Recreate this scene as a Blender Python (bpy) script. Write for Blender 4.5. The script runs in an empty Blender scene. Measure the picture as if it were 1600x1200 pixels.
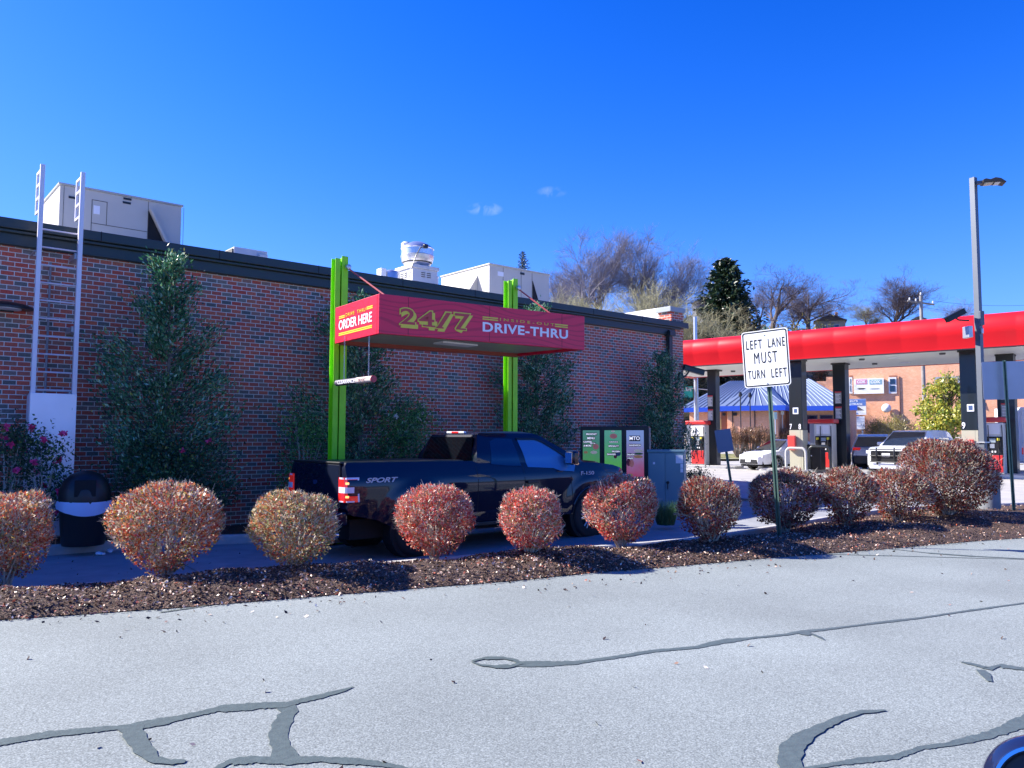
import bpy, bmesh, math, random
import numpy as np
from mathutils import Vector, Matrix
R = math.radians
random.seed(7); rng = np.random.default_rng(7)
sc = bpy.context.scene
# ---------------------------------------------------------------- camera, sky, sun, exposure
F = 1230.0; HC = 1.65; YAW = R(49.7); PITCH = math.atan(84/1230.0); ROLL = .003
_h = (math.cos(YAW), math.sin(YAW))
_r = Vector((math.sin(YAW), -math.cos(YAW), 0))
_f = Vector((_h[0]*math.cos(PITCH), _h[1]*math.cos(PITCH), math.sin(PITCH)))
_u = Vector((-_h[0]*math.sin(PITCH), -_h[1]*math.sin(PITCH), math.cos(PITCH)))
_r2 = _r*math.cos(ROLL) + _u*math.sin(ROLL)
_u2 = _u*math.cos(ROLL) - _r*math.sin(ROLL)
cd = bpy.data.cameras.new('camera'); cam = bpy.data.objects.new('camera', cd); sc.collection.objects.link(cam)
cd.sensor_width = 36; cd.lens = 36*F/1600; cd.clip_start = .05; cd.clip_end = 3000
m3 = Matrix((_r2, _u2, -_f)).transposed()
cam.matrix_world = Matrix.Translation((0, 0, HC)) @ m3.to_4x4()
sc.camera = cam

SUN_DIR = Vector((-.62, .785, 0)).normalized(); SUN_EL = R(36)
world = bpy.data.worlds.new('World'); sc.world = world; world.use_nodes = True
wt = world.node_tree; wt.nodes.clear()
wo = wt.nodes.new('ShaderNodeOutputWorld'); bg = wt.nodes.new('ShaderNodeBackground')
sky = wt.nodes.new('ShaderNodeTexSky'); sky.sky_type = 'NISHITA'; sky.sun_disc = False
sky.sun_elevation = SUN_EL; sky.sun_rotation = math.atan2(SUN_DIR.x, SUN_DIR.y)
sky.air_density = 1.0; sky.dust_density = .3; sky.ozone_density = 3.0; sky.altitude = 200
hs = wt.nodes.new('ShaderNodeHueSaturation'); hs.inputs['Saturation'].default_value = 1.22; hs.inputs['Hue'].default_value = .507
gm = wt.nodes.new('ShaderNodeGamma'); gm.inputs[1].default_value = 1.35
wt.links.new(sky.outputs[0], gm.inputs[0]); wt.links.new(gm.outputs[0], hs.inputs['Color'])
spx = wt.nodes.new('ShaderNodeSeparateColor'); cmx = wt.nodes.new('ShaderNodeCombineColor'); wt.links.new(hs.outputs[0], spx.inputs[0])
bg.inputs['Strength'].default_value = .10
# two faint wisps of cloud high above the trees
tc = wt.nodes.new('ShaderNodeTexCoord')
def wmath(op, a, b=None, v=None):
    n = wt.nodes.new('ShaderNodeMath'); n.operation = op
    for i, q in enumerate((a, b if b is not None else v)):
        if q is None: continue
        if isinstance(q, (int, float)): n.inputs[i].default_value = q
        else: wt.links.new(q, n.inputs[i])
    return n.outputs[0]
for _i, (_k, _c) in enumerate(((.95, .72), (.99, .293), (1.0, .06))):     # softer shoulder towards the horizon
    wt.links.new(wmath('DIVIDE', wmath('MULTIPLY', spx.outputs[_i], _k), wmath('ADD', wmath('MULTIPLY', spx.outputs[_i], _c), 1.0)), cmx.inputs[_i])
for _i, (_k, _p) in enumerate(((2.4, 1.55), (1.42, 1.5))):
    for _l in list(wt.links):
        if _l.to_socket == cmx.inputs[_i]: _s = _l.from_socket; wt.links.remove(_l)
    wt.links.new(wmath('MULTIPLY', wmath('POWER', wmath('MULTIPLY', _s, .243), _p), _k/.243), cmx.inputs[_i])
last = cmx.outputs[0]
def skydir(px, py): return (_f + _r2*((px-800)/F) + _u2*((600-py)/F)).normalized()
nz = wt.nodes.new('ShaderNodeTexNoise'); nz.inputs['Scale'].default_value = 55; nz.inputs['Detail'].default_value = 6
nz.inputs['Distortion'].default_value = .6
wt.links.new(tc.outputs['Generated'], nz.inputs['Vector'])
for (px, py, wx, amp) in ((757, 327, .024, .20), (862, 300, .020, .13)):
    d = skydir(px, py); rt = Vector((d.y, -d.x, 0)).normalized(); up = rt.cross(d).normalized()
    ds = []
    for ax, s in ((rt, wx), (up, wx*.38)):
        v = wt.nodes.new('ShaderNodeVectorMath'); v.operation = 'DOT_PRODUCT'
        wt.links.new(tc.outputs['Generated'], v.inputs[0]); v.inputs[1].default_value = ax/s
        o = v.outputs['Value']; c = ax.dot(d)/s
        o = wmath('SUBTRACT', o, c); ds.append(wmath('MULTIPLY', o, o))
    r2 = wmath('ADD', ds[0], ds[1]); m = wmath('SUBTRACT', 1.0, r2); m = wmath('MAXIMUM', m, 0.0)
    v = wt.nodes.new('ShaderNodeVectorMath'); v.operation = 'DOT_PRODUCT'
    wt.links.new(tc.outputs['Generated'], v.inputs[0]); v.inputs[1].default_value = d
    m = wmath('MULTIPLY', m, wmath('GREATER_THAN', v.outputs['Value'], 0.5))
    k = wmath('MULTIPLY', wmath('MAXIMUM', wmath('SUBTRACT', nz.outputs[0], .42), 0.0), 5.0)
    m = wmath('MULTIPLY', wmath('MULTIPLY', m, k), amp); m = wmath('MINIMUM', m, .6)
    mx = wt.nodes.new('ShaderNodeMix'); mx.data_type = 'RGBA'
    wt.links.new(m, mx.inputs[0]); wt.links.new(last, mx.inputs[6]); mx.inputs[7].default_value = (5.0, 5.4, 6.2, 1)
    last = mx.outputs[2]
wt.links.new(last, bg.inputs[0]); wt.links.new(bg.outputs[0], wo.inputs[0])
sl = bpy.data.lights.new('sun', 'SUN'); sl.energy = 5.0; sl.angle = R(.5); sl.color = (1, .94, .86)
so = bpy.data.objects.new('sun', sl); sc.collection.objects.link(so)
sd = Vector((SUN_DIR.x*math.cos(SUN_EL), SUN_DIR.y*math.cos(SUN_EL), math.sin(SUN_EL)))
so.rotation_euler = sd.to_track_quat('Z', 'Y').to_euler(); so.location = (0, 0, 30)
sc.view_settings.view_transform = 'Standard'; sc.view_settings.look = 'None'
sc.view_settings.exposure = 1.32; sc.view_settings.gamma = 1
sc.cycles.max_bounces = 6; sc.cycles.transparent_max_bounces = 8

# ---------------------------------------------------------------- placing helpers: photograph pixel -> world point
def ray(px, py): return _f + _r2*((px-800)/F) + _u2*((600-py)/F)
def atz(px, py, z):
    d = ray(px, py); t = (z-HC)/d.z; return Vector((d.x*t, d.y*t, z))
def aty(px, py, y):
    d = ray(px, py); t = y/d.y; return Vector((d.x*t, y, HC+d.z*t))
def att(px, py, dist):                      # at a horizontal forward distance
    d = ray(px, py); t = dist/(d.x*_h[0]+d.y*_h[1]); return Vector((d.x*t, d.y*t, HC+d.z*t))
def proj(v):
    w = Vector(v)-Vector((0, 0, HC)); k = w.dot(_f); return Vector((800+F*w.dot(_r2)/k, 600-F*w.dot(_u2)/k))
def cf(X, Z, z=0): return Vector((X*_r.x + Z*_h[0], X*_r.y + Z*_h[1], z))   # right / forward distances -> world
def S(v, a, b):
    t = min(1, max(0, (v-a)/(b-a))); return t*t*(3-2*t)
def g(x, y):                                # height of the ground
    d = .647*x + .763*y; X = .763*x - .647*y
    z = -.2*S(y+.27*x, 9.1, 10.9)*(1-S(x, 9, 18)) + .17*S(d, 22, 34) + 2.0*S(d, 44, 80)
    if d > 85:
        u = X/d
        z += S(d, 88, 122)*(16.3+1.2*math.sin(u*9)+.5*math.sin(u*31)) + S(d, 130, 400)*6
    return z

# ---------------------------------------------------------------- object helpers
COL = sc.collection
def tag(o, label=None, cat=None, group=None, kind=None):
    if label: o['label'] = label
    if cat: o['category'] = cat
    if group: o['group'] = group
    if kind: o['kind'] = kind
    return o
def thing(name, loc, label, cat, group=None, rz=0.0):
    o = bpy.data.objects.new(name, None); COL.objects.link(o); o.empty_display_size = .2
    o.location = loc; o.rotation_euler = (0, 0, rz)
    return tag(o, label, cat, group)
class MB:
    def __init__(s): s.v = []; s.f = []; s.m = []
    def add(s, vs, fs, mi=0):
        b = len(s.v); s.v.extend([tuple(q) for q in vs]); s.f.extend([tuple(i+b for i in q) for q in fs]); s.m.extend([mi]*len(fs)); return s
    def quad(s, a, b, c, d, mi=0): return s.add([a, b, c, d], [(0, 1, 2, 3)], mi)
    def box(s, lo, hi, mi=0, M=None):
        x0, y0, z0 = lo; x1, y1, z1 = hi
        vs = [Vector(q) for q in ((x0,y0,z0),(x1,y0,z0),(x1,y1,z0),(x0,y1,z0),(x0,y0,z1),(x1,y0,z1),(x1,y1,z1),(x0,y1,z1))]
        if M: vs = [M @ q for q in vs]
        return s.add(vs, [(0,3,2,1),(4,5,6,7),(0,1,5,4),(1,2,6,5),(2,3,7,6),(3,0,4,7)], mi)
    def cbox(s, c, d, mi=0, M=None):
        return s.box([c[i]-d[i]/2 for i in range(3)], [c[i]+d[i]/2 for i in range(3)], mi, M)
    def tube(s, pts, rad, n=8, mi=0, cap=True, squash=None):
        pts = [Vector(p) for p in pts]
        if not hasattr(rad, '__len__'): rad = [rad]*len(pts)
        vs = []; prev = None
        for i, p in enumerate(pts):
            t = (pts[min(i+1, len(pts)-1)] - pts[max(i-1, 0)])
            if t.length < 1e-9: t = Vector((0, 0, 1))
            t.normalize()
            if prev is None:
                a = Vector((0, 0, 1)) if abs(t.z) < .9 else Vector((1, 0, 0))
                e1 = t.cross(a).normalized()
            else:
                e1 = (prev - t*prev.dot(t))
                if e1.length < 1e-6: e1 = t.orthogonal()
                e1.normalize()
            prev = e1; e2 = t.cross(e1)
            for k in range(n):
                a = 2*math.pi*k/n
                vs.append(p + (e1*math.cos(a) + e2*math.sin(a))*rad[i])
        fs = []
        for i in range(len(pts)-1):
            for k in range(n):
                fs.append((i*n+k, i*n+(k+1) % n, (i+1)*n+(k+1) % n, (i+1)*n+k))
        if cap: fs += [tuple(reversed(range(n))), tuple(range((len(pts)-1)*n, len(pts)*n))]
        return s.add(vs, fs, mi)
    def lathe(s, prof, c=(0, 0, 0), n=24, mi=0, sx=1, sy=1, M=None, cap=True):
        vs = []; L = len(prof)
        for r, z in prof:
            for k in range(n):
                a = 2*math.pi*k/n; vs.append(Vector((c[0]+r*math.cos(a)*sx, c[1]+r*math.sin(a)*sy, c[2]+z)))
        if M: vs = [M @ q for q in vs]
        fs = [(i*n+k, i*n+(k+1) % n, (i+1)*n+(k+1) % n, (i+1)*n+k) for i in range(L-1) for k in range(n)]
        if cap: fs += [tuple(reversed(range(n))), tuple(range((L-1)*n, L*n))]
        return s.add(vs, fs, mi)
    def prism(s, poly, o, ex, ey, ez, mi=0):   # 2D polygon in the plane (ex, ey) at o, thickened along ez
        o = Vector(o); ex = Vector(ex); ey = Vector(ey); ez = Vector(ez); n = len(poly)
        vs = [o + ex*a + ey*b for a, b in poly] + [o + ex*a + ey*b + ez for a, b in poly]
        fs = [tuple(range(n)), tuple(reversed(range(n, 2*n)))] + [(i, i+n, (i+1) % n+n, (i+1) % n) for i in range(n)]
        return s.add(vs, fs, mi)
    def strip(s, pts, w, z, mi=0):
        pass
def mesh(name, mb, mats, smooth=False):
    me = bpy.data.meshes.new(name); me.from_pydata(mb.v, [], mb.f)
    if not isinstance(mats, (list, tuple)): mats = [mats]
    for m in mats: me.materials.append(m)
    if len(mats) > 1:
        me.polygons.foreach_set('material_index', mb.m)
    bm = bmesh.new(); bm.from_mesh(me); bmesh.ops.recalc_face_normals(bm, faces=bm.faces); bm.to_mesh(me); bm.free()
    if smooth:
        me.polygons.foreach_set('use_smooth', [True]*len(me.polygons))
        try: me.set_sharp_from_angle(angle=R(38))
        except Exception: pass
    me.update(); return me
def part(name, mb, mats, parent=None, smooth=False, world=False, bevel=0, label=None, nofix=False):
    if world and parent is not None:
        L = parent.location; mb.v = [(a-L[0], b-L[1], c-L[2]) for a, b, c in mb.v]
    me = mesh(name, mb, mats, smooth)
    o = bpy.data.objects.new(name, me); COL.objects.link(o)
    if parent is not None: o.parent = parent
    if bevel:
        b = o.modifiers.new('bevel', 'BEVEL'); b.width = bevel; b.segments = 2; b.limit_method = 'ANGLE'; b.angle_limit = R(35)
    if label: o['label'] = label
    return o
def qmesh(name, V, nper, mats, parent=None, smooth=False):
    """V: (N*nper,3) numpy; faces of nper verts each"""
    N = len(V)//nper; me = bpy.data.meshes.new(name)
    me.vertices.add(len(V)); me.vertices.foreach_set('co', V.astype(np.float32).ravel())
    me.loops.add(len(V)); me.loops.foreach_set('vertex_index', np.arange(len(V), dtype=np.int32))
    me.polygons.add(N); me.polygons.foreach_set('loop_start', np.arange(0, len(V), nper, dtype=np.int32))
    me.update(calc_edges=True); me.validate()
    if not isinstance(mats, (list, tuple)): mats = [mats]
    for m in mats: me.materials.append(m)
    o = bpy.data.objects.new(name, me); COL.objects.link(o)
    if parent is not None: o.parent = parent
    return o
def leaves(P, size, asp=.55, up=0.0, jitter=.35, dirs=None, normals=None, fold=True):
    """one pointed leaf (quad rhombus) at each point"""
    N = len(P); d = rng.normal(size=(N, 3)) if dirs is None else dirs + rng.normal(size=(N, 3))*.5
    d[:, 2] += up; d /= np.linalg.norm(d, axis=1)[:, None]
    q = rng.normal(size=(N, 3))
    if normals is not None: q = np.cross(d, normals + rng.normal(size=(N, 3))*.6)
    w = q - (q*d).sum(1)[:, None]*d; w /= np.linalg.norm(w, axis=1)[:, None]+1e-9
    s = size*(1+jitter*rng.uniform(-1, 1, N))[:, None]
    a = P - d*s*.5; b = P + w*s*asp*.5 - d*s*.05; c = P + d*s*.5; e = P - w*s*asp*.5 - d*s*.05
    return np.stack([a, b, c, e], 1).reshape(-1, 3)
def copy_tree(o, parent=None):
    c = o.copy(); COL.objects.link(c); c.parent = parent
    for ch in [q for q in list(COL.objects) if q.parent == o]: copy_tree(ch, c)
    return c

# ---------------------------------------------------------------- materials
def mat(name, col, rough=.6, metal=0, coat=0, spec=.5, emit=None, estr=1, var=0, vscale=8, bump=0, bscale=60, bdist=.01, trans=0):
    m = bpy.data.materials.new(name); m.use_nodes = True; nt = m.node_tree; b = nt.nodes['Principled BSDF']
    b.inputs['Base Color'].default_value = (*col, 1); b.inputs['Roughness'].default_value = rough
    b.inputs['Metallic'].default_value = metal; b.inputs['Coat Weight'].default_value = coat
    b.inputs['Coat Roughness'].default_value = .03
    b.inputs['Specular IOR Level'].default_value = spec
    if emit: b.inputs['Emission Color'].default_value = (*emit, 1); b.inputs['Emission Strength'].default_value = estr
    t = nt.nodes.new('ShaderNodeTexCoord')
    if var:
        n = nt.nodes.new('ShaderNodeTexNoise'); n.inputs['Scale'].default_value = vscale; n.inputs['Detail'].default_value = 5
        nt.links.new(t.outputs['Object'], n.inputs['Vector'])
        r = nt.nodes.new('ShaderNodeValToRGB'); r.color_ramp.elements[0].position = .3; r.color_ramp.elements[1].position = .72
        r.color_ramp.elements[0].color = (*[c*(1-var) for c in col], 1); r.color_ramp.elements[1].color = (*[min(1, c*(1+var)) for c in col], 1)
        nt.links.new(n.outputs[0], r.inputs[0]); nt.links.new(r.outputs[0], b.inputs['Base Color'])
    if bump:
        n = nt.nodes.new('ShaderNodeTexNoise'); n.inputs['Scale'].default_value = bscale; n.inputs['Detail'].default_value = 4
        nt.links.new(t.outputs['Object'], n.inputs['Vector'])
        u = nt.nodes.new('ShaderNodeBump'); u.inputs['Strength'].default_value = bump; u.inputs['Distance'].default_value = bdist
        nt.links.new(n.outputs[0], u.inputs['Height']); nt.links.new(u.outputs[0], b.inputs['Normal'])
    return m
def leafmat(name, cols, rough=.42, trans=.32):
    m = bpy.data.materials.new(name); m.use_nodes = True; nt = m.node_tree; b = nt.nodes['Principled BSDF']
    ge = nt.nodes.new('ShaderNodeNewGeometry'); r = nt.nodes.new('ShaderNodeValToRGB'); r.color_ramp.interpolation = 'CONSTANT'
    els = r.color_ramp.elements; n = len(cols); tot = sum(w for w, c in cols); acc = 0
    for i, (w, c) in enumerate(cols):
        if i < 2: e = els[i]; e.position = acc/tot
        else: e = els.new(acc/tot)
        e.color = (*c, 1); acc += w
    tx = nt.nodes.new('ShaderNodeTexCoord'); nn = nt.nodes.new('ShaderNodeTexNoise'); nn.inputs['Scale'].default_value = 3.2; nn.inputs['Detail'].default_value = 2
    nt.links.new(tx.outputs['Object'], nn.inputs['Vector'])
    ma = nt.nodes.new('ShaderNodeMath'); ma.operation = 'MULTIPLY_ADD'; ma.inputs[1].default_value = 1.3; ma.inputs[2].default_value = -.65; nt.links.new(nn.outputs[0], ma.inputs[0])
    mb2 = nt.nodes.new('ShaderNodeMath'); mb2.operation = 'ADD'; nt.links.new(ma.outputs[0], mb2.inputs[0]); nt.links.new(ge.outputs['Random Per Island'], mb2.inputs[1])
    mp2 = nt.nodes.new('ShaderNodeMath'); mp2.operation = 'PINGPONG'; mp2.inputs[1].default_value = 1.0; nt.links.new(mb2.outputs[0], mp2.inputs[0])
    nt.links.new(mp2.outputs[0], r.inputs[0]); nt.links.new(r.outputs[0], b.inputs['Base Color'])
    b.inputs['Roughness'].default_value = rough
    tr = nt.nodes.new('ShaderNodeBsdfTranslucent'); nt.links.new(r.outputs[0], tr.inputs[0])
    mx = nt.nodes.new('ShaderNodeMixShader'); mx.inputs[0].default_value = trans
    nt.links.new(b.outputs[0], mx.inputs[1]); nt.links.new(tr.outputs[0], mx.inputs[2])
    nt.links.new(mx.outputs[0], nt.nodes['Material Output'].inputs[0]); return m
def ramp_mat(name, node, stops, scale, rough=.9, bump=.3, bdist=.01, detail=6, extra=None, coord='Object'):
    m = bpy.data.materials.new(name); m.use_nodes = True; nt = m.node_tree; b = nt.nodes['Principled BSDF']
    t = nt.nodes.new('ShaderNodeTexCoord'); n = nt.nodes.new(node); n.inputs['Scale'].default_value = scale
    if 'Detail' in n.inputs: n.inputs['Detail'].default_value = detail
    nt.links.new(t.outputs[coord], n.inputs['Vector'])
    r = nt.nodes.new('ShaderNodeValToRGB'); els = r.color_ramp.elements
    for i, (p, c) in enumerate(stops):
        e = els[i] if i < 2 else els.new(p)
        e.position = p; e.color = (*c, 1)
    nt.links.new(n.outputs[0], r.inputs[0]); src = r.outputs[0]
    if extra:
        sc2, lo, hi = extra
        n2 = nt.nodes.new('ShaderNodeTexNoise'); n2.inputs['Scale'].default_value = sc2; n2.inputs['Detail'].default_value = 4
        nt.links.new(t.outputs[coord], n2.inputs['Vector'])
        mr = nt.nodes.new('ShaderNodeMapRange'); mr.inputs[1].default_value = .3; mr.inputs[2].default_value = .7; mr.inputs[3].default_value = lo; mr.inputs[4].default_value = hi
        nt.links.new(n2.outputs[0], mr.inputs[0])
        mu = nt.nodes.new('ShaderNodeMix'); mu.data_type = 'RGBA'; mu.blend_type = 'MULTIPLY'; mu.inputs[0].default_value = 1
        nt.links.new(src, mu.inputs[6]); nt.links.new(mr.outputs[0], mu.inputs[7]); src = mu.outputs[2]
    nt.links.new(src, b.inputs['Base Color']); b.inputs['Roughness'].default_value = rough
    if bump:
        u = nt.nodes.new('ShaderNodeBump'); u.inputs['Strength'].default_value = bump; u.inputs['Distance'].default_value = bdist
        nt.links.new(n.outputs[0], u.inputs['Height']); nt.links.new(u.outputs[0], b.inputs['Normal'])
    return m
def brickmat(name, stops, bw=.203, rh=.0813, mortar=(.70, .67, .60), ms=.0068, axis='XZ', bump=.5):
    m = bpy.data.materials.new(name); m.use_nodes = True; nt = m.node_tree; b = nt.nodes['Principled BSDF']
    t = nt.nodes.new('ShaderNodeTexCoord'); sp = nt.nodes.new('ShaderNodeSeparateXYZ'); cb = nt.nodes.new('ShaderNodeCombineXYZ')
    nt.links.new(t.outputs['Object'], sp.inputs[0])
    if axis == 'XZ':
        ad = nt.nodes.new('ShaderNodeMath'); ad.operation = 'ADD'
        nt.links.new(sp.outputs[0], ad.inputs[0]); nt.links.new(sp.outputs[1], ad.inputs[1]); nt.links.new(ad.outputs[0], cb.inputs[0])
    nt.links.new(sp.outputs[2], cb.inputs[1])
    def bt():
        k = nt.nodes.new('ShaderNodeTexBrick'); k.inputs['Scale'].default_value = 1; k.inputs['Brick Width'].default_value = bw
        k.inputs['Row Height'].default_value = rh; k.inputs['Mortar Size'].default_value = ms; k.inputs['Mortar Smooth'].default_value = .15
        nt.links.new(cb.outputs[0], k.inputs['Vector']); return k
    k = bt(); k.inputs['Color1'].default_value = (0, 0, 0, 1); k.inputs['Color2'].default_value = (1, 1, 1, 1); k.inputs['Mortar'].default_value = (.5, .5, .5, 1)
    # large-scale drift so that dark bricks gather in clusters, plus a per-brick random grey
    r = nt.nodes.new('ShaderNodeValToRGB'); r.color_ramp.interpolation = 'LINEAR'; els = r.color_ramp.elements
    for i, (p, c) in enumerate(stops):
        e = els[i] if i < 2 else els.new(p)
        e.position = p; e.color = (*c, 1)
    nt.links.new(k.outputs['Color'], r.inputs[0])
    n = nt.nodes.new('ShaderNodeTexNoise'); n.inputs['Scale'].default_value = 38; n.inputs['Detail'].default_value = 5
    nt.links.new(t.outputs['Object'], n.inputs['Vector'])
    n3 = nt.nodes.new('ShaderNodeTexNoise'); n3.inputs['Scale'].default_value = .55; n3.inputs['Detail'].default_value = 4
    nt.links.new(t.outputs['Object'], n3.inputs['Vector'])
    def mul(src, fac, lo, hi):
        mr = nt.nodes.new('ShaderNodeMapRange'); mr.inputs[1].default_value = .3; mr.inputs[2].default_value = .7; mr.inputs[3].default_value = lo; mr.inputs[4].default_value = hi
        nt.links.new(fac, mr.inputs[0]); mu = nt.nodes.new('ShaderNodeMix'); mu.data_type = 'RGBA'; mu.blend_type = 'MULTIPLY'; mu.inputs[0].default_value = 1
        nt.links.new(src, mu.inputs[6]); nt.links.new(mr.outputs[0], mu.inputs[7]); return mu.outputs[2]
    c = mul(r.outputs[0], n.outputs[0], .78, 1.22)
    mx = nt.nodes.new('ShaderNodeMix'); mx.data_type = 'RGBA'
    nt.links.new(k.outputs['Fac'], mx.inputs[0]); nt.links.new(c, mx.inputs[6]); mx.inputs[7].default_value = (*mortar, 1)
    c = mul(mx.outputs[2], n3.outputs[0], .82, 1.12)
    nt.links.new(c, b.inputs['Base Color']); b.inputs['Roughness'].default_value = .85
    u = nt.nodes.new('ShaderNodeBump'); u.inputs['Strength'].default_value = bump; u.inputs['Distance'].default_value = .006; u.invert = True
    nt.links.new(k.outputs['Fac'], u.inputs['Height']); nt.links.new(u.outputs[0], b.inputs['Normal'])
    return m

def lettering(txt, parent, org, ex, ey, w, h, mt, depth=.004, bold=0.0, name='lettering', shear=0, align='LEFT', space=1.0):
    """flat letters fitted into the w x h box whose lower left corner is org; ex, ey unit vectors, in the parent's frame"""
    cu = bpy.data.curves.new(name, 'FONT'); cu.body = txt; cu.size = 1; cu.extrude = .02; cu.offset = bold; cu.shear = shear; cu.space_character = space
    cu.resolution_u = 4; cu.align_x = align
    tmp = bpy.data.objects.new('tmp', cu); COL.objects.link(tmp)
    dg = bpy.context.evaluated_depsgraph_get(); dg.update()
    me = bpy.data.meshes.new_from_object(tmp.evaluated_get(dg)); bpy.data.objects.remove(tmp); bpy.data.curves.remove(cu)
    n = len(me.vertices); co = np.empty(n*3, np.float32); me.vertices.foreach_get('co', co); co = co.reshape(-1, 3)
    lo = co.min(0); hi = co.max(0); sp = np.maximum(hi-lo, 1e-6)
    ex = Vector(ex).normalized(); ey = Vector(ey).normalized(); ez = ex.cross(ey); org = Vector(org)
    a = (co[:, 0]-lo[0])/sp[0]*w; b_ = (co[:, 1]-lo[1])/sp[1]*h; c = (co[:, 2]-lo[2])/sp[2]*depth
    out = np.array(org)[None]+a[:, None]*np.array(ex)+b_[:, None]*np.array(ey)+c[:, None]*np.array(ez)
    me.vertices.foreach_set('co', out.astype(np.float32).ravel()); me.materials.clear(); me.materials.append(mt); me.update(); me.name = name
    o = bpy.data.objects.new(name, me); COL.objects.link(o)
    if parent is not None: o.parent = parent
    return o

M = {}
M['asphalt'] = ramp_mat('asphalt', 'ShaderNodeTexNoise', [(.30, (.11, .128, .124)), (.54, (.238, .270, .260)), (.76, (.40, .445, .43))], 110, rough=.92, bump=.5, bdist=.006, detail=4, extra=(.4, .80, 1.1))
M['seal'] = mat('crack_sealant', (.085, .112, .104), .5, var=.18, vscale=25, bump=.25, bscale=90)
M['lane'] = mat('lane_concrete', (.26, .27, .28), .85, var=.14, vscale=3, bump=.25, bscale=120)
M['lot'] = mat('lot_concrete', (.38, .37, .35), .85, var=.12, vscale=1.2, bump=.2, bscale=40)
M['kerb'] = mat('kerb_concrete', (.42, .41, .39), .85, var=.15, vscale=5, bump=.3, bscale=60)
M['mulch'] = ramp_mat('mulch', 'ShaderNodeTexNoise', [(.36, (.012, .007, .005)), (.55, (.10, .058, .04)), (.74, (.34, .22, .16))], 60, rough=.95, bump=1, bdist=.03, detail=8)
M['grassm'] = ramp_mat('winter_grass', 'ShaderNodeTexNoise', [(.35, (.08, .10, .03)), (.6, (.22, .21, .08)), (.75, (.34, .29, .14))], 2.5, bump=.6, bdist=.05)
M['hill'] = ramp_mat('hillside', 'ShaderNodeTexNoise', [(.35, (.05, .05, .03)), (.55, (.13, .11, .06)), (.7, (.20, .16, .09))], .25, bump=.6, bdist=.5)
M['brick'] = brickmat('store_brick', [(0, (.52, .078, .05)), (.2, (.60, .14, .08)), (.38, (.48, .10, .065)), (.55, (.38, .14, .10)), (.68, (.24, .18, .15)), (.85, (.12, .12, .11)), (1, (.66, .15, .07))])
M['fascia'] = mat('dark_green_metal', (.022, .034, .032), .42, spec=.5)
M['white'] = mat('white_membrane', (.75, .75, .74), .6)
M['galv'] = mat('galvanised_steel', (.55, .56, .58), .38, metal=.75, var=.08, vscale=6)
M['rail'] = mat('painted_rail', (.74, .70, .74), .45, metal=.15)
M['rtu'] = mat('beige_enamel', (.50, .47, .41), .55, var=.05, vscale=1.5)
M['rtu2'] = mat('grey_enamel', (.55, .55, .55), .5, var=.06, vscale=2)
M['alu'] = mat('spun_aluminium', (.70, .70, .72), .33, metal=.85, var=.10, vscale=5)
M['black'] = mat('black_plastic', (.012, .012, .013), .4)
M['dark'] = mat('dark_void', (.006, .006, .007), .8)
M['lime'] = mat('lime_green_paint', (.27, .74, .012), .4, spec=.4, var=.12, vscale=3)
M['crimson'] = None
M['yellow'] = mat('yellow_vinyl', (.72, .62, .05), .4)
M['redletter'] = mat('brick_red_vinyl', (.50, .045, .035), .4)
M['wht'] = mat('white_vinyl', (.82, .82, .84), .4)
M['soffit'] = mat('soffit_panel', (.36, .38, .33), .5)
M['redrod'] = mat('red_rod', (.50, .09, .09), .4)
M['steel'] = mat('brushed_steel', (.45, .46, .48), .35, metal=.9)
M['chrome'] = mat('chrome', (.8, .8, .82), .06, metal=1)
M['rubber'] = mat('rubber', (.015, .015, .016), .75, bump=.2)
M['glass'] = mat('dark_glass', (.008, .010, .012), .03, spec=.8, coat=.6)
M['bark'] = mat('bark', (.16, .13, .11), .9, var=.3, vscale=6, bump=.5, bscale=30)
M['twig'] = mat('grey_twig', (.30, .25, .21), .85, var=.2, vscale=5)
M['bushtwig'] = mat('bush_twig', (.46, .42, .35), .8, var=.3, vscale=20)
M['paper'] = mat('white_paper', (.75, .76, .80), .7)
def wave_red():
    m = bpy.data.materials.new('crimson_wave_vinyl'); m.use_nodes = True; nt = m.node_tree; b = nt.nodes['Principled BSDF']
    t = nt.nodes.new('ShaderNodeTexCoord'); mp = nt.nodes.new('ShaderNodeMapping'); mp.inputs['Scale'].default_value = (.22, 1, 1)
    w = nt.nodes.new('ShaderNodeTexNoise'); w.inputs['Scale'].default_value = 2.6; w.inputs['Detail'].default_value = 0
    nt.links.new(t.outputs['Object'], mp.inputs[0]); nt.links.new(mp.outputs[0], w.inputs['Vector'])
    sp = nt.nodes.new('ShaderNodeSeparateXYZ'); nt.links.new(t.outputs['Object'], sp.inputs[0])
    a = nt.nodes.new('ShaderNodeMath'); a.operation = 'MULTIPLY_ADD'; a.inputs[1].default_value = .45
    nt.links.new(w.outputs[0], a.inputs[0]); nt.links.new(sp.outputs[2], a.inputs[2])
    s = nt.nodes.new('ShaderNodeMath'); s.operation = 'MULTIPLY'; s.inputs[1].default_value = 75; nt.links.new(a.outputs[0], s.inputs[0])
    c = nt.nodes.new('ShaderNodeMath'); c.operation = 'SINE'; nt.links.new(s.outputs[0], c.inputs[0])
    r = nt.nodes.new('ShaderNodeValToRGB'); r.color_ramp.elements[0].position = .45; r.color_ramp.elements[1].position = .9
    r.color_ramp.elements[0].color = (.72, .012, .055, 1); r.color_ramp.elements[1].color = (.54, .008, .040, 1)
    nt.links.new(c.outputs[0], r.inputs[0]); nt.links.new(r.outputs[0], b.inputs['Base Color']); b.inputs['Roughness'].default_value = .38
    return m
M['crimson'] = wave_red()
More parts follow.
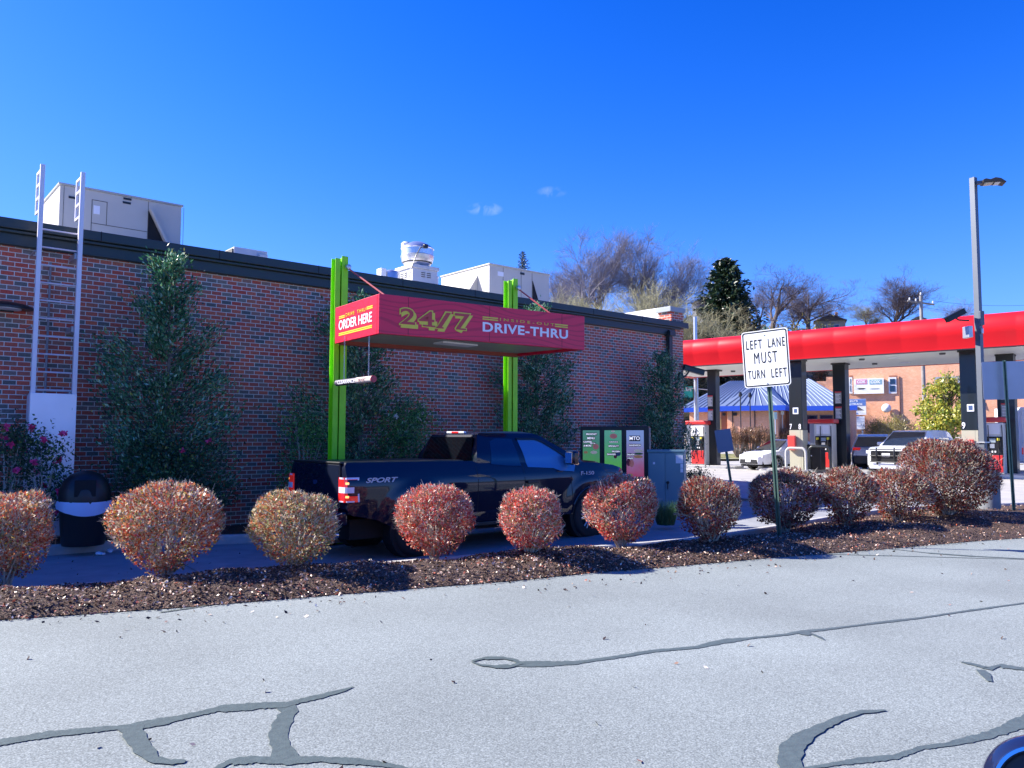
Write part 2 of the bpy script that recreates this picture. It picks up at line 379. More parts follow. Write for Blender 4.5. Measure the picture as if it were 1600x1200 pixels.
M['sealgreen'] = mat('spruce', (.02, .045, .02), .8)
LF = {}
LF['red1'] = leafmat('leaves_orange_red', [(2.6, (.60, .14, .06)), (2.6, (.58, .25, .10)), (1.8, (.46, .06, .04)), (2.2, (.56, .42, .26)), (2, (.74, .64, .52)), (2.6, (.22, .20, .09)), (.5, (.75, .50, .08))])
LF['red2'] = leafmat('leaves_green_tan', [(2, (.60, .22, .09)), (2.4, (.58, .44, .20)), (2.0, (.30, .30, .12)), (1.6, (.74, .62, .44)), (1, (.56, .08, .05)), (1.0, (.16, .18, .08))])
LF['red3'] = leafmat('leaves_pink_red', [(3.2, (.66, .10, .07)), (3, (.68, .24, .17)), (2.4, (.78, .60, .50)), (1.8, (.50, .04, .04)), (2.2, (.22, .19, .09)), (1, (.56, .26, .10))])
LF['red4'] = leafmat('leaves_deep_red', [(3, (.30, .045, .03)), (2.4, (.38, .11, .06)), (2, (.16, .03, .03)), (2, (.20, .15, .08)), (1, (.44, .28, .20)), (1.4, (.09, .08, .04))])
LF['holly'] = leafmat('leaves_dark_green', [(3.4, (.025, .10, .045)), (3, (.05, .19, .08)), (2.2, (.10, .29, .13)), (1.6, (.30, .48, .30)), (.4, (.40, .40, .08))], rough=.35, trans=.2)
LF['rose'] = leafmat('leaves_rose', [(4, (.022, .065, .03)), (3, (.045, .11, .045)), (1, (.10, .19, .06)), (.4, (.22, .28, .06))], rough=.45, trans=.25)
LF['green'] = leafmat('leaves_mid_green', [(4, (.06, .20, .05)), (3, (.10, .30, .07)), (1.4, (.20, .42, .10))], trans=.3)
LF['yellow'] = leafmat('leaves_yellow_green', [(3, (.42, .42, .06)), (3, (.55, .48, .08)), (2, (.22, .30, .05)), (2, (.12, .20, .04)), (1, (.68, .58, .18))], trans=.4)
LF['spruce'] = leafmat('needles', [(4, (.010, .030, .014)), (3, (.020, .050, .020)), (1, (.05, .075, .025))], trans=.1)
LF['litter'] = leafmat('litter', [(4, (.03, .016, .011)), (3.4, (.14, .08, .052)), (2.2, (.34, .21, .145)), (1.2, (.58, .42, .32)), (.8, (.48, .13, .07)), (.5, (.74, .66, .58))], trans=.1)
LF['tan'] = leafmat('leaves_tan', [(3, (.30, .16, .09)), (3, (.24, .15, .08)), (2, (.38, .20, .13)), (1, (.16, .12, .06))], trans=.2)
LF['olive'] = leafmat('leaves_olive', [(3, (.26, .23, .06)), (3, (.32, .26, .08)), (2, (.18, .15, .05))], trans=.2)
LF['grass'] = leafmat('blades', [(3, (.04, .12, .05)), (2, (.08, .17, .07)), (1, (.15, .19, .08))], trans=.3)

# ---------------------------------------------------------------- setting: ground, lane, lot, beds
def sheet(name, xs, ys, zf, m, kind='structure', smooth=True):
    mb = MB(); nx = len(xs); ny = len(ys)
    vs = [(x, y, zf(x, y)) for y in ys for x in xs]
    fs = [(j*nx+i, j*nx+i+1, (j+1)*nx+i+1, (j+1)*nx+i) for j in range(ny-1) for i in range(nx-1)]
    mb.add(vs, fs); o = part(name, mb, m, smooth=smooth); tag(o, kind=kind); return o
def lin(a, b, n): return [a+(b-a)*i/(n-1) for i in range(n)]
gx = [-700, -400, -200, -100, -60, -40, -25, -15] + lin(-10, 45, 56) + lin(50, 150, 21) + lin(160, 300, 15) + [350, 420, 520, 700, 1000]
gy = [-700, -400, -200, -100, -60, -40, -25, -15] + lin(-10, 45, 74) + lin(50, 150, 21) + lin(160, 300, 15) + [350, 420, 520, 700, 1000]
sheet('ground', gx, gy, lambda x, y: g(x, y)-.012, M['hill'])
# old asphalt of the near car park
sheet('car_park_asphalt', [-60, -40, -25, -15]+lin(-10, 40, 51)+[45, 55, 70], [-60, -40, -25, -15]+lin(-8, 12, 52), lambda x, y: g(x, y)-.004, M['asphalt'])
def ribbon(name, near, far, m, zf, nt=10, ns=8, kind='structure', smooth=True):
    P = []
    def dens(pts):
        out = []
        for a, b in zip(pts[:-1], pts[1:]):
            for k in range(ns): out.append((a[0]+(b[0]-a[0])*k/ns, a[1]+(b[1]-a[1])*k/ns))
        out.append(pts[-1]); return out
    A = dens(near); B = dens(far); mb = MB(); n = len(A)
    vs = []
    for i in range(n):
        for j in range(nt+1):
            t = j/nt; x = A[i][0]+(B[i][0]-A[i][0])*t; y = A[i][1]+(B[i][1]-A[i][1])*t
            vs.append((x, y, zf(x, y, t, i/n)))
    fs = [(i*(nt+1)+j, (i+1)*(nt+1)+j, (i+1)*(nt+1)+j+1, i*(nt+1)+j+1) for i in range(n-1) for j in range(nt)]
    mb.add(vs, fs); o = part(name, mb, m, smooth=smooth); tag(o, kind=kind); return o
nearL = [(-7, 10.6), (-2, 9.5), (1.16, 8.48), (2.67, 7.95), (4.02, 7.6), (5.97, 7.03), (7.2, 6.82), (8.33, 6.48), (9.93, 6.1), (12.0, 5.5), (14.0, 5.0), (16, 4.35), (20, 2.9), (26, .8)]
farL = [(-7, 12.8), (-2, 11.7), (1.4, 10.6), (2.9, 10.1), (4.4, 9.75), (6.2, 9.4), (7.6, 9.15), (9.3, 8.75), (11.0, 8.3), (13.4, 8.1), (15.8, 8.0), (18.4, 7.8), (22.5, 6.3), (28, 3.2)]
def bumpn(x, y): return .018*math.sin(3.1*x+1.3*y)+.012*math.sin(7.3*x-4.1*y+1)+.008*math.sin(13*x+9*y)
def bedz(x, y, t, s=0):
    e = math.sin(math.pi*min(1, max(0, t)))**.6
    return g(x, y)+.004+e*(.15+bumpn(x, y)+.035*math.sin(1.9*x+.4)+.045*math.sin(math.pi*t))
ribbon('mulch_bed', nearL, farL, M['mulch'], bedz, nt=16, ns=14)
def bed_height(x, y):
    for i in range(len(nearL)-1):
        a, b = nearL[i], nearL[i+1]; c, d = farL[i], farL[i+1]
        for k in range(4):
            s = (k+.5)/4; n = (a[0]+(b[0]-a[0])*s, a[1]+(b[1]-a[1])*s); f = (c[0]+(d[0]-c[0])*s, c[1]+(d[1]-c[1])*s)
            dx, dy = f[0]-n[0], f[1]-n[1]; t = ((x-n[0])*dx+(y-n[1])*dy)/(dx*dx+dy*dy)
            px, py = n[0]+dx*t, n[1]+dy*t
            if math.hypot(px-x, py-y) < .45: return bedz(x, y, t)
    return g(x, y)
# kerb between bed and drive lane
def kerbline(name, pts, w=.15, h=.13, m=None):
    mb = MB(); n = len(pts); prof = [(0, -.05), (0, h-.02), (.02, h), (w-.02, h), (w, h-.02), (w, -.05)]
    vs = []
    for i, p in enumerate(pts):
        a = pts[max(0, i-1)]; b = pts[min(n-1, i+1)]; dx, dy = b[0]-a[0], b[1]-a[1]; l = math.hypot(dx, dy); nx, ny = -dy/l, dx/l
        for q, z in prof: vs.append((p[0]+nx*q, p[1]+ny*q, g(p[0], p[1])+z))
    k = len(prof)
    mb.add(vs, [(i*k+j, (i+1)*k+j, (i+1)*k+j+1, i*k+j+1) for i in range(n-1) for j in range(k-1)])
    o = part(name, mb, m or M['kerb']); tag(o, kind='structure'); return o
def dens(pts, ns=6):
    out = []
    for a, b in zip(pts[:-1], pts[1:]):
        for k in range(ns): out.append((a[0]+(b[0]-a[0])*k/ns, a[1]+(b[1]-a[1])*k/ns))
    return out+[pts[-1]]
kerbline('bed_kerb', dens(farL))
# drive lane (concrete slabs)
laneN = [(a[0], a[1]+.14) for a in farL[:12]]+[(22.5, 6.4)]
laneF = [(-7, 14.1), (-2, 14.1), (1.4, 14.1), (2.9, 14.1), (4.4, 14.0), (6.2, 13.2), (7.6, 12.9), (9.3, 12.75), (11.0, 12.6), (13.4, 11.9), (15.8, 11.6), (18.4, 11.8), (22.5, 12.5)]
ribbon('drive_lane', laneN, laneF, M['lane'], lambda x, y, t, s: g(x, y)+.001, nt=10, ns=6)
mbj = MB()
for k in range(7):
    x = .3+k*3.4; mbj.quad((x, 9.2 if x > 5 else 10.2, g(x, 10)+.006), (x+.018, 9.2 if x > 5 else 10.2, g(x, 10)+.006), (x+.35, 13.9, g(x, 13.9)+.006), (x+.33, 13.9, g(x, 13.9)+.006))
tag(part('lane_joint', mbj, M['seal']), kind='structure')
kerbline('planter_kerb', dens([(-7, 14.2), (1.4, 14.2), (4.4, 14.05), (6.2, 13.25), (7.6, 12.95), (11.0, 12.65), (13.2, 11.95), (15.5, 11.6), (17.6, 11.9), (18.7, 13.2), (19.0, 15.0)], 5), h=.15)
ribbon('planting_bed', [(-7, 14.34), (4.4, 14.2), (6.2, 13.4), (11, 12.8), (13.2, 12.1), (15.5, 11.75), (17.5, 12.05), (18.6, 13.3), (18.9, 15.0)],
       [(-7, 15.9), (4.4, 15.9), (6.2, 15.9), (11, 15.9), (13.2, 15.9), (15.5, 15.9), (17.5, 15.9), (18.2, 15.9), (18.9, 15.9)], M['mulch'], lambda x, y, t, s: g(x, y)+.10+.02*math.sin(5*x)+.015*math.sin(11*y+3*x), nt=8, ns=8)
# filling station lot
sheet('station_lot', lin(19, 75, 57), lin(-30, 62, 93), lambda x, y: g(x, y)+(.0 if (.647*x+.763*y) < 49 else -.03), M['lot'])

# leaf and bark litter on the bed, and a little blown on to the road
P = []; n = 0
while n < 36000:
    i = int(rng.integers(1, len(nearL)-2)); s = rng.random(); t = rng.random()*1.06-.03
    if i > 9 and rng.random() < .4: continue
    a = [nearL[i][q]+(nearL[i+1][q]-nearL[i][q])*s for q in (0, 1)]; b = [farL[i][q]+(farL[i+1][q]-farL[i][q])*s for q in (0, 1)]
    x = a[0]+(b[0]-a[0])*t; y = a[1]+(b[1]-a[1])*t; P.append((x, y, bedz(x, y, t)+.008+.012*rng.random())); n += 1
P = np.array(P); dd = rng.normal(size=(len(P), 3)); dd[:, 2] *= .35
o = qmesh('bark_and_leaf_litter', leaves(P, .039, asp=.5, dirs=dd, normals=np.tile([0, 0, 1.], (len(P), 1))), 4, LF['litter'])
tag(o, 'brown bark chips and fallen red leaves scattered over the raised bed', 'leaf litter', kind='stuff')
P = []
for i in range(200):
    k = int(rng.integers(2, len(nearL)-3)); s = rng.random(); x = nearL[k][0]+(nearL[k+1][0]-nearL[k][0])*s; y = nearL[k][1]+(nearL[k+1][1]-nearL[k][1])*s - abs(rng.normal())*.45
    P.append((x, y, g(x, y)+.008))
for i in range(110): 
    x, y = rng.uniform(0, 14), rng.uniform(2, 8); P.append((x, y, g(x, y)+.006))
for i in range(160):
    x, y = rng.uniform(1, 12), rng.uniform(11, 14); P.append((x, y, g(x, y)+.012))
P = np.array(P); dd = rng.normal(size=(len(P), 3)); dd[:, 2] *= .1
tag(qmesh('stray_leaves', leaves(P, .04, dirs=dd, normals=np.tile([0, 0, 1.], (len(P), 1))), 4, LF['litter']), 'stray dry leaves and chips blown on to the pale asphalt', 'leaf litter', kind='stuff')

# tar crack seals on the asphalt: irregular strips following measured lines
def seal(name, pix, wpx, seed, closed=False):
    r = random.Random(seed); pts = []
    for a, b, wa, wb in zip(pix[:-1], pix[1:], wpx[:-1], wpx[1:]):
        k = max(2, int(math.hypot(b[0]-a[0], b[1]-a[1])/5))
        for i in range(k):
            t = i/k; pts.append((a[0]+(b[0]-a[0])*t, a[1]+(b[1]-a[1])*t, wa+(wb-wa)*t))
    pts.append((*pix[-1], wpx[-1])); L = []; W = []
    for p in pts:
        q = atz(p[0], p[1], .0); L.append(q)
        W.append(p[2]*.6)
    vs = []
    for i, q in enumerate(L):
        a = L[max(0, i-1)]; b = L[min(len(L)-1, i+1)]; d = (b-a); d.z = 0; d.normalize(); nn = Vector((-d.y, d.x, 0))
        kpx = (proj(q+nn*.01)-proj(q)).length/.01; Wi = W[i]/kpx
        w1 = max(.004, Wi*(1+r.uniform(-.16, .2)+.12*math.sin(i*.23+seed))); w2 = max(.004, Wi*(1+r.uniform(-.16, .2)+.12*math.sin(i*.23+seed)))
        for s in (w1, -w2):
            v = q+nn*s; vs.append((v.x, v.y, g(v.x, v.y)+.0002+.0013*(seed % 3)))
    mb = MB().add(vs, [(2*i, 2*i+1, 2*i+3, 2*i+2) for i in range(len(L)-1)])
    o = part(name, mb, M['seal']); tag(o, kind='structure'); return o
# widths are across the line, perspective taken out below by measuring in pixels of depth
seal('crack_seal', [(-40, 1165), (0, 1160), (80, 1147), (170, 1138), (205, 1136), (270, 1124), (345, 1107), (420, 1102), (445, 1101), (500, 1088), (535, 1079), (552, 1073)], [9, 9, 8.5, 8, 10, 8.5, 9.5, 8, 10, 8, 6, 2], 1)
seal('crack_seal', [(205, 1137), (212, 1155), (225, 1172), (238, 1186), (262, 1191), (290, 1190)], [28, 26, 26, 22, 12, 4], 2)
seal('crack_seal', [(446, 1101), (452, 1112), (438, 1132), (434, 1155), (441, 1172), (450, 1190)], [26, 24, 27, 27, 28, 34], 3)
seal('crack_seal', [(330, 1205), (360, 1190), (400, 1187), (450, 1189), (500, 1186), (560, 1190), (610, 1196), (650, 1205)], [9, 10, 9.5, 12, 9, 10, 9, 7], 4)
seal('crack_seal', [(738, 1033), (755, 1029), (785, 1028), (806, 1032), (812, 1037), (800, 1041), (775, 1042), (750, 1039), (738, 1034)], [4, 4, 4, 6, 7, 5, 5, 4, 4], 5)
seal('crack_seal', [(806, 1037), (860, 1037), (900, 1035), (960, 1027), (1020, 1017), (1090, 1011), (1115, 1005), (1135, 1001), (1170, 997), (1230, 991), (1245, 988), (1300, 982), (1370, 973), (1440, 965), (1520, 953), (1600, 942), (1680, 930)], [7, 6.5, 7, 7, 6.5, 7, 11, 12, 6, 5.5, 8, 6, 6.5, 6, 5.5, 5.5, 5.5], 6)
seal('crack_seal', [(1250, 989), (1270, 991), (1282, 996), (1288, 1000)], [4, 4, 5, 2], 7)
seal('crack_seal', [(1384, 1110), (1345, 1113), (1310, 1124), (1280, 1138), (1255, 1152), (1240, 1165), (1234, 1185), (1236, 1205)], [3, 10, 14, 16, 22, 28, 32, 34], 8)
seal('crack_seal', [(1240, 1204), (1300, 1194), (1345, 1188), (1400, 1182), (1440, 1168), (1480, 1163), (1530, 1152), (1570, 1140), (1620, 1120)], [8, 8, 12, 12, 10, 9, 18, 24, 28], 9)
seal('crack_seal', [(1502, 1034), (1525, 1039), (1545, 1045), (1560, 1040), (1590, 1044), (1620, 1048)], [3, 7, 11, 5, 3.5, 3], 10)
seal('crack_seal', [(1532, 1047), (1540, 1055), (1547, 1065)], [14, 16, 7], 11)
seal('crack_seal', [(1180, 865), (1300, 866), (1420, 869), (1600, 874)], [1.3, 1.1, 1.3, 1.3], 12)  # hairline dark strip across the far asphalt
seal('crack_seal', [(1385, 857), (1450, 864), (1520, 869), (1600, 873)], [1.3, 1.3, 1.3, 1.3], 13)  # second hairline dark strip, running into the one above
seal('crack_seal', [(250, 957), (300, 950), (350, 942)], [1.5, 2, 1.5], 14)

# ---------------------------------------------------------------- the store
WY = 15.7; ZT = 5.31
store = thing('store_building', (1.0, WY, 0), 'long flat-roofed red and dark brick store with a dark metal roof edge', 'building')
X1 = 20.55
mb = MB().box((-14, WY, -.8), (X1, WY+22, 4.93)); part('brick_wall', mb, M['brick'], store, world=True)
# corner pier carries on above the roof edge
PX = aty(1048, 500, WY).x; mb = MB().box((PX, WY-.02, 4.93), (X1+.003, WY+.5, 5.68)); part('corner_pier', mb, M['brick'], store, world=True)
mb = MB().box((PX-.08, WY-.06, 5.68), (X1+.05, WY+.55, 5.84)); part('pier_cap', mb, mat('grey_cap', (.30, .33, .34), .5), store, world=True, bevel=.01)
mb = MB()
mb.box((-14, WY-.10, 4.90), (PX+.1, WY+.05, 5.16)); mb.box((-14, WY-.22, 5.16), (X1+.02, WY+.32, 5.34))
mb.box((-14, WY-.17, 5.10), (X1-.3, WY-.10, 5.16))
part('roof_edge', mb, M['fascia'], store, world=True, bevel=.015)
for k in range(11):
    xk = -3+k*2.13; part('flashing_joint', MB().box((xk, WY-.224, 5.155), (xk+.012, WY-.2201, 5.345)), M['dark'], store, world=True)
mb = MB().box((-14, WY+.3, 4.94), (X1-.4, WY+21.7, 5.0)); part('roof', mb, M['white'], store, world=True)
mb = MB().box((PX+.02, WY+.502, 4.9), (PX+.2, WY+21, 5.86)); part('parapet', mb, M['white'], store, world=True)
DX = aty(1040, 550, WY).x; mb = MB().box((DX, WY-.16, .2), (DX+.16, WY-.02, 5.05)); mb.box((DX-.06, WY-.24, 4.86), (DX+.22, WY-.003, 5.0)); part('downspout', mb, M['fascia'], store, world=True, bevel=.01)
# conduit behind the ladder
q = aty(80, 395, WY-.04)
mb = MB().tube([(q.x, WY-.04, 4.7), (q.x, WY-.04, .4)], .018, 8); part('conduit', mb, mat('conduit', (.28, .26, .27), .6), store, world=True)
p = aty(8, 481, WY)
wl = thing('wall_light', (p.x, WY, p.z), 'black half-round wall light high on the brick at the far left', 'wall light')
mb = MB(); prof = [(0, .075), (.12, .07), (.24, .04), (.30, 0), (.30, -.03), (.0, -.03)]
mb.lathe(prof, n=28, M=Matrix.Translation((0, -.16, 0)) @ Matrix.Diagonal((1.35, .8, 1.1, 1))); part('housing', mb, M['black'], wl, smooth=True)
mb = MB().box((-.12, -.06, -.07), (.12, -.002, .07)); part('wall_plate', mb, M['black'], wl)
mb = MB().lathe([(.02, -.045), (.22, -.045), (.22, -.032), (.02, -.032)], n=20, M=Matrix.Translation((0, -.16, 0))); part('lens', mb, M['paper'], wl)
# corner security camera
p = aty(1066, 577, WY-.05)
scm = thing('security_camera', (p.x, WY-.1, p.z), 'dark bullet camera sticking out from the far corner of the brick wall', 'camera')
mb = MB(); Mx = Matrix.Rotation(R(-28), 4, 'Z') @ Matrix.Rotation(R(14), 4, 'Y'); mb.cbox((.35, 0, .05), (.7, .16, .15), M=Mx); mb.cbox((.36, 0, .14), (.8, .2, .03), M=Mx); part('housing', mb, M['fascia'], scm, bevel=.01)
mb = MB().tube([(-.1, .1, -.25), (.1, 0, -.22), (.2, -.06, -.06)], .03, 8); mb.box((-.16, .02, -.4), (.0, .12, -.1)); part('bracket', mb, M['fascia'], scm)

# ---------------------------------------------------------------- roof ladder with guard panel
LY = 15.12
a = aty(67, 257, LY); b = aty(130, 268, LY); lad = thing('roof_ladder', (a.x, LY, 0), 'tall pale roof ladder on the brick wall, sheet metal guard over its foot', 'ladder')
xl, xr = 0.0, b.x-a.x; zt = a.z
for x in (xl, xr):
    part('side_rail', MB().box((x-.035, -.03, 2.3), (x+.035, .03, zt)).box((x-.012, .0301, .3), (x+.012, .18, 5.3)), M['rail'], lad, bevel=.004)
for k in range(18):
    z = 5.18-.305*k
    if z < 0.3: break
    part('rung', MB().tube([(xl, .16, z), (xr, .16, z)], .015, 8), M['rail'], lad)
for x in (xl, xr):
    mb = MB().box((x-.016, .42, zt-.78), (x+.016, .46, zt-.04))
    for z in (zt-.06, zt-.29, zt-.52, zt-.76): mb.box((x-.014, .03, z-.02), (x+.014, .44, z+.02))
    part('grab_rail', mb, M['rail'], lad)
for z in (4.78, 3.5, 2.35):
    part('bracket', MB().box((xr-.06, .1, z-.05), (xr+.05, WY-LY-.002, z+.05)), M['galv'], lad); part('bracket', MB().box((xl-.05, .1, z-.012), (xl-.02, WY-LY-.002, z+.012)), M['galv'], lad)
pm = mat('guard_sheet', (.80, .77, .84), .34, metal=.25, var=.08, vscale=1.4)
gp = part('guard_panel', MB().box((xl-.045, -.075, .0), (xr+.03, -.035, 2.37)), pm, lad, bevel=.004)
mb = MB().box((xl-.05, -.03, 0), (xl-.01, .2, 2.36)).box((xr-.01, -.03, 0), (xr+.035, .2, 2.36)); part('guard_side', mb, pm, lad)
mb = MB()
for k in range(6): mb.lathe([(.012, -.1), (.008, -.085)], c=(xr+.005, 0, 0), n=8, M=Matrix.Translation((0, 0, .3+.35*k)) @ Matrix.Rotation(R(90), 4, 'X') @ Matrix.Translation((-0, 0, .17)))
# ---------------------------------------------------------------- rooftop plant
def rtu(name, pxl, pyt, pxr, dy, ybase, label, m, hood=True, ztop=None):
    a = aty(pxl, pyt, dy); b = aty(pxr, pyt, dy)
    return a, b
ry = WY+2.4
a = aty(94, 288, ry); c = aty(284, 322, ry); w = c.x-a.x; hz = a.z-5.0
u = thing('rooftop_unit', (a.x, ry, 5.0), 'large beige air conditioning unit on the roof behind the ladder', 'air conditioner', 'rooftop air conditioning units')
part('casing', MB().box((0, 0, 0.12), (w, 2.1, hz)), M['rtu'], u, bevel=.012)
part('curb', MB().box((.08, .08, -.05), (w-.08, 2.0, .12)), M['galv'], u)
part('lid', MB().box((-.03, -.03, hz), (w+.03, 2.13, hz+.04)), mat('lid_edge', (.38, .38, .37), .5), u, bevel=.005)
def pt(px, py): q = aty(px, py, ry); return q.x-a.x, q.z-5.0
def seam(mb, A, B, t=.012, y=-.006):
    (x0, z0), (x1, z1) = A, B; mb.box((min(x0, x1)-t/2, y, min(z0, z1)-t/2), (max(x0, x1)+t/2, -.001, max(z0, z1)+t/2))
sm = mat('seam', (.12, .115, .10), .7)
x1, z1 = pt(144, 312); x2, z2 = pt(166, 352)
mb = MB(); seam(mb, (x1, z1), (x2, z1)); seam(mb, (x1, z2), (x2, z2)); seam(mb, (x1, z1), (x1, z2-.6)); seam(mb, (x2, z1), (x2, z2))
part('access_door', mb, sm, u)
xm, zm = pt(230, 375); mb = MB(); seam(mb, (x2, z2), (xm, z2)); part('panel_seam', mb, sm, u)
x3, z3 = pt(100, 300)
for xx in (xm, x3, xm+.75): mb = MB(); seam(mb, (xx, .2), (xx, hz-.02), .009); part('panel_seam', mb, sm, u)
xs, zs = pt(151, 328); part('sticker', MB().box((xs-.06, -.008, zs-.09), (xs+.06, -.002, zs+.09)), M['paper'], u)
for px_, py_ in ((199, 311), (198, 317), (114, 309)): xx, zz = pt(px_, py_); part('handle', MB().box((xx-.08, -.012, zz-.022), (xx+.08, -.002, zz+.022)), M['black'], u)
# sloping intake hood: its shaded end put in as a thin black triangle
hx, hzt = pt(232, 330); hx2, hzb = pt(262, 384)
ends = [(0, hzt), (0, .35), (-.75, .35)]
mb = MB(); x0 = hx; x1e = w-.02
mb.add([(x0, -.003, hzt), (x0+.66, -.003, .3), (x0, -.003, .3), (x0, -.02, hzt), (x0+.66, -.02, .3), (x0, -.02, .3)], [(0, 2, 1), (3, 4, 5), (0, 1, 4, 3), (1, 2, 5, 4), (2, 0, 3, 5)])
part('hood_shade', mb, M['dark'], u)
mb = MB().prism([(x0, hzt+.02), (x0+.68, .28), (x0+.74, .28), (x0+.04, hzt+.03)], (0, -.001, 0), (1, 0, 0), (0, 0, 1), (0, -.14, 0)); part('hood', mb, M['rtu'], u)

# small condenser
ry2 = WY+2.2
a = aty(366, 385, ry2); c = aty(418, 393, ry2); w = c.x-a.x; hz = a.z-5.0
u = thing('rooftop_condenser', (a.x, ry2, 5.0), 'small low grey condenser just showing over the roof edge left of the green column', 'condenser')
part('casing', MB().box((0, 0, .1), (w, 1.2, hz)), M['rtu2'], u, bevel=.01)
part('louvre_end', MB().box((-.03, .05, .12), (-.002, 1.15, hz-.04)), mat('louvre', (.13, .12, .10), .7), u)
part('base_rail', MB().box((0.02, .05, -.02), (w-.02, 1.15, .1)), M['galv'], u)
part('service_box', MB().box((w*.72, -.08, .15), (w-.02, -.002, hz-.1)), M['rtu2'], u, bevel=.01)
# exhaust fan
fy = WY+2.6
c = aty(652, 398, fy); bx0 = aty(645, 430, fy-.45); s = c.length/F
fan = thing('exhaust_fan', (c.x, fy, 5.0), 'round spun aluminium kitchen exhaust fan on a pale louvred box on the roof', 'exhaust fan')
k = lambda px: px*s
zc = c.z-5.0
prof = [(.02, zc+k(19)), (k(10), zc+k(18)), (k(18), zc+k(14)), (k(24.5), zc+k(9)), (k(25), zc+k(8)), (k(24), zc+k(7)), (k(24), zc-k(2)), (k(25), zc-k(3)), (k(24.6), zc-k(5)), (k(23), zc-k(12)), (k(18), zc-k(18)), (k(13), zc-k(20.5)), (.02, zc-k(20.5))]
part('fan_dome', MB().lathe(prof, n=40), M['alu'], fan, smooth=True)
mb = MB().lathe([(k(18.3), zc-k(17.6)), (k(18.9), zc-k(16.4)), (k(22.1), zc-k(13.4)), (k(22.7), zc-k(12.2)), (k(21), zc-k(12.6)), (k(17), zc-k(17))], n=40); part('grease_stain', mb, mat('grease', (.10, .095, .08), .6), fan, smooth=True)
hb = k(22)
part('curb_box', MB().box((-hb, -hb, -.05), (hb, hb, zc-k(26))), M['rtu2'], fan, bevel=.01)
part('curb_cap', MB().box((-hb-.04, -hb-.04, zc-k(26)), (hb+.04, hb+.04, zc-k(20.5))), M['rtu2'], fan, bevel=.015)
mb = MB()
for ax in (0, 1):
    for kx in (-.33, .12):
        for kz in range(3):
            z = zc-k(32)-kz*.055
            if ax == 0: mb.box((kx*hb+.0, -hb-.012, z), (kx*hb+.13, -hb-.001, z+.02))
            else: mb.box((-hb-.012, kx*hb, z), (-hb-.001, kx*hb+.13, z+.02))
part('louvre', mb, sm, fan)
part('junction_box', MB().cbox((-k(2), -k(24.5), zc+k(8)), (.12, .08, .1)), M['black'], fan)
part('cable', MB().tube([(-k(4), -k(25), zc+k(8)), (-k(12), -k(26), zc+k(4)), (-k(19), -k(26), zc-k(8)), (-k(26), -k(26), zc-k(26)), (-k(31), -k(26), zc-k(42))], .012, 6), M['black'], fan)
part('motor_cap', MB().lathe([(k(7), zc+k(6)), (k(7.5), zc+k(15)), (k(5), zc+k(17.5)), (.01, zc+k(18))], c=(-k(16), k(6), 0), n=20), M['white'], fan, smooth=True)
# small vents
c = aty(612, 430, fy); v = thing('roof_vent', (c.x, fy, 5.0), 'squat round metal roof vent left of the exhaust fan', 'roof vent')
zz = c.z-5.0
part('hood', MB().lathe([(.24, -.05), (.24, zz+.04), (.22, zz+.08), (.12, zz+.13), (.01, zz+.145)], n=28), M['alu'], v, smooth=True)
part('side_duct', MB().box((-.4, -.12, -.05), (-.235, .12, zz+.13)), M['white'], v, bevel=.01)
c = aty(682, 434, fy); v = thing('vent_pipe', (c.x, fy, 5.0), 'thin white vent pipe right of the exhaust fan', 'pipe')
part('pipe', MB().tube([(0, 0, -.05), (0, 0, c.z-5.0)], .055, 12), M['white'], v)
part('cap', MB().tube([(0, 0, c.z-5.0), (0, 0, c.z-4.97)], .075, 12), M['white'], v)
# far roof unit
ry3 = WY+3.2
a = aty(765, 413, ry3); c = aty(858, 430, ry3); w = c.x-a.x; hz = a.z-5.0
u = thing('rooftop_unit', (a.x, ry3, 5.0), 'beige air conditioning unit on the roof right above the drive-through sign', 'air conditioner', 'rooftop air conditioning units')
dl = 2.6
part('casing', MB().box((0, 0, .1), (w, dl, hz)), M['rtu'], u, bevel=.012)
part('curb', MB().box((.08, .08, -.05), (w-.08, dl-.1, .1)), M['galv'], u)
part('lid', MB().box((-.03, -.03, hz), (w+.03, dl+.03, hz+.04)), M['rtu'], u, bevel=.005)
part('intake_hood', MB().prism([(0, .5), (0, hz-.25), (-.85, .5)], (0, .6, 0), (1, 0, 0), (0, 0, 1), (0, 1.8, 0)), M['rtu'], u)
hh = hz
def pt3(px, py): q = aty(px, py, ry3); return q.x-a.x, q.z-5.0
hx, hzt = pt3(832, 439)
part('hood_shade', MB().add([(hx, -.003, hzt), (hx+.62, -.003, .2), (hx, -.003, .2), (hx, -.02, hzt), (hx+.62, -.02, .2), (hx, -.02, .2)], [(0, 2, 1), (3, 4, 5), (0, 1, 4, 3), (1, 2, 5, 4), (2, 0, 3, 5)]), M['dark'], u)  # black triangle put in for the shade of the hood
for xx in (hx-.02, .55, 1.3):
    mb = MB(); seam(mb, (xx, .15), (xx, hz-.02)); part('panel_seam', mb, sm, u)
xx, zz = pt3(816, 427); part('handle', MB().box((xx-.09, -.012, zz-.05), (xx+.09, -.002, zz+.02)), M['black'], u)
xs, zs = pt3(782, 428); part('sticker', MB().box((xs-.12, -.008, zs-.07), (xs+.12, -.002, zs+.07)), M['paper'], u)

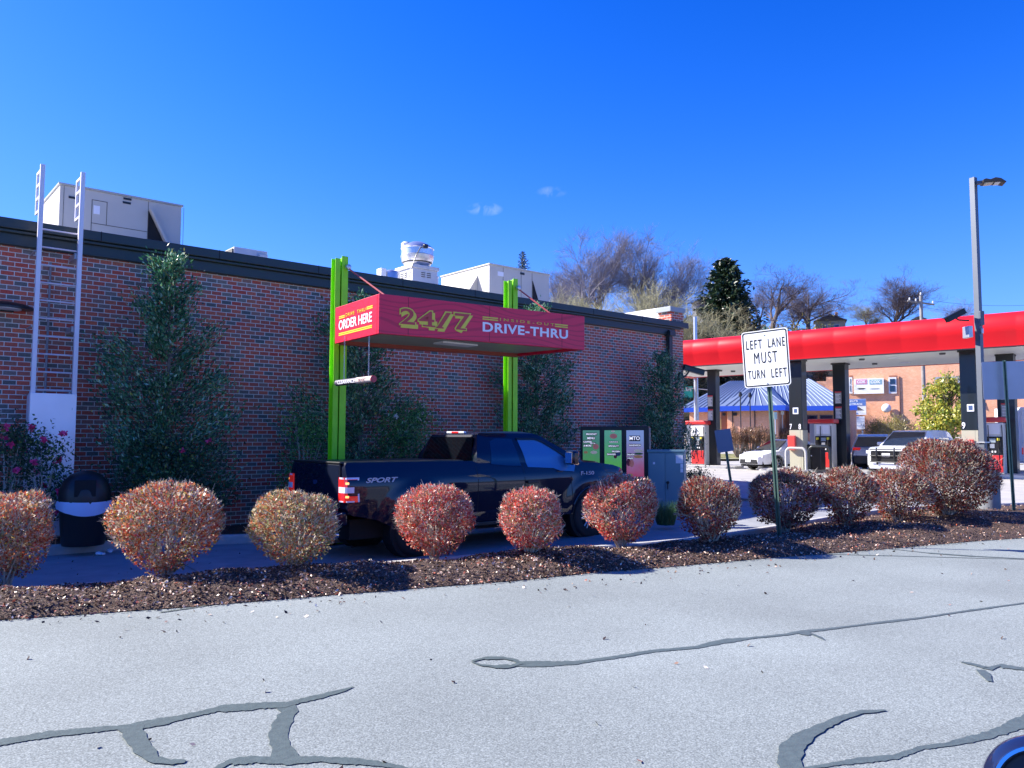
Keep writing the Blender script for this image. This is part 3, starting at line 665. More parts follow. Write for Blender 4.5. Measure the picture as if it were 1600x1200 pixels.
# ---------------------------------------------------------------- drive-through order canopy on two lime columns
ZB, ZTOP = 3.25, 3.87
fl = Vector((6.23, 10.53, 0)); fr = Vector((10.25, 10.04, 0)); bl = Vector((6.36, 12.2, 0)); br = Vector((10.1, 11.72, 0))
oc = thing('order_canopy', (fl.x, fl.y, 0), 'crimson drive-through canopy carried by two lime green columns over the pickup', 'canopy')
B = oc.location
def L3(v, z): return Vector((v.x-B.x, v.y-B.y, z))
exf = (fr-fl).normalized(); nf = exf.cross(Vector((0, 0, 1))); wf = (fr-fl).length
exl = (fl-bl).normalized(); nl = exl.cross(Vector((0, 0, 1))); wl_ = (fl-bl).length
mb = MB().prism([(0, ZB), (wf, ZB), (wf, ZTOP), (0, ZTOP)], L3(fl, 0), exf, (0, 0, 1), nf*-.07)
ff = part('front_fascia', mb, M['crimson'], oc, bevel=.006)
mb = MB().prism([(0, ZB), (wl_-.072, ZB), (wl_-.072, ZTOP), (0, ZTOP)], L3(bl, 0), exl, (0, 0, 1), nl*-.07)
sf = part('side_fascia', mb, M['crimson'], oc, bevel=.006)
mb = MB().prism([(0, ZB), (wl_, ZB), (wl_, ZTOP), (0, ZTOP)], L3(br, 0), (fr-br).normalized(), (0, 0, 1), exf*-.07); part('end_fascia', mb, M['crimson'], oc)
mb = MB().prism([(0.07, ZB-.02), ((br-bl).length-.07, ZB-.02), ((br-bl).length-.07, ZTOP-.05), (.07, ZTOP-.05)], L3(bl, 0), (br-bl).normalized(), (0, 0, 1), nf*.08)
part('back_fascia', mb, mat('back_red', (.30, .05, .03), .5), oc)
mb = MB(); ins = .075
A_ = [L3(fl, ZB+.05)+exf*ins-nf*ins, L3(fr, ZB+.05)-exf*ins-nf*ins, L3(br, ZB+.05)-exf*ins+nf*ins, L3(bl, ZB+.05)+exf*ins+nf*ins]
mb.add(A_+[q+Vector((0, 0, .06)) for q in A_], [(0, 1, 2, 3), (7, 6, 5, 4), (0, 4, 5, 1), (1, 5, 6, 2), (2, 6, 7, 3), (3, 7, 4, 0)])
part('ceiling', mb, M['soffit'], oc)
mb = MB(); mb.add([q+Vector((0, 0, .5)) for q in A_]+[q+Vector((0, 0, .55)) for q in A_], [(0, 1, 2, 3), (7, 6, 5, 4), (0, 4, 5, 1), (1, 5, 6, 2), (2, 6, 7, 3), (3, 7, 4, 0)])
part('roof_deck', mb, M['galv'], oc)
c = (A_[0]+A_[1]+A_[2]+A_[3])/4
part('ceiling_light', MB().cbox((c.x-.1, c.y, ZB+.035), (.75, .3, .03)), M['paper'], oc, bevel=.005)
# column pairs (two flanges with a gap) and ties
CY = 12.62
for px_, py_ in ((530, 401), (797, 436)):
    q = aty(px_, py_, CY); cx = q.x-B.x; cy = CY-B.y; top = q.z
    mb = MB().box((cx-.115, cy-.085, -.2), (cx-.012, cy-.07, top-.05)).box((cx-.06, cy-.07, -.2), (cx-.045, cy+.06, top-.06)).box((cx+.0, cy-.11, -.2), (cx+.125, cy-.095, top)).box((cx+.055, cy-.095, -.2), (cx+.07, cy+.06, top-.01)).box((cx-.115, cy+.06, -.2), (cx+.12, cy+.075, top-.04))
    col = part('column', mb, M['lime'], oc, bevel=.004)
    part('base_plate', MB().cbox((cx, cy, -.02), (.5, .42, .05)).cbox((cx, cy, -.1), (.62, .55, .12)), M['galv'], col)
    part('bracket_arm', MB().box((cx-.05, cy-1.0 if False else (bl.y-B.y)-.12, ZB+.12), (cx+.07, cy-.14, ZB+.36)), M['lime'], oc)
    t0 = Vector((cx+.1, cy-.15, top-.22)); t1 = Vector((cx+.45, cy-1.35, ZTOP-.02))
    part('tie_rod', MB().tube([t0, t1], .016, 8), M['redrod'], oc)
    part('rod_socket', MB().lathe([(.05, 0), (.045, .05), (.01, .06)], n=16, M=Matrix.Translation((cx+.1, cy-.14, top-.2)) @ Matrix.Rotation(R(90), 4, 'X')), M['galv'], oc, smooth=True)
q = aty(807, 600, CY+.1)
part('drain_post', MB().box((q.x-B.x-.05, CY+.15-B.y, -.2), (q.x-B.x+.07, CY+.3-B.y, ZB+.1)), mat('pink_lit_post', (.42, .22, .28), .5), oc)  # pink light on the post is put into its colour
# lettering
def fx(px): # front fascia parameter from pixel
    d = ray(px, 500); k = (fl.x*nf.x+fl.y*nf.y)/(d.x*nf.x+d.y*nf.y); p_ = Vector((d.x*k, d.y*k, 0)); return (p_-Vector((fl.x, fl.y, 0))).dot(exf)
def fz(px, py):
    d = ray(px, py); k = (fl.x*nf.x+fl.y*nf.y)/(d.x*nf.x+d.y*nf.y); return HC+d.z*k
def front(txt, pl, pr, yt, yb, mt, lift, bold=0, dx=0, dz=0, **kw):
    x0 = fx(pl); x1 = fx(pr); zb = fz(pl, yb); zt = fz(pl, yt)
    return lettering(txt, ff, L3(fl, 0)+exf*(x0+dx)+Vector((0, 0, zb+dz))+nf*lift, exf, (0, 0, 1), x1-x0, zt-zb, mt, .004, bold, **kw)
for ch, pl, pr, yt, yb in (('2', 623, 650, 479, 508), ('4', 652, 680, 483, 511), ('/', 680, 706, 485, 514), ('7', 708, 736, 487, 516)):
    front(ch, pl, pr, yt, yb, M['yellow'], .002, bold=.045, dx=.035, dz=-.035)
    front(ch, pl, pr, yt, yb, M['yellow'], .006, bold=.045)
    front(ch, pl+2, pr-2, yt+2, yb-2, M['redletter'], .011, bold=.012)
for pl, pr, y in ((660, 680, 511), (681, 693, 514), (712, 728, 516)):
    for (m__, l_, d_, dd) in ((M['yellow'], .0075, 1.2, 0), (M['redletter'], .0125, -.4, .0)):
        x0, x1 = fx(pl-d_), fx(pr+d_); z = fz(pl, y); h_ = .05 if d_ > 0 else .026; z0 = z+(.0 if d_ > 0 else .012)
        part('serif', MB().prism([(x0, z0), (x1, z0), (x1, z0+h_), (x0, z0+h_)], L3(fl, 0)+nf*l_, exf, (0, 0, 1), nf*-.003), m__, ff)
front('DRIVE-THRU', 754, 887, 503, 518, M['wht'], .003, bold=.026, space=1.08)
front('I N S I D E - O U T', 781, 866, 497, 501, M['yellow'], .003, bold=.0)
for pl, pr, yt in ((754, 778, 495), (754, 778, 498.2), (867, 887, 507-.5), (867, 887, 509.6)):
    x0, x1 = fx(pl), fx(pr); z = fz(pl, yt)
    part('stripe', MB().prism([(x0, z-.012), (x1, z-.012), (x1, z+.008), (x0, z+.008)], L3(fl, 0)+nf*.004, exf, (0, 0, 1), nf*-.003), M['yellow'], ff)
for px_ in (638, 765, 878):
    x0 = fx(px_); mb = MB().prism([(x0-.003, ZB+.01), (x0+.003, ZB+.01), (x0+.003, ZTOP-.01), (x0-.003, ZTOP-.01)], L3(fl, 0)+nf*.0015, exf, (0, 0, 1), nf*-.004); part('panel_seam', mb, M['dark'], ff)
def side(txt, u0, u1, v0, v1, mt, bold=0, **kw):
    return lettering(txt, sf, L3(bl, 0)+exl*(u0*wl_)+Vector((0, 0, ZB+v0*(ZTOP-ZB)))+nl*.003, exl, (0, 0, 1), (u1-u0)*wl_, (v1-v0)*(ZTOP-ZB), mt, .004, bold, **kw)
side('ORDER HERE', .10, .86, .34, .60, M['wht'], bold=.016)
side("DRIVE  THRU", .27, .72, .66, .75, M['yellow'], bold=.0, space=1.25)
for u0, u1, v in ((.10, .24, .665), (.10, .24, .71), (.74, .87, .70), (.74, .87, .745), (.10, .86, .245), (.10, .86, .20)):
    part('stripe', MB().prism([(u0*wl_, ZB+v*.62-.009), (u1*wl_, ZB+v*.62-.009), (u1*wl_, ZB+v*.62+.009), (u0*wl_, ZB+v*.62+.009)], L3(bl, 0)+nl*.004, exl, (0, 0, 1), nl*-.003), M['yellow'], sf)

# clearance bar on chains
p0 = aty(583, 592, 10.75); p1 = aty(527, 597, 12.0)
cb = thing('clearance_bar', ((p0.x+p1.x)/2, (p0.y+p1.y)/2, p0.z-.06), 'round white and dark clearance bar hanging on chains under the order canopy', 'clearance bar')
Bc = cb.location; a_ = p0-Bc; b_ = p1-Bc; b_.z = a_.z; m_ = a_.lerp(b_, .42)
part('white_tube', MB().tube([a_, m_], .052, 20), mat('bar_white', (.70, .60, .55), .5), cb, smooth=True)
part('dark_tube', MB().tube([m_, b_], .052, 20), mat('bar_dark', (.10, .085, .13), .5), cb, smooth=True)
part('red_cap', MB().tube([a_+(a_-m_).normalized()*.02, a_], .055, 20), mat('cap_red', (.42, .05, .06), .5), cb, smooth=True)
ed = (a_-b_).normalized(); en = ed.cross(Vector((0, 0, 1)))
lettering('CLEARANCE', cb, b_+ed*.12+en*.056+Vector((0, 0, -.03)), ed, (0, 0, 1), .62, .06, M['wht'], .002, .01)
lettering("9'0\"", cb, m_+ed*.12+en*.056+Vector((0, 0, -.03)), ed, (0, 0, 1), .26, .06, mat('grey_text', (.35, .2, .2), .5), .002, .01)
for q in (a_.lerp(b_, .12), a_.lerp(b_, .8)):
    mb = MB(); z = q.z+.05; k = 0; ztop = ZB+.05-Bc.z
    while z < ztop:
        e = Vector((1, 0, 0)) if k % 2 else Vector((0, 1, 0)); ring = []
        for i in range(9):
            an = 2*math.pi*i/8; ring.append(q+Vector((0, 0, z-q.z+.018+.022*math.sin(an)))+e*.010*math.cos(an))
        mb.tube(ring, .0035, 4, cap=False); z += .034; k += 1
    part('chain', mb, M['galv'], cb)

# ---------------------------------------------------------------- menu board and cabinet
rv = (_r*.95 - Vector((_h[0], _h[1], 0))*.30).normalized(); rzb = math.atan2(rv.y, rv.x)
q = att(907, 760, 18.6); q.z = g(q.x, q.y)+.1
mbw = 111/F*18.3/1.0; mt_ = (HC-(668-686)/F*18.4)
mn = thing('menu_board', (q.x, q.y, q.z), 'three-panel drive-through menu board in a black frame beyond the pickup bonnet', 'menu board', rz=rzb)
H = 1.92-q.z; W_ = 1.60
part('housing', MB().box((0, 0, .25), (W_, .30, H)), M['black'], mn, bevel=.01)
part('side_panel', MB().box((W_+.001, .02, .27), (W_+.012, .28, H-.03)), mat('teal_side', (.10, .17, .19), .5), mn)
part('pedestal', MB().box((.2, .08, -.15), (W_-.2, .22, .25)), M['black'], mn)
def menu_bg(name, top, bot):
    m = bpy.data.materials.new(name); m.use_nodes = True; nt = m.node_tree; b = nt.nodes['Principled BSDF']
    t = nt.nodes.new('ShaderNodeTexCoord'); s = nt.nodes.new('ShaderNodeSeparateXYZ'); nt.links.new(t.outputs['Object'], s.inputs[0])
    r = nt.nodes.new('ShaderNodeMapRange'); r.inputs[1].default_value = .7; r.inputs[2].default_value = 1.6; nt.links.new(s.outputs[2], r.inputs[0])
    n = nt.nodes.new('ShaderNodeTexNoise'); n.inputs['Scale'].default_value = 3; nt.links.new(t.outputs['Object'], n.inputs[0])
    ad = nt.nodes.new('ShaderNodeMath'); ad.operation = 'MULTIPLY_ADD'; ad.inputs[1].default_value = .5; ad.inputs[2].default_value = -.25; nt.links.new(n.outputs[0], ad.inputs[0])
    a2 = nt.nodes.new('ShaderNodeMath'); a2.operation = 'ADD'; a2.use_clamp = True; nt.links.new(ad.outputs[0], a2.inputs[0]); nt.links.new(r.outputs[0], a2.inputs[1])
    x = nt.nodes.new('ShaderNodeMix'); x.data_type = 'RGBA'; nt.links.new(a2.outputs[0], x.inputs[0]); x.inputs[6].default_value = (*bot, 1); x.inputs[7].default_value = (*top, 1)
    nt.links.new(x.outputs[2], b.inputs['Base Color']); b.inputs['Roughness'].default_value = .12; nt.links.new(x.outputs[2], b.inputs['Emission Color']); b.inputs['Emission Strength'].default_value = .4
    return m
mtx = mat('menu_text', (.80, .80, .84), .4, emit=(.8, .8, .85), estr=.3); mdk = mat('menu_chip', (.02, .02, .03), .4)
fcol = {'bun': mat('food_bun', (.55, .28, .10), .5, emit=(.55, .28, .1), estr=.08), 'pink': mat('food_pink', (.60, .22, .16), .5, emit=(.6, .2, .15), estr=.08), 'cream': mat('food_cream', (.70, .62, .45), .5, emit=(.7, .6, .4), estr=.08), 'cup': mat('food_cup', (.12, .14, .18), .3), 'leaf': mat('food_leaf', (.10, .26, .05), .5), 'cherry': mat('food_red', (.45, .04, .05), .4)}
def disc(mb, x, z, rx, rz_, y=-.010, n=18): mb.add([(x+rx*math.cos(2*math.pi*i/n), y, z+rz_*math.sin(2*math.pi*i/n)) for i in range(n)]+[(x+rx*math.cos(2*math.pi*i/n), y+.003, z+rz_*math.sin(2*math.pi*i/n)) for i in range(n)], [tuple(range(n)), tuple(reversed(range(n, 2*n)))]+[(i, i+n, (i+1) % n+n, (i+1) % n) for i in range(n)])
texts = [[('BREAKFAST', .22, .30, .62, .055), ('MENU', .28, .38, .44, .07), ('COFFEE', .04, .66-.20, .5, .06), ('& MORE', .06, .72-.18, .46, .06), ('HOT TEA', .46, .50, .3, .04), ('SIDES', .50, 1.02, .36, .05), ('SOUPS', .52, 1.10, .36, .05)],
         [('SPECIALTY', .25, .55, .6, .05), ('DRINKS', .3, .47, .5, .03), ('SHAKES', .16, .72, .5, .05), ('FROZEN', .45, .66, .45, .05), ('ICED', .52, 1.06, .26, .05), ('COFFEE', .52, 1.14, .38, .05)],
         [('MTO', .18, .36, .6, .12), ('SANDWICH', .16, .53, .66, .05), ('SALADS', .04, .72, .42, .05), ('WRAPS', .04, .80, .34, .04), ('BURGERS', .46, 1.20, .46, .06), ('CHICKEN', .46, 1.29, .46, .05)]]
bgs = [menu_bg('menu_green', (.05, .16, .12), (.06, .26, .02)), menu_bg('menu_green_light', (.06, .22, .14), (.07, .30, .02)), menu_bg('menu_plum', (.14, .20, .36), (.26, .02, .06))]
foods = [[('pink', .80, .58, .20, .11), ('cream', .68, .70, .20, .065), ('bun', .18, .70, .12, .05), ('leaf', .22, .95, .16, .12), ('cup', .2, 1.2, .14, .05)],
         [('pink', .55, .36, .22, .10), ('cream', .52, .26, .10, .035), ('cup', .82, .72, .17, .10), ('cherry', .66, .78, .10, .08), ('cup', .24, 1.04, .18, .12), ('cream', .24, .96, .16, .04), ('bun', .7, 1.4, .12, .06)],
         [('cream', .72, .66, .28, .06), ('leaf', .72, .72, .26, .04), ('bun', .70, .78, .26, .06), ('pink', .3, .92, .14, .14), ('cherry', .12, .9, .12, .14), ('bun', .2, 1.16, .18, .06), ('cream', .2, 1.26, .18, .05), ('bun', .3, 1.42, .10, .09)]]
pw = .40
for i in range(3):
    x0 = .06+i*.515; pn = part('menu_panel', MB().box((x0, -.006, .33), (x0+pw, .0, H-.09)), bgs[i], mn)
    T0 = H-.09
    def zz_(t): return T0 - (t-.24)*1.12
    for (k_, u, t, ru, rv_) in foods[i]:
        mbq = MB(); disc(mbq, x0+u*pw*.97, zz_(t), min(ru, .98-u if u > .5 else u)*pw, rv_*.6); part('food_picture', mbq, fcol[k_], pn)
    for (tx, u, t, wd, ht) in texts[i]:
        part('text_chip', MB().box((x0+u*pw-.006, -.0145, zz_(t)-ht*.95), (x0+(u+wd)*pw+.006, -.0135, zz_(t)+.012)), mdk, pn)
        lettering(tx, pn, (x0+u*pw, -.018, zz_(t)-ht*.75), (1, 0, 0), (0, 0, 1), wd*pw, ht*.72, mtx, .003, .03)
q = att(1013, 770, 17.9); q.z = g(q.x, q.y)+.1
cabm = mat('cabinet_enamel', (.14, .26, .30), .45, var=.06, vscale=2)
cb2 = thing('utility_cabinet', (q.x, q.y, q.z), 'teal grey two-door steel cabinet standing right of the menu board', 'cabinet', rz=rzb)
CH = 1.39-q.z; CW = .80
part('body', MB().box((0, 0, -.15), (CW, .5, CH-.06)), cabm, cb2, bevel=.008)
part('top', MB().box((-.02, -.02, CH-.06), (CW+.02, .52, CH)), cabm, cb2, bevel=.01)
for x0, x1_ in ((.02, CW*.475), (CW*.485, CW-.02)):
    part('door', MB().box((x0, -.016, .02), (x1_, -.001, CH-.08)), cabm, cb2, bevel=.004)
part('handle', MB().lathe([(.035, 0), (.03, .03), (.012, .04)], n=16, M=Matrix.Translation((CW*.55, -.018, CH*.47)) @ Matrix.Rotation(R(90), 4, 'X')), M['black'], cb2)
part('grip', MB().box((CW*.54, -.07, CH*.36), (CW*.56, -.04, CH*.47)), M['black'], cb2)
part('sticker', MB().cbox((CW*.17, -.018, CH*.78), (.045, .003, .05)), M['paper'], cb2)
part('notice', MB().box((CW-.18, -.021, CH-.30), (CW-.02, -.017, CH-.12)), M['paper'], cb2)
part('notice', MB().box((CW-.08, -.021, CH-.40), (CW-.02, -.017, CH-.31)), M['paper'], cb2)
part('notice', MB().box((CW-.08, -.021, CH-.50), (CW-.02, -.017, CH-.41)), M['paper'], cb2)

# ---------------------------------------------------------------- litter bin by the ladder
q = atz(130, 846, .0)
bn = thing('trash_can', (q.x, q.y, 0.0), 'black dome-topped trash can with a loose blue-white liner, below the ladder', 'trash can')
part('body', MB().lathe([(.30, -.05), (.315, 0), (.36, .58), (.37, .60), (.36, .62)], n=36), M['black'], bn, smooth=True)
part('dome_lid', MB().lathe([(.37, .60), (.375, .66), (.36, .82), (.31, .95), (.22, 1.05), (.10, 1.10), (.01, 1.11)], n=36), M['black'], bn, smooth=True)
dv = Vector((-q.x, -q.y, 0)).normalized(); rgt = Vector((0, 0, 1)).cross(dv)*1
part('opening', MB().prism([(-.15, .72), (.15, .72), (.15, .98), (-.15, .98)], dv*.30, rgt, (0, 0, 1), dv*.055), M['dark'], bn, bevel=.01)
mb = MB(); n = 40; vs = []; fs = []
for i in range(n):
    a = 2*math.pi*i/n; dz = .03*math.sin(a*1+.8)-.045*max(0, math.cos(a-2.2+math.pi))
    wob = .006*math.sin(a*9)+.005*math.sin(a*17)
    lo = .52 - .10*max(0, math.cos(a-math.atan2(dv.y, dv.x)-.1))**2
    for r_, z in ((.378+wob, .655+dz*.4), (.392+wob*1.5, .61+dz), (.385+wob, lo)): vs.append((r_*math.cos(a), r_*math.sin(a), z))
for i in range(n):
    j = (i+1) % n
    for k in range(2): fs.append((i*3+k, j*3+k, j*3+k+1, i*3+k+1))
part('bag_liner', MB().add(vs, fs), mat('liner', (.50, .58, .78), .4), bn, smooth=True)
# paper cups lying in the lane
for px_, py_, rr, lab in ((158, 865, 1.0, 'crushed white paper cup on the drive lane beside the trash can'), (172, 861, .7, 'white paper scrap on the drive lane right of the crushed cup')):
    q = atz(px_, py_, -.17); t = thing('paper_cup', (q.x, q.y, g(q.x, q.y)+.03), lab, 'litter', rz=rr*2)
    part('cup', MB().lathe([(.03, -.06), (.045, .06), (.047, .065)], n=14, M=Matrix.Rotation(R(90), 4, 'Y') @ Matrix.Diagonal((.6, 1, 1, 1))), M['paper'], t)
    part('rim', MB().lathe([(.046, .062), (.05, .066), (.046, .07)], n=14, M=Matrix.Rotation(R(90), 4, 'Y') @ Matrix.Diagonal((.6, 1, 1, 1))), M['paper'], t)

# ---------------------------------------------------------------- vehicles
def shell(outline, yf, xs=(), zs=()):
    bm = bmesh.new(); n = len(outline)
    a = [bm.verts.new((x, -1, z)) for x, z in outline]; b = [bm.verts.new((x, 1, z)) for x, z in outline]
    bm.faces.new(a); bm.faces.new(list(reversed(b)))
    for i in range(n): bm.faces.new((a[(i+1) % n], a[i], b[i], b[(i+1) % n]))
    for x in xs: bmesh.ops.bisect_plane(bm, geom=bm.verts[:]+bm.edges[:]+bm.faces[:], plane_co=(x, 0, 0), plane_no=(1, 0, 0))
    for z in zs: bmesh.ops.bisect_plane(bm, geom=bm.verts[:]+bm.edges[:]+bm.faces[:], plane_co=(0, 0, z), plane_no=(0, 0, 1))
    for y in (-.72, -.4, 0, .4, .72): bmesh.ops.bisect_plane(bm, geom=bm.verts[:]+bm.edges[:]+bm.faces[:], plane_co=(0, y, 0), plane_no=(0, 1, 0))
    for v in bm.verts:
        X, Z = v.co.x, v.co.z; k = yf(X, Z); v.co.y *= k
    bmesh.ops.triangulate(bm, faces=[f for f in bm.faces if len(f.verts) > 4])
    mb = MB(); bm.verts.index_update()
    mb.add([v.co.copy() for v in bm.verts], [tuple(v.index for v in f.verts) for f in bm.faces]); bm.free(); return mb
def arch(cx, r, z0, up=False, n=12, cz=None):
    """points of a wheel arch from front to rear at sill height z0 (walking towards -x)"""
    cz = .40 if cz is None else cz; dx = math.sqrt(max(0, r*r-(z0-cz)**2)); a0 = math.atan2(z0-cz, dx)
    return [(cx+r*math.cos(a0+(math.pi-2*a0)*i/n), cz+r*math.sin(a0+(math.pi-2*a0)*i/n)) for i in range(n+1)]
def paint(name, col, coat=1.0, rough=.5, spec=.2):
    m = mat(name, col, rough, coat=coat, spec=spec); return m
def interp(pts, x):
    if x <= pts[0][0]: return pts[0][1]
    for a, b in zip(pts[:-1], pts[1:]):
        if x <= b[0]: t = (x-a[0])/(b[0]-a[0]); return a[1]+(b[1]-a[1])*t
    return pts[-1][1]
def sidepane(parent, name, poly, yf, m, side=-1, t=.006, lift=.004):
    bm = bmesh.new(); bm.faces.new([bm.verts.new((x, 0, z)) for x, z in poly])
    xs = [p[0] for p in poly]; zs = [p[1] for p in poly]
    for ax, lo, hi, st in ((0, min(xs), max(xs), .15), (2, min(zs), max(zs), .06)):
        q = lo+st
        while q < hi-.01:
            co = [0, 0, 0]; no = [0, 0, 0]; co[ax] = q; no[ax] = 1
            bmesh.ops.bisect_plane(bm, geom=bm.verts[:]+bm.edges[:]+bm.faces[:], plane_co=co, plane_no=no); q += st
    r = bmesh.ops.extrude_face_region(bm, geom=bm.faces[:]); new = set(v for v in r['geom'] if isinstance(v, bmesh.types.BMVert))
    for v in bm.verts: v.co.y = side*(yf(v.co.x, v.co.z)+(lift if v in new else -.02))
    bm.verts.index_update(); mb = MB(); mb.add([v.co.copy() for v in bm.verts], [tuple(v.index for v in f.verts) for f in bm.faces]); bm.free()
    return part(name, mb, m, parent, smooth=True)
def endpane(parent, name, x0, z0, w0, x1, z1, w1, m, off, thick=.02, bow=0.0):
    """window across the car between lower line (x0,z0,half w0) and upper line (x1,z1,half w1)"""
    d = Vector((x1-x0, 0, z1-z0)).normalized(); nrm = Vector((-d.z, 0, d.x)) if off > 0 else Vector((d.z, 0, -d.x))
    if off > 0: nrm = Vector((d.z, 0, -d.x))
    else: nrm = Vector((-abs(d.z), 0, abs(d.x)))
    nrm = nrm.normalized(); mb = MB(); vs = []; K = 8
    for (x, z, w) in ((x0, z0, w0), (x1, z1, w1)):
        for i in range(K+1):
            t = -1+2*i/K; vs.append(Vector((x, t*w, z))+nrm*(.006)+Vector((off*bow*(1-t*t), 0, 0)))
    m2 = len(vs); vs += [v-nrm*thick for v in vs]
    fs = [(i, i+1, K+1+i+1, K+1+i) for i in range(K)]+[(m2+K+1+i, m2+K+1+i+1, m2+i+1, m2+i) for i in range(K)]
    mb.add(vs, fs); return part(name, mb, m, parent, smooth=False)
def wheel(parent, x, y, r, w, rimm, spokes=6, rr=.62, side=-1):
    o = part('tyre', MB().lathe([(r*.60, -w/2), (r*.90, -w/2), (r*.97, -w*.42), (r, -w*.3), (r, w*.3), (r*.97, w*.42), (r*.90, w/2), (r*.60, w/2)], n=40, M=Matrix.Translation((x, y, r)) @ Matrix.Rotation(R(90), 4, 'X'), cap=False), M['rubber'], parent, smooth=True)
    mb = MB(); Mx = Matrix.Translation((x, y+side*w*.30, r)) @ Matrix.Rotation(R(90), 4, 'X')
    # rim barrel (open ring) and spokes
    n = 36; vs = []; prof = [(r*rr, -.04), (r*rr, .05), (r*(rr-.05), .05), (r*(rr-.07), -.03)]
    for q, z in prof:
        for k in range(n): a = 2*math.pi*k/n; vs.append(Mx @ Vector((q*math.cos(a), q*math.sin(a), z*(-side))))
    mb.add(vs, [(i*n+k, i*n+(k+1) % n, (i+1)*n+(k+1) % n, (i+1)*n+k) for i in range(3) for k in range(n)])
    for k in range(spokes):
        for dd_ in (-.09, .09):
            a = 2*math.pi*k/spokes; c_, s_ = math.cos(a), math.sin(a)
            p_ = [Vector((math.cos(a+dd_*2.2)*r*.10, math.sin(a+dd_*2.2)*r*.10, .045*(-side))), Vector((math.cos(a+dd_*1.7)*r*(rr-.04), math.sin(a+dd_*1.7)*r*(rr-.04), .035*(-side)))]
            mb.tube([Mx @ q for q in p_], [.022, .016], 6)
    mb.lathe([(.01, -.01), (r*.17, -.01), (r*.17, .05), (.01, .06)], n=20, M=Mx @ Matrix.Scale(-side, 4, (0, 0, 1)))
    rim = part('rim', mb, rimm, o, smooth=True)
    part('brake_disc', MB().lathe([(.01, -.005), (r*(rr-.08), -.005), (r*(rr-.08), .0), (.01, .0)], n=28, M=Mx @ Matrix.Translation((0, 0, .05*side))), M['dark'], o)
    o.name = 'wheel'; return o
P_navy = paint('navy_paint', (.001, .005, .022), 1.0, .5, .1)
TR = thing('pickup_truck', (5.62, 11.33, -.2), 'dark navy extended-cab pickup waiting under the crimson order canopy', 'pickup truck')
RW, FW, WR = 1.24, 4.93, .405
TR.scale = (1.035, 1, 1)
zs_ = .56
out = [(0.06, .74), (0.03, .80), (.03, 1.42), (.06, 1.47), (2.3, 1.465), (2.36, 1.44), (4.60, 1.43), (4.72, 1.405), (5.15, 1.385), (5.60, 1.335), (5.88, 1.26), (5.98, 1.16), (6.02, .95), (6.03, .72), (6.0, .58), (5.60, .55)]
out += [(x, z) for x, z in arch(FW, .50, .5, cz=.44)]
out += [(FW-.52, .47), (RW+.52, .47)] + [(x, z) for x, z in arch(RW, .50, .5, cz=.44)] + [(.5, .62), (.12, .70)]
def yf_lo(x, z):
    base = interp([(.0, .96), (.25, .985), (2.3, .99), (4.3, .99), (5.3, .975), (5.8, .92), (6.0, .80), (6.06, .72)], x)
    sh = interp([(.44, -.035), (.60, -.012), (.80, .0), (1.00, .010), (1.12, .010), (1.20, .004), (1.26, -.02), (1.36, -.06), (1.48, -.12)], z)
    for c in (RW, FW):
        d = math.hypot(x-c, z-.44)
        if d < .80: sh += .045*(1-S(d, .62, .78))*(1-S(z, 1.12, 1.3))
    return base+sh
body = shell(out, yf_lo, xs=[.1, .25]+[.4+.1*i for i in range(20)]+[2.5+.25*i for i in range(7)]+[4.1+.1*i for i in range(18)]+[5.95], zs=[.6, .7, .8, .9, 1.0, 1.06, 1.12, 1.17, 1.22, 1.26, 1.3, 1.35])
bo = part('body', body, P_navy, TR, smooth=True)
# hollow bed: dark liner block set into the bed top
part('bed_liner', MB().box((.12, -.74, 1.45), (2.22, .74, 1.477)), M['black'], TR)
def yf_cab(x, z):
    k = S(z, 1.40, 1.96); return interp([(2.2, .90), (4.0, .905), (4.8, .90)], x)-.20*k-.03*k*k + (.0 if z < 1.9 else -.05)
cab = [(2.38, 1.40), (2.40, 1.55), (2.55, 1.90), (2.66, 1.945), (3.1, 1.965), (3.55, 1.96), (3.80, 1.93), (3.95, 1.88), (4.82, 1.40)]
cabm_ = shell(cab, yf_cab, xs=[2.5, 2.7, 3.1, 3.5, 3.9, 4.2, 4.5], zs=[1.5, 1.6, 1.7, 1.8, 1.88, 1.93])
part('cab', cabm_, P_navy, TR, smooth=True)
gls = mat('tinted_glass', (.006, .016, .045), .04, spec=.7, coat=.6)
clear = mat('front_door_glass', (.06, .20, .42), .06, spec=.5, coat=.5)
def yw(x, z): return yf_lo(x, z)+.004 if z < 1.39 else max(yf_lo(x, min(z, 1.43))+.004-(z-1.43 if z > 1.43 else 0)*1.2, yf_cab(x, z))
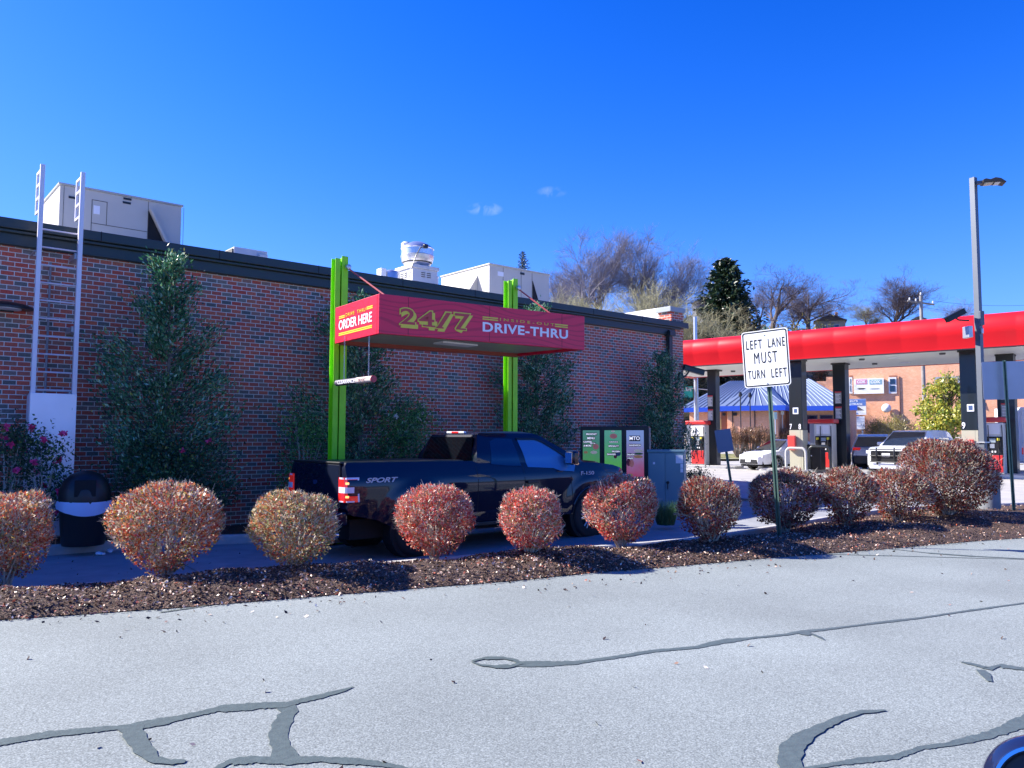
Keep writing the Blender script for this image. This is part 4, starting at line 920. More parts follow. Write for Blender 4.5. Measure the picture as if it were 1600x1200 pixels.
for s_ in (-1, 1):
    sidepane(TR, 'rear_window', [(2.66, 1.40), (3.0, 1.37), (3.30, 1.36), (3.28, 1.52), (3.26, 1.83), (2.90, 1.84), (2.76, 1.78)], yw, gls, s_)
    fw_ = sidepane(TR, 'front_window', [(3.44, 1.34), (4.02, 1.31), (4.16, 1.26), (4.50, 1.24), (4.58, 1.36), (4.42, 1.47), (3.92, 1.78), (3.78, 1.83), (3.38, 1.835), (3.41, 1.5)], yw, clear, s_)
    # rain visor strips
    mb = MB(); vis = [(3.36, 1.85), (3.80, 1.848), (3.97, 1.79), (4.44, 1.475), (4.41, 1.46), (3.93, 1.76), (3.78, 1.815), (3.36, 1.815)]
    sidepane(TR, 'rain_visor', vis, yf_cab, M['black'], s_, lift=.022)
    # door seams
    for xx, z0, z1 in ((2.34, .62, 1.38), (3.33, .60, 1.40), (4.42, .60, 1.39)):
        mb = MB()
        zz_s = [z0+(z1-z0)*i/10 for i in range(11)]
        vs = []
        for z in zz_s:
            y = yf_lo(xx, z); vs += [(xx-.006, s_*(y+.0015), z), (xx+.006, s_*(y+.0015), z)]
        mb.add(vs, [(2*i, 2*i+1, 2*i+3, 2*i+2) for i in range(10)]); part('door_seam', mb, M['dark'], TR)
    mb = MB()
    for xx in (3.48,):
        y = yf_lo(xx, 1.08); mb.box((xx-.12, min(s_*(y+.05), s_*(y+.004)), 1.06), (xx+.12, max(s_*(y+.05), s_*(y+.004)), 1.105))
    part('door_handle', mb, M['black'], TR, bevel=.006)
    # mirror
    mb = MB().cbox((4.36, s_*1.08, 1.49), (.16, .22, .25)); mi = part('wing_mirror', mb, P_navy, TR, bevel=.04, smooth=True)
    part('mirror_arm', MB().tube([(4.38, s_*.88, 1.42), (4.37, s_*1.02, 1.42)], .035, 10), M['black'], mi)
    part('mirror_glass', MB().cbox((4.272, s_*1.08, 1.49), (.006, .17, .19)), M['chrome'], mi)
    part('mirror_cap', MB().cbox((4.37, s_*1.09, 1.385), (.12, .18, .03)), M['chrome'], mi)
    # sill and step
    part('running_board', MB().box((2.1, min(s_*.99, s_*.84), .40), (4.15, max(s_*.99, s_*.84), .46)), M['black'], TR, bevel=.01)
    part('sill', MB().box((RW+.55, min(s_*.90, s_*.97), .46), (FW-.55, max(s_*.90, s_*.97), .62)), P_navy, TR, bevel=.02)
    # wheel arch lip
    for c in (RW, FW):
        mb = MB(); pts = [(c+.515*math.cos(a), s_*(yf_lo(c+.515*math.cos(a), .44+.515*math.sin(a))+.004), .44+.515*math.sin(a)) for a in [math.pi*(.02+.96*i/20) for i in range(21)]]
        mb.tube(pts, .018, 6); part('arch_lip', mb, P_navy, TR, smooth=True)
        part('arch_liner', MB().lathe([(.47, -.13), (.49, -.13), (.49, .13), (.47, .13)], n=28, M=Matrix.Translation((c, s_*.80, .44)) @ Matrix.Rotation(R(90), 4, 'X')), M['dark'], TR)
    for c in (RW, FW): wheel(TR, c, s_*.835, WR, .27, M['steel'], 6, .66, s_)
# tailgate, lamps, bumper
part('tailgate', MB().box((.0, -.76, .80), (.04, .76, 1.45)), P_navy, TR, bevel=.015)
part('tailgate_cap', MB().box((-.01, -.78, 1.45), (.07, .78, 1.485)), M['black'], TR, bevel=.01)
part('tailgate_emblem', MB().lathe([(.07, 0), (.07, .01), (.01, .012)], n=24, M=Matrix.Translation((-.001, 0, 1.16)) @ Matrix.Rotation(R(-90), 4, 'Y') @ Matrix.Diagonal((.5, 1, 1, 1))), mat('emblem', (.02, .04, .10), .2), TR)
lred = mat('lamp_red', (.62, .02, .02), .12, coat=1, emit=(.9, .03, .02), estr=.12); lwh = mat('lamp_white', (.70, .74, .85), .12, coat=1); lor = mat('lamp_glow', (.8, .25, .1), .2, emit=(1, .35, .1), estr=1.2)
for s_ in (-1, 1):
    def cor(u, z, o=.0):   # wraps from the rear face round to the side
        if u < 0: return (-.012-o, s_*(.93+u*.16), z)
        x = u*.34; return (x-.005, s_*(yf_lo(max(x, .02), z)+.010+o-(.03 if u < .05 else 0)), z)
    def wrap(name, us, z0, z1, m, o=0.0, slant=0.0):
        mb = MB(); vs = []
        for u in us:
            zt_ = z1; vs += [Vector(cor(u, z0, o)), Vector(cor(u, zt_, o))]
        n_ = len(us); inn = [v+Vector((.02, -s_*.02, 0)) for v in vs]
        mb.add(vs+inn, [(2*i, 2*i+2, 2*i+3, 2*i+1) for i in range(n_-1)]+[(2*n_+2*i+1, 2*n_+2*i+3, 2*n_+2*i+2, 2*n_+2*i) for i in range(n_-1)]+[(2*i, 2*n_+2*i, 2*n_+2*i+2, 2*i+2) for i in range(n_-1)]+[(2*i+1, 2*i+3, 2*n_+2*i+3, 2*n_+2*i+1) for i in range(n_-1)]+[(2*n_-2, 2*n_-1, 4*n_-1, 4*n_-2), (0, 2*n_, 2*n_+1, 1)])
        return part(name, mb, m, TR)
    hs_ = wrap('taillight', [-1, -.5, 0, .06, .25, .45, .62], .90, 1.26, lred)
    wrap('taillight_edge', [.55, .62], .90, 1.26, lwh, .003)
    wrap('taillight_edge', [-.8, -.3, 0.02, .06, .3, .58], 1.235, 1.26, lwh, .003)
    wrap('taillight_edge', [-.8, -.3, 0.02, .06, .3, .40], .90, .92, lwh, .003)
    wrap('reverse_lamp', [-.9, -.5, 0, .06, .22, .36], 1.035, 1.12, lwh, .004)
    wrap('lamp_bulb', [.02, .06, .12], 1.16, 1.19, lor, .005); wrap('lamp_bulb', [.02, .06, .12], .965, .995, lor, .005)
part('rear_bumper', MB().box((-.16, -.93, .56), (.06, .93, .76)), P_navy, TR, bevel=.03)
part('number_plate', MB().box((-.17, -.15, .60), (-.161, .15, .72)), M['paper'], TR)
part('exhaust_tip', MB().lathe([(.045, 0), (.05, 0), (.05, .16), (.045, .16)], n=20, M=Matrix.Translation((-.1, -.62, .40)) @ Matrix.Rotation(R(90), 4, 'Y')), M['chrome'], TR, smooth=True)
part('chassis', MB().box((.2, -.72, .32), (5.6, .72, .62)), M['dark'], TR)
endpane(TR, 'rear_screen', 2.375, 1.47, .74, 2.50, 1.86, .63, mat('rear_glass', (.004, .005, .007), .04, spec=.3), -1, bow=.0)
endpane(TR, 'windscreen', 4.78, 1.43, .80, 3.99, 1.865, .66, gls, 1)
tl = part('third_brake_light', MB().box((2.575, -.26, 1.925), (2.63, .26, 1.962)), lwh, TR, bevel=.008)
part('brake_lens', MB().box((2.57, -.10, 1.93), (2.60, .10, 1.957)), lred, tl)
part('grille', MB().box((6.0, -.62, .74), (6.06, .62, 1.12)), M['black'], TR, bevel=.03)
part('front_bumper', MB().box((5.94, -.86, .50), (6.13, .86, .72)), P_navy, TR, bevel=.05)
for s_ in (-1, 1): part('headlight', MB().box((5.86, min(s_*.64, s_*.88), .90), (6.04, max(s_*.64, s_*.88), 1.14)), lwh, TR, bevel=.03)
# bonnet centre bulge
part('bonnet', shell([(4.75, 1.39), (5.3, 1.35), (5.82, 1.27), (5.80, 1.30), (5.4, 1.40), (4.9, 1.44), (4.75, 1.445)], lambda x, z: .66-.1*S(x, 5.2, 5.7), xs=[5.0, 5.2, 5.45]), P_navy, TR, smooth=True)
slv = mat('silver_decal', (.34, .38, .50), .3, metal=.3)
yq = yf_lo(.9, 1.20)
lettering('SPORT', TR, (.30, -yf_lo(.8, 1.19)-.008, 1.175), (1, 0, 0), (0, 0, 1), .54, .075, slv, .003, .03, shear=.35)
lettering('F-150', TR, (4.66, -yf_lo(4.8, 1.19)-.004, 1.165), (1, 0, 0), (0, 0, 1), .34, .07, slv, .003, .03)

# ---------------------------------------------------------------- vegetation
def npy(L): return np.array([tuple(v) for v in L])
def globe_bush(name, base, w, h, seed, leafm, label, n=9000, leaf=.032, group='clipped burning bushes in the mulch bed', twigs=520, stemdens=26, tone=None, flat=.0):
    """clipped burning bush: stems fanning out of the ground into a sheared flattened globe"""
    r = np.random.default_rng(seed); t = thing(name, base, label, 'shrub', group)
    rx = w/2; hh = h; zc = hh*.56; rz_ = hh*.46
    def surf(d):  # radius of the sheared outline along direction d
        x, y, z = d[:, 0], d[:, 1], d[:, 2]
        p = 2.5; zz = np.where(z > 0, rz_*(1+.06*np.sin(seed*1.7+2*x)), zc*.90)
        q = (np.abs(np.hypot(x, y)/rx)**p + np.abs(z/zz)**p)**(-1/p)
        q *= np.where(z < -.55, 1.0, 1.0)
        lum = 1+.075*np.sin(4*x+seed)*np.cos(3.3*z+seed*2)+.06*np.sin(7*y+3*z+seed)+.035*np.sin(15*x+9*z+seed)*np.cos(13*y-seed)
        return q*lum
    d = r.normal(size=(n, 3)); d /= np.linalg.norm(d, axis=1)[:, None]
    keep = r.random(n) < np.where(d[:, 2] < -.35, .55, 1); d = d[keep]
    dep = 1-np.abs(r.normal(size=len(d)))*.17; dep = np.clip(dep, .3, 1.03)
    P = d*(surf(d)*dep)[:, None]; P[:, :2] *= (1-.22*np.clip(-d[:, 2:3], 0, 1)); P[:, 2] += zc
    # leave a few holes
    hol = r.normal(size=(26, 3)); hol /= np.linalg.norm(hol, axis=1)[:, None]
    msk = np.ones(len(P), bool)
    for q in hol:
        ca = (d*q).sum(1); msk &= ~((ca > .982) & (r.random(len(P)) < .7))
    P = P[msk]; d = d[msk]
    dirs = d*.5+np.array([0, 0, .35]); L_ = leaves(P, leaf, asp=.6, dirs=dirs, jitter=.45)
    qmesh('foliage', L_, 4, leafm, t)
    mb = MB(); rr = random.Random(seed)
    for i in range(stemdens):
        a = 2*math.pi*rr.random(); el = rr.uniform(.35, 1.45); D = np.array([[math.cos(a)*math.cos(el), math.sin(a)*math.cos(el), math.sin(el)]])
        D /= np.linalg.norm(D); tip = D[0].copy(); s_ = surf(np.array([[tip[0], tip[1], (tip[2]-.45)]])/np.linalg.norm([tip[0], tip[1], tip[2]-.45]))[0]
        dd_ = np.array([tip[0], tip[1], tip[2]-.45]); dd_ /= np.linalg.norm(dd_); T = dd_*s_*.93; T[2] += zc
        b0 = Vector((.05*rr.uniform(-1, 1), .05*rr.uniform(-1, 1), -.05)); T = Vector(T)
        m_ = b0.lerp(T, .45)+Vector((rr.uniform(-.05, .05), rr.uniform(-.05, .05), .06))
        mb.tube([b0, m_, T], [.013, .009, .003], 5, cap=False)
        for k in range(3):
            s = rr.uniform(.35, .85); q0 = m_.lerp(T, s); q1 = q0+Vector((rr.uniform(-1, 1), rr.uniform(-1, 1), rr.uniform(.1, .9))).normalized()*rr.uniform(.1, .25)*w
            mb.tube([q0, q1], [.006, .002], 4, cap=False)
    part('stems', mb, M['bushtwig'], t)
    # fine twig ends standing out of the sheared surface
    d = r.normal(size=(twigs*3, 3)); d /= np.linalg.norm(d, axis=1)[:, None]; d = d[d[:, 2] > -.3][:int(twigs*2.6)]
    P = d*(surf(d))[:, None]; P[:, 2] += zc; e = d*.7+np.array([0, 0, .45])+r.normal(size=d.shape)*.3; e /= np.linalg.norm(e, axis=1)[:, None]
    s_ = r.uniform(.05, .15, len(d))[:, None]; w_ = np.cross(e, r.normal(size=e.shape)); w_ /= np.linalg.norm(w_, axis=1)[:, None]; w_ *= .0028
    A = P-e*s_*.75; Bq = P+e*s_*.28
    qmesh('twig_ends', np.stack([A-w_, A+w_, Bq+w_*.5, Bq-w_*.5], 1).reshape(-1, 3), 4, M['bushtwig'], t)
    return t
BB = [ # px, py base, width px, top px y, material, seed, label
 (10, 908, 138, 766, 'red1', 'orange red clipped globe bush cut by the left photo edge, first of the row'),
 (259, 895, 184, 756, 'red1', 'widest orange clipped bush, bare pale stems at its foot, right of the trash can'),
 (459, 884, 146, 766, 'red2', 'tan and green clipped bush in front of the dark pickup tailgate'),
 (679, 868, 130, 756, 'red3', 'pink red clipped bush in front of the pickup rear wheel'),
 (830, 862, 108, 762, 'red3', 'small pink red clipped bush in front of the pickup front door'),
 (972, 851, 124, 745, 'red3', 'pinkish clipped bush hiding the pickup nose below the menu board'),
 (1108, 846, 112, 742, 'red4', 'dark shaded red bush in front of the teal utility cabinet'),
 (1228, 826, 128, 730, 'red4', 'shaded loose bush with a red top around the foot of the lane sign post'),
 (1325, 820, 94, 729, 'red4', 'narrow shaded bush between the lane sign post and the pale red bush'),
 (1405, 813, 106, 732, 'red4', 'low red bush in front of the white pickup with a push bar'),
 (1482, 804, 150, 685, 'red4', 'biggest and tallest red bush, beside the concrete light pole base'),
]
for i, (px_, py_, wp, ty, lm, lab) in enumerate(BB):
    q = atz(px_, py_, .16)
    z = bed_height(q.x, q.y); q = atz(px_, py_, z+.0)
    dist = q.x*_h[0]+q.y*_h[1]; w = wp/F*dist*(.87 if i == 1 else .91); top = att(px_, ty, dist).z; h = (top-z)*.98
    n = int(17500*(w*h)/1.25) if dist < 12.6 else int(13500*(w*h)/1.3)
    leaf = .037 if dist < 12 else .043
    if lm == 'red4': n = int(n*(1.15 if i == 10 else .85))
    globe_bush('clipped_bush', (q.x, q.y, z-.02), w, h, 11+i, LF[lm], lab, n=n, leaf=leaf, twigs=int(520*w*h), stemdens=34 if lm == 'red4' else 26)

def pyramid_tree(base, h, w, seed, label, n=5200, leafm=None, leaf=.078, top_light=False, group='young evergreen trees against the brick wall', squash=.62, low=.1):
    """young broad-leaved evergreen: leaves in whorled tiers along thin branches, gaps between them"""
    rr = random.Random(seed); r = np.random.default_rng(seed); t = thing('evergreen_tree', base, label, 'tree', group)
    mb = MB().tube([(0, 0, -.1), (.02, 0, h*.5), (0, 0, h)], [.055, .035, .008], 8, cap=False)
    mbb = MB(); P = []; D = []
    nb = 46; n = int(n*1.45)
    for i in range(nb):
        s = (i+.5)/nb; z = h*(low+(1-low)*s)*1.0; a = i*2.4+rr.uniform(-.4, .4)
        rad = w/2*(1-s)**.50*(.70+.42*math.sin(i*1.7+seed)+rr.uniform(-.12, .22))+.05
        rad = max(.12, rad); tip = Vector((math.cos(a)*rad, math.sin(a)*rad*squash, z+rad*.42+rr.uniform(-.05, .1))); b0 = Vector((0, 0, z-rad*.15))
        if b0.z < 0: b0.z = .02
        mid = b0.lerp(tip, .5)+Vector((0, 0, -.05)); mbb.tube([b0, mid, tip], [.014, .009, .004], 4, cap=False)
        k = int(n/nb*(.35+1.3*(rad/(w/2+.05))))
        u = r.random(k)**.42; sd = r.normal(size=(k, 3))*(.055+.075*u[:, None])*(.55+rad/(w/2)*.8)
        base_ = np.where(u[:, None] < .5, np.array(b0)+(np.array(mid)-np.array(b0))*(u[:, None]*2), np.array(mid)+(np.array(tip)-np.array(mid))*((u[:, None]-.5)*2))
        P.append(base_+sd); dd_ = np.tile(np.array((tip-b0).normalized()), (k, 1)); dd_[:, 2] += .25; D.append(dd_)
    P.append(np.array([[0, 0, h]])+r.normal(size=(40, 3))*np.array([.05, .05, .12])); D.append(np.tile([0, 0, 1.], (40, 1)))
    P = np.concatenate(P); D = np.concatenate(D)
    part('trunk', mb, M['bark'], t, smooth=True); br_ = part('branches', mbb, M['bark'], t)
    qmesh('crown', leaves(P, leaf, asp=.38, dirs=D, jitter=.4), 4, leafm or LF['holly'], t)
    return t
TY = 14.75
for (px_, ty, wpx, lab, sd, n) in (
    (268, 404, 205, 'tall loose evergreen tree against the brick between ladder and green column', 3, 12000),
    (565, 468, 215, 'evergreen tree behind the left lime green column', 5, 12000),
    (838, 480, 170, 'evergreen tree behind and right of the right lime green column', 8, 13000),
    (1035, 556, 128, 'shorter evergreen tree at the far corner of the brick store', 12, 9500)):
    q = aty(px_, ty, TY); d_ = q.x*_h[0]+q.y*_h[1]; gz = g(q.x, TY)+.1
    pyramid_tree((q.x, TY, gz), q.z-gz, wpx/F*d_*1.1, sd, lab, n=n)

def loose_shrub(name, px_, ty, wpx, y, lab, sd, lm, n=3000, leaf=.055, flowers=0, fcol_=None, group='rose bushes below the brick wall', cat='rose bush', blobs=7, zb=None, flat=.7):
    rr = random.Random(sd); r = np.random.default_rng(sd); q = aty(px_, ty, y); d_ = q.x*_h[0]+q.y*_h[1]; gz = (g(q.x, y)+.1) if zb is None else zb
    h = q.z-gz; w = wpx/F*d_; t = thing(name, (q.x, y, gz), lab, cat, group); mb = MB(); P = []; tips = []
    for i in range(blobs*3):
        a = rr.uniform(0, 6.28); u = rr.random()**.6; zz_ = h*rr.uniform(.3, 1.0); k = (1-.55*(zz_/h)**2)
        c = Vector((math.cos(a)*u*w/2*k, math.sin(a)*u*w/2*flat*k, zz_)); mb.tube([(rr.uniform(-.1, .1), rr.uniform(-.05, .05), -.05), c.lerp(Vector((0, 0, h*.3)), .5), c], [.012, .008, .003], 5, cap=False)
        m = int(n/(blobs*3)); sc_ = rr.uniform(.10, .2)*min(w, h); P.append(np.array(c)+r.normal(size=(m, 3))*sc_*np.array([1, .8, .8])); tips.append(c)
    P = np.concatenate(P); P[:, 2] = np.abs(P[:, 2]); P = P[(np.abs(P[:, 0]) < w*.6)]
    part('stems', mb, M['bushtwig'], t); qmesh('foliage', leaves(P, leaf, asp=.6, jitter=.5, up=.2), 4, LF[lm], t)
    for i in range(flowers):
        c = tips[i % len(tips)]+Vector((rr.uniform(-.1, .1), -abs(rr.uniform(.12, .3)), rr.uniform(0, .2))); m = 26
        Pq = np.array(c)+r.normal(size=(m, 3))*.022; qmesh('blossom', leaves(Pq, .055, asp=.9), 4, fcol_, t)
    return t
pinkf = mat('pink_petal', (.75, .05, .20), .5); whitef = mat('white_petal', (.75, .80, .78), .5)
loose_shrub('rose_bush', 14, 668, 110, 14.6, 'tall rose bush with pink blooms at the left photo edge', 21, 'rose', 2600, .05, 7, pinkf)
loose_shrub('rose_bush', 72, 690, 90, 14.4, 'rose bush with pink blooms growing across the ladder guard sheet', 22, 'rose', 1900, .05, 7, pinkf)
loose_shrub('rose_bush', 268, 682, 200, 14.45, 'wide dark rose bush with two pink blooms at the foot of the tall evergreen', 23, 'rose', 8500, .05, 3, pinkf, blobs=9)
loose_shrub('rose_bush', 478, 646, 90, 14.4, 'bright green rose bush with a white bloom left of the left lime column', 24, 'green', 3200, .05, 2, whitef)
loose_shrub('rose_bush', 640, 636, 120, 14.4, 'green rose bush with white blooms behind the pickup bed', 25, 'green', 5200, .05, 3, whitef)
loose_shrub('low_shrub', 1088, 738, 62, 12.9, 'low dark shrub just right of the teal utility cabinet', 27, 'rose', 1800, .05, 0, None, group=None, cat='shrub', flat=1)
# ornamental grass tuft
q = atz(1040, 806, .12); gt = thing('grass_tuft', (q.x, q.y, g(q.x, q.y)+.08), 'tuft of green grass at the foot of the teal utility cabinet', 'grass tuft')
r = np.random.default_rng(4); n = 900; a = r.uniform(0, 6.28, n); rad = r.random(n)**.5*.28; b0 = np.stack([np.cos(a)*rad*.6, np.sin(a)*rad*.6, np.zeros(n)], 1)
ht = r.uniform(.25, .5, n); tip = b0+np.stack([np.cos(a)*ht*.5*r.random(n), np.sin(a)*ht*.5*r.random(n), ht], 1); w_ = np.cross(tip-b0, r.normal(size=(n, 3))); w_ /= np.linalg.norm(w_, axis=1)[:, None]; w_ *= .004
qmesh('blades', np.stack([b0-w_, b0+w_, tip+w_*.2, tip-w_*.2], 1).reshape(-1, 3), 4, LF['grass'], gt)

# bare trees
def bare_tree_mesh(seed, h=10, spread=.55, levels=5, kids=4, trunk=.26, first=.25, up=.35, nt=5, fan=1):
    rr = random.Random(seed); mt_, mc = MB(), MB()
    def grow(p, d, L, r_, lev):
        k = 4 if lev < 2 else 3 if lev < 4 else 2; pts = [p]; rad = [r_]; dd_ = d.copy()
        for i in range(k):
            dd_ = (dd_+Vector((rr.gauss(0, 1), rr.gauss(0, 1), rr.gauss(0, 1)))*.15+Vector((0, 0, .05*up))).normalized(); pts.append(pts[-1]+dd_*L/k); rad.append(r_*(1-.62*(i+1)/k))
        (mt_ if lev == 0 else mc).tube(pts, rad, 7 if lev == 0 else 5 if lev == 1 else 3, cap=False)
        if lev >= levels: return
        nk = kids+rr.randint(0, 2)+(2 if lev == 0 else 0)
        for j in range(nk):
            s = rr.uniform(first if lev == 0 else .2, 1.0); f = s*k; i0 = min(k-1, int(f)); q = pts[i0].lerp(pts[i0+1], f-i0)
            a = rr.uniform(0, 6.28); o = dd_.orthogonal().normalized(); o = Matrix.Rotation(a, 3, dd_) @ o
            nd = (dd_*(1.0)+o*rr.uniform(.45, 1.0)*spread*1.6+Vector((0, 0, up*.5))).normalized()
            grow(q, nd, L*rr.uniform(.50, .74), max(.005, rad[i0]*.56), lev+1)
    grow(Vector((0, 0, -.3)), Vector((0, 0, 1)), h*.52, trunk, 0)
    return mt_, mc
BTM = {}
def bare_tree(key, seed, h, px_, top, dist, lab, tint, sx=1.0, **kw):
    q = att(px_, top, dist); gz = g(q.x, q.y); H = q.z-gz
    t = thing('bare_tree', (q.x, q.y, gz), lab, 'tree', 'leafless trees on the hillside')
    if key not in BTM:
        a_, b_ = bare_tree_mesh(seed, 10, **kw); zmax = max(v[2] for v in b_.v)
        s = 1/zmax; a_.v = [(x*s, y*s, z*s) for x, y, z in a_.v]; b_.v = [(x*s, y*s, z*s) for x, y, z in b_.v]
        BTM[key] = (mesh('trunk', a_, M['bark']), mesh('crown', b_, tint))
    for nm, me in zip(('trunk', 'crown'), BTM[key]):
        o = bpy.data.objects.new(nm, me); COL.objects.link(o); o.parent = t
    t.scale = (H*sx, H*sx, H); t.rotation_euler = (0, 0, seed*1.3+px_*.01)
    return t
tw1 = mat('twigs_purple', (.22, .20, .235), .9); tw2 = mat('twigs_olive', (.36, .34, .20), .9); tw3 = mat('twigs_dark', (.13, .10, .10), .9)
TL = [('a', 908, 345, 105, tw1, 1.05, 'tallest bare tree showing left of the others over the store roof'),
 ('b', 985, 350, 108, tw1, .95, 'second tallest bare tree over the store roof, with a forked crown'),
 ('c', 868, 396, 112, tw1, 1.1, 'bare tree directly right of the beige roof unit by the second lime column'),
 ('a', 1040, 398, 106, tw1, 1.0, 'bare tree above the left end of the white parapet'),
 ('b', 945, 385, 112, tw1, 1.0, 'bare tree between the two tallest ones over the store roof'),
 ('d', 925, 435, 94, tw2, 1.3, 'olive twiggy small tree low over the store roof, middle one'),
 ('d', 1010, 430, 94, tw2, 1.3, 'olive twiggy small tree low over the store roof, right one'),
 ('d', 885, 450, 92, tw2, 1.3, 'olive twiggy small tree low over the store roof, left one'),
 ('d', 1052, 462, 98, tw2, .9, 'olive twiggy small tree above the brick corner pier'),
 ('c', 1085, 440, 112, tw1, 1.1, 'thin bare tree just left of the big dark spruce'),
 ('e', 1205, 420, 120, tw3, 1.5, 'dark spreading bare tree just right of the big dark spruce'),
 ('e', 1258, 430, 123, tw3, 1.5, 'dark spreading bare tree above the red canopy, left of the hilltop house'),
 ('c', 1180, 440, 114, tw1, 1.3, 'bare tree partly hidden by the right side of the big spruce'),
 ('b', 1232, 445, 126, tw1, 1.3, 'fine bare tree between the two dark spreading ones'),
 ('c', 1300, 458, 130, tw1, 1.2, 'small pale bare tree behind the hilltop house'),
 ('f', 1392, 406, 118, tw3, 1.6, 'broad fan-shaped bare tree standing alone against the sky'),
 ('c', 1478, 458, 125, tw1, 1.3, 'low bare tree between the utility pole and the light pole'),
 ('d', 1350, 470, 122, tw2, 1.4, 'olive twiggy small tree left of the fan-shaped bare tree')]
KW = {'a': dict(spread=.62, kids=5), 'b': dict(spread=.55, kids=5), 'c': dict(spread=.72, kids=4), 'd': dict(spread=.85, kids=5, first=.08), 'e': dict(spread=.85, kids=4, first=.12), 'f': dict(spread=.75, kids=5, up=.5, first=.12)}
for i, (k_, px_, top, d_, tn, sx_, lab) in enumerate(TL):
    bare_tree(k_, i+1, 0, px_, top, d_, lab, tn, sx=sx_, levels=5, **KW[k_])
def spruce(px_, top, wpx, dist, lab, sd, n=16000, base=None):
    rr = random.Random(sd); r = np.random.default_rng(sd); q = att(px_, top, dist); gz = g(q.x, q.y); h = q.z-gz; w = wpx/F*dist
    t = thing('spruce_tree', (q.x, q.y, gz), lab, 'tree', 'dark spruces on the hillside'); n = int(n*1.3); mb = MB().tube([(0, 0, -.3), (0, 0, h)], [w*.03, .03], 7, cap=False); part('trunk', mb, M['bark'], t)
    nb = 220; P = []; D = []; mbb = MB()
    for i in range(nb):
        s = (i+.5)/nb; z = h*(.05+.95*s); a = i*2.4; rad = w/2*((1-s)**.52)*(.78+.30*rr.random())*(.92+.16*math.sin(i*.31))+.1; dr = Vector((math.cos(a), math.sin(a), .05-.35*(1-s)))
        k = int(n/nb*(.25+1.2*rad/(w/2))); u = r.random(k)**.7; p = np.array([0, 0, z])+np.array(dr)*(u*rad)[:, None]; p[:, 2] += .12*rad*(u**2)*2
        p += r.normal(size=(k, 3))*rad*.09; P.append(p); dd_ = np.tile(np.array(dr), (k, 1)); dd_[:, 2] -= .2; D.append(dd_)
        mbb.tube([(0, 0, z), (dr.x*rad*.9, dr.y*rad*.9, z+dr.z*rad*.9+.2*rad)], [.05, .02], 3, cap=False)
    part('branches', mbb, M['bark'], t); qmesh('crown', leaves(np.concatenate(P), w*.045, asp=.4, dirs=np.concatenate(D), jitter=.5), 4, LF['spruce'], t); return t
spruce(1134, 404, 136, 100, 'big dark spruce rising above the left end of the red canopy', 31, n=26000)
spruce(817, 393, 44, 115, 'distant spruce tip peeking over the beige roof unit', 32, n=5000)

# ---------------------------------------------------------------- signs beside the lane
q = atz(1219, 838, .12); zb = bed_height(q.x, q.y); d0 = q.x*_h[0]+q.y*_h[1]
ls = thing('lane_sign', (q.x, q.y, zb), 'white rectangular lane sign reading LEFT LANE MUST TURN LEFT on a leaning green post', 'road sign')
Bs = ls.location; topc = att(1198, 560, d0)-Bs
lean = (att(1196, 512, d0)-Bs)
green = mat('green_post', (.10, .17, .13), .45, metal=.4, var=.15, vscale=10)
def upost(name, parent, p0, p1, w=.06, holes=0, rv2=None, m=None):
    ez = (Vector(p1)-Vector(p0)).normalized(); ex = (rv2 or _r).copy(); ex = (ex-ez*ex.dot(ez)).normalized(); ey = ez.cross(ex)
    h = (Vector(p1)-Vector(p0)).length; mb = MB(); prof = [(-w/2, -.004), (-w/2, .0), (-w*.22, .0), (-w*.18, .028), (w*.18, .028), (w*.22, 0), (w/2, 0), (w/2, -.004), (w*.19, -.004), (w*.15, .022), (-w*.15, .022), (-w*.19, -.004)]
    mb.prism(prof, p0, ex, ey, ez*h); o = part(name, mb, m or green, parent)
    if holes:
        mb = MB()
        for k in range(holes):
            c = Vector(p0)+ez*(.2+k*.05*h/2.8)-ey*.002; mb.prism([(-.006, -.008), (.006, -.008), (.006, .008), (-.006, .008)], c+ey*.028, ex, ez, ey*.002)
        part('bolt_holes', mb, M['dark'], o)
    return o
sx_ = (_r*.76-Vector((_h[0], _h[1], 0))*.65).normalized(); up_ = lean.normalized(); sx_ = (sx_-up_*sx_.dot(up_)).normalized(); sn = sx_.cross(up_)
upost('post', ls, Vector((0, 0, -.3)), lean-sn*.0+up_*.02, .075, 0, sx_)
SW, SH = .76, .905
def rrect(w, h, r, n=6):
    P = []
    for cx, cy, a0 in ((w/2-r, -h/2+r, -90), (w/2-r, h/2-r, 0), (-w/2+r, h/2-r, 90), (-w/2+r, -h/2+r, 180)):
        for i in range(n+1): a = R(a0+90*i/n); P.append((cx+r*math.cos(a), cy+r*math.sin(a)))
    return P
ctr = topc+sn*.04
sgw = mat('sign_white', (.80, .80, .77), .45, var=.04, vscale=3)
pan = part('panel', MB().prism(rrect(SW, SH, .05), ctr, sx_, up_, sn*.004), sgw, ls)
ring = MB(); o_ = rrect(SW-.03, SH-.03, .04); i_ = rrect(SW-.068, SH-.068, .03); n = len(o_)
vs = [ctr+sn*.0065+sx_*a+up_*b for a, b in o_]+[ctr+sn*.0065+sx_*a+up_*b for a, b in i_]
ring.add(vs, [(i, (i+1) % n, (i+1) % n+n, i+n) for i in range(n)]); part('border', ring, M['black'], pan)
for tx, u0, u1, v0, v1 in (('LEFT', -.31, -.045, .165, .31), ('LANE', .055, .325, .165, .31), ('MUST', -.19, .19, -.075, .105), ('TURN', -.31, -.03, -.315, -.175), ('LEFT', .075, .325, -.315, -.175)):
    lettering(tx, pan, ctr+sx_*u0+up_*v0+sn*.0055, sx_, up_, u1-u0, v1-v0, M['black'], .002, .0 if tx == 'MUST' else .006, space=1.25)
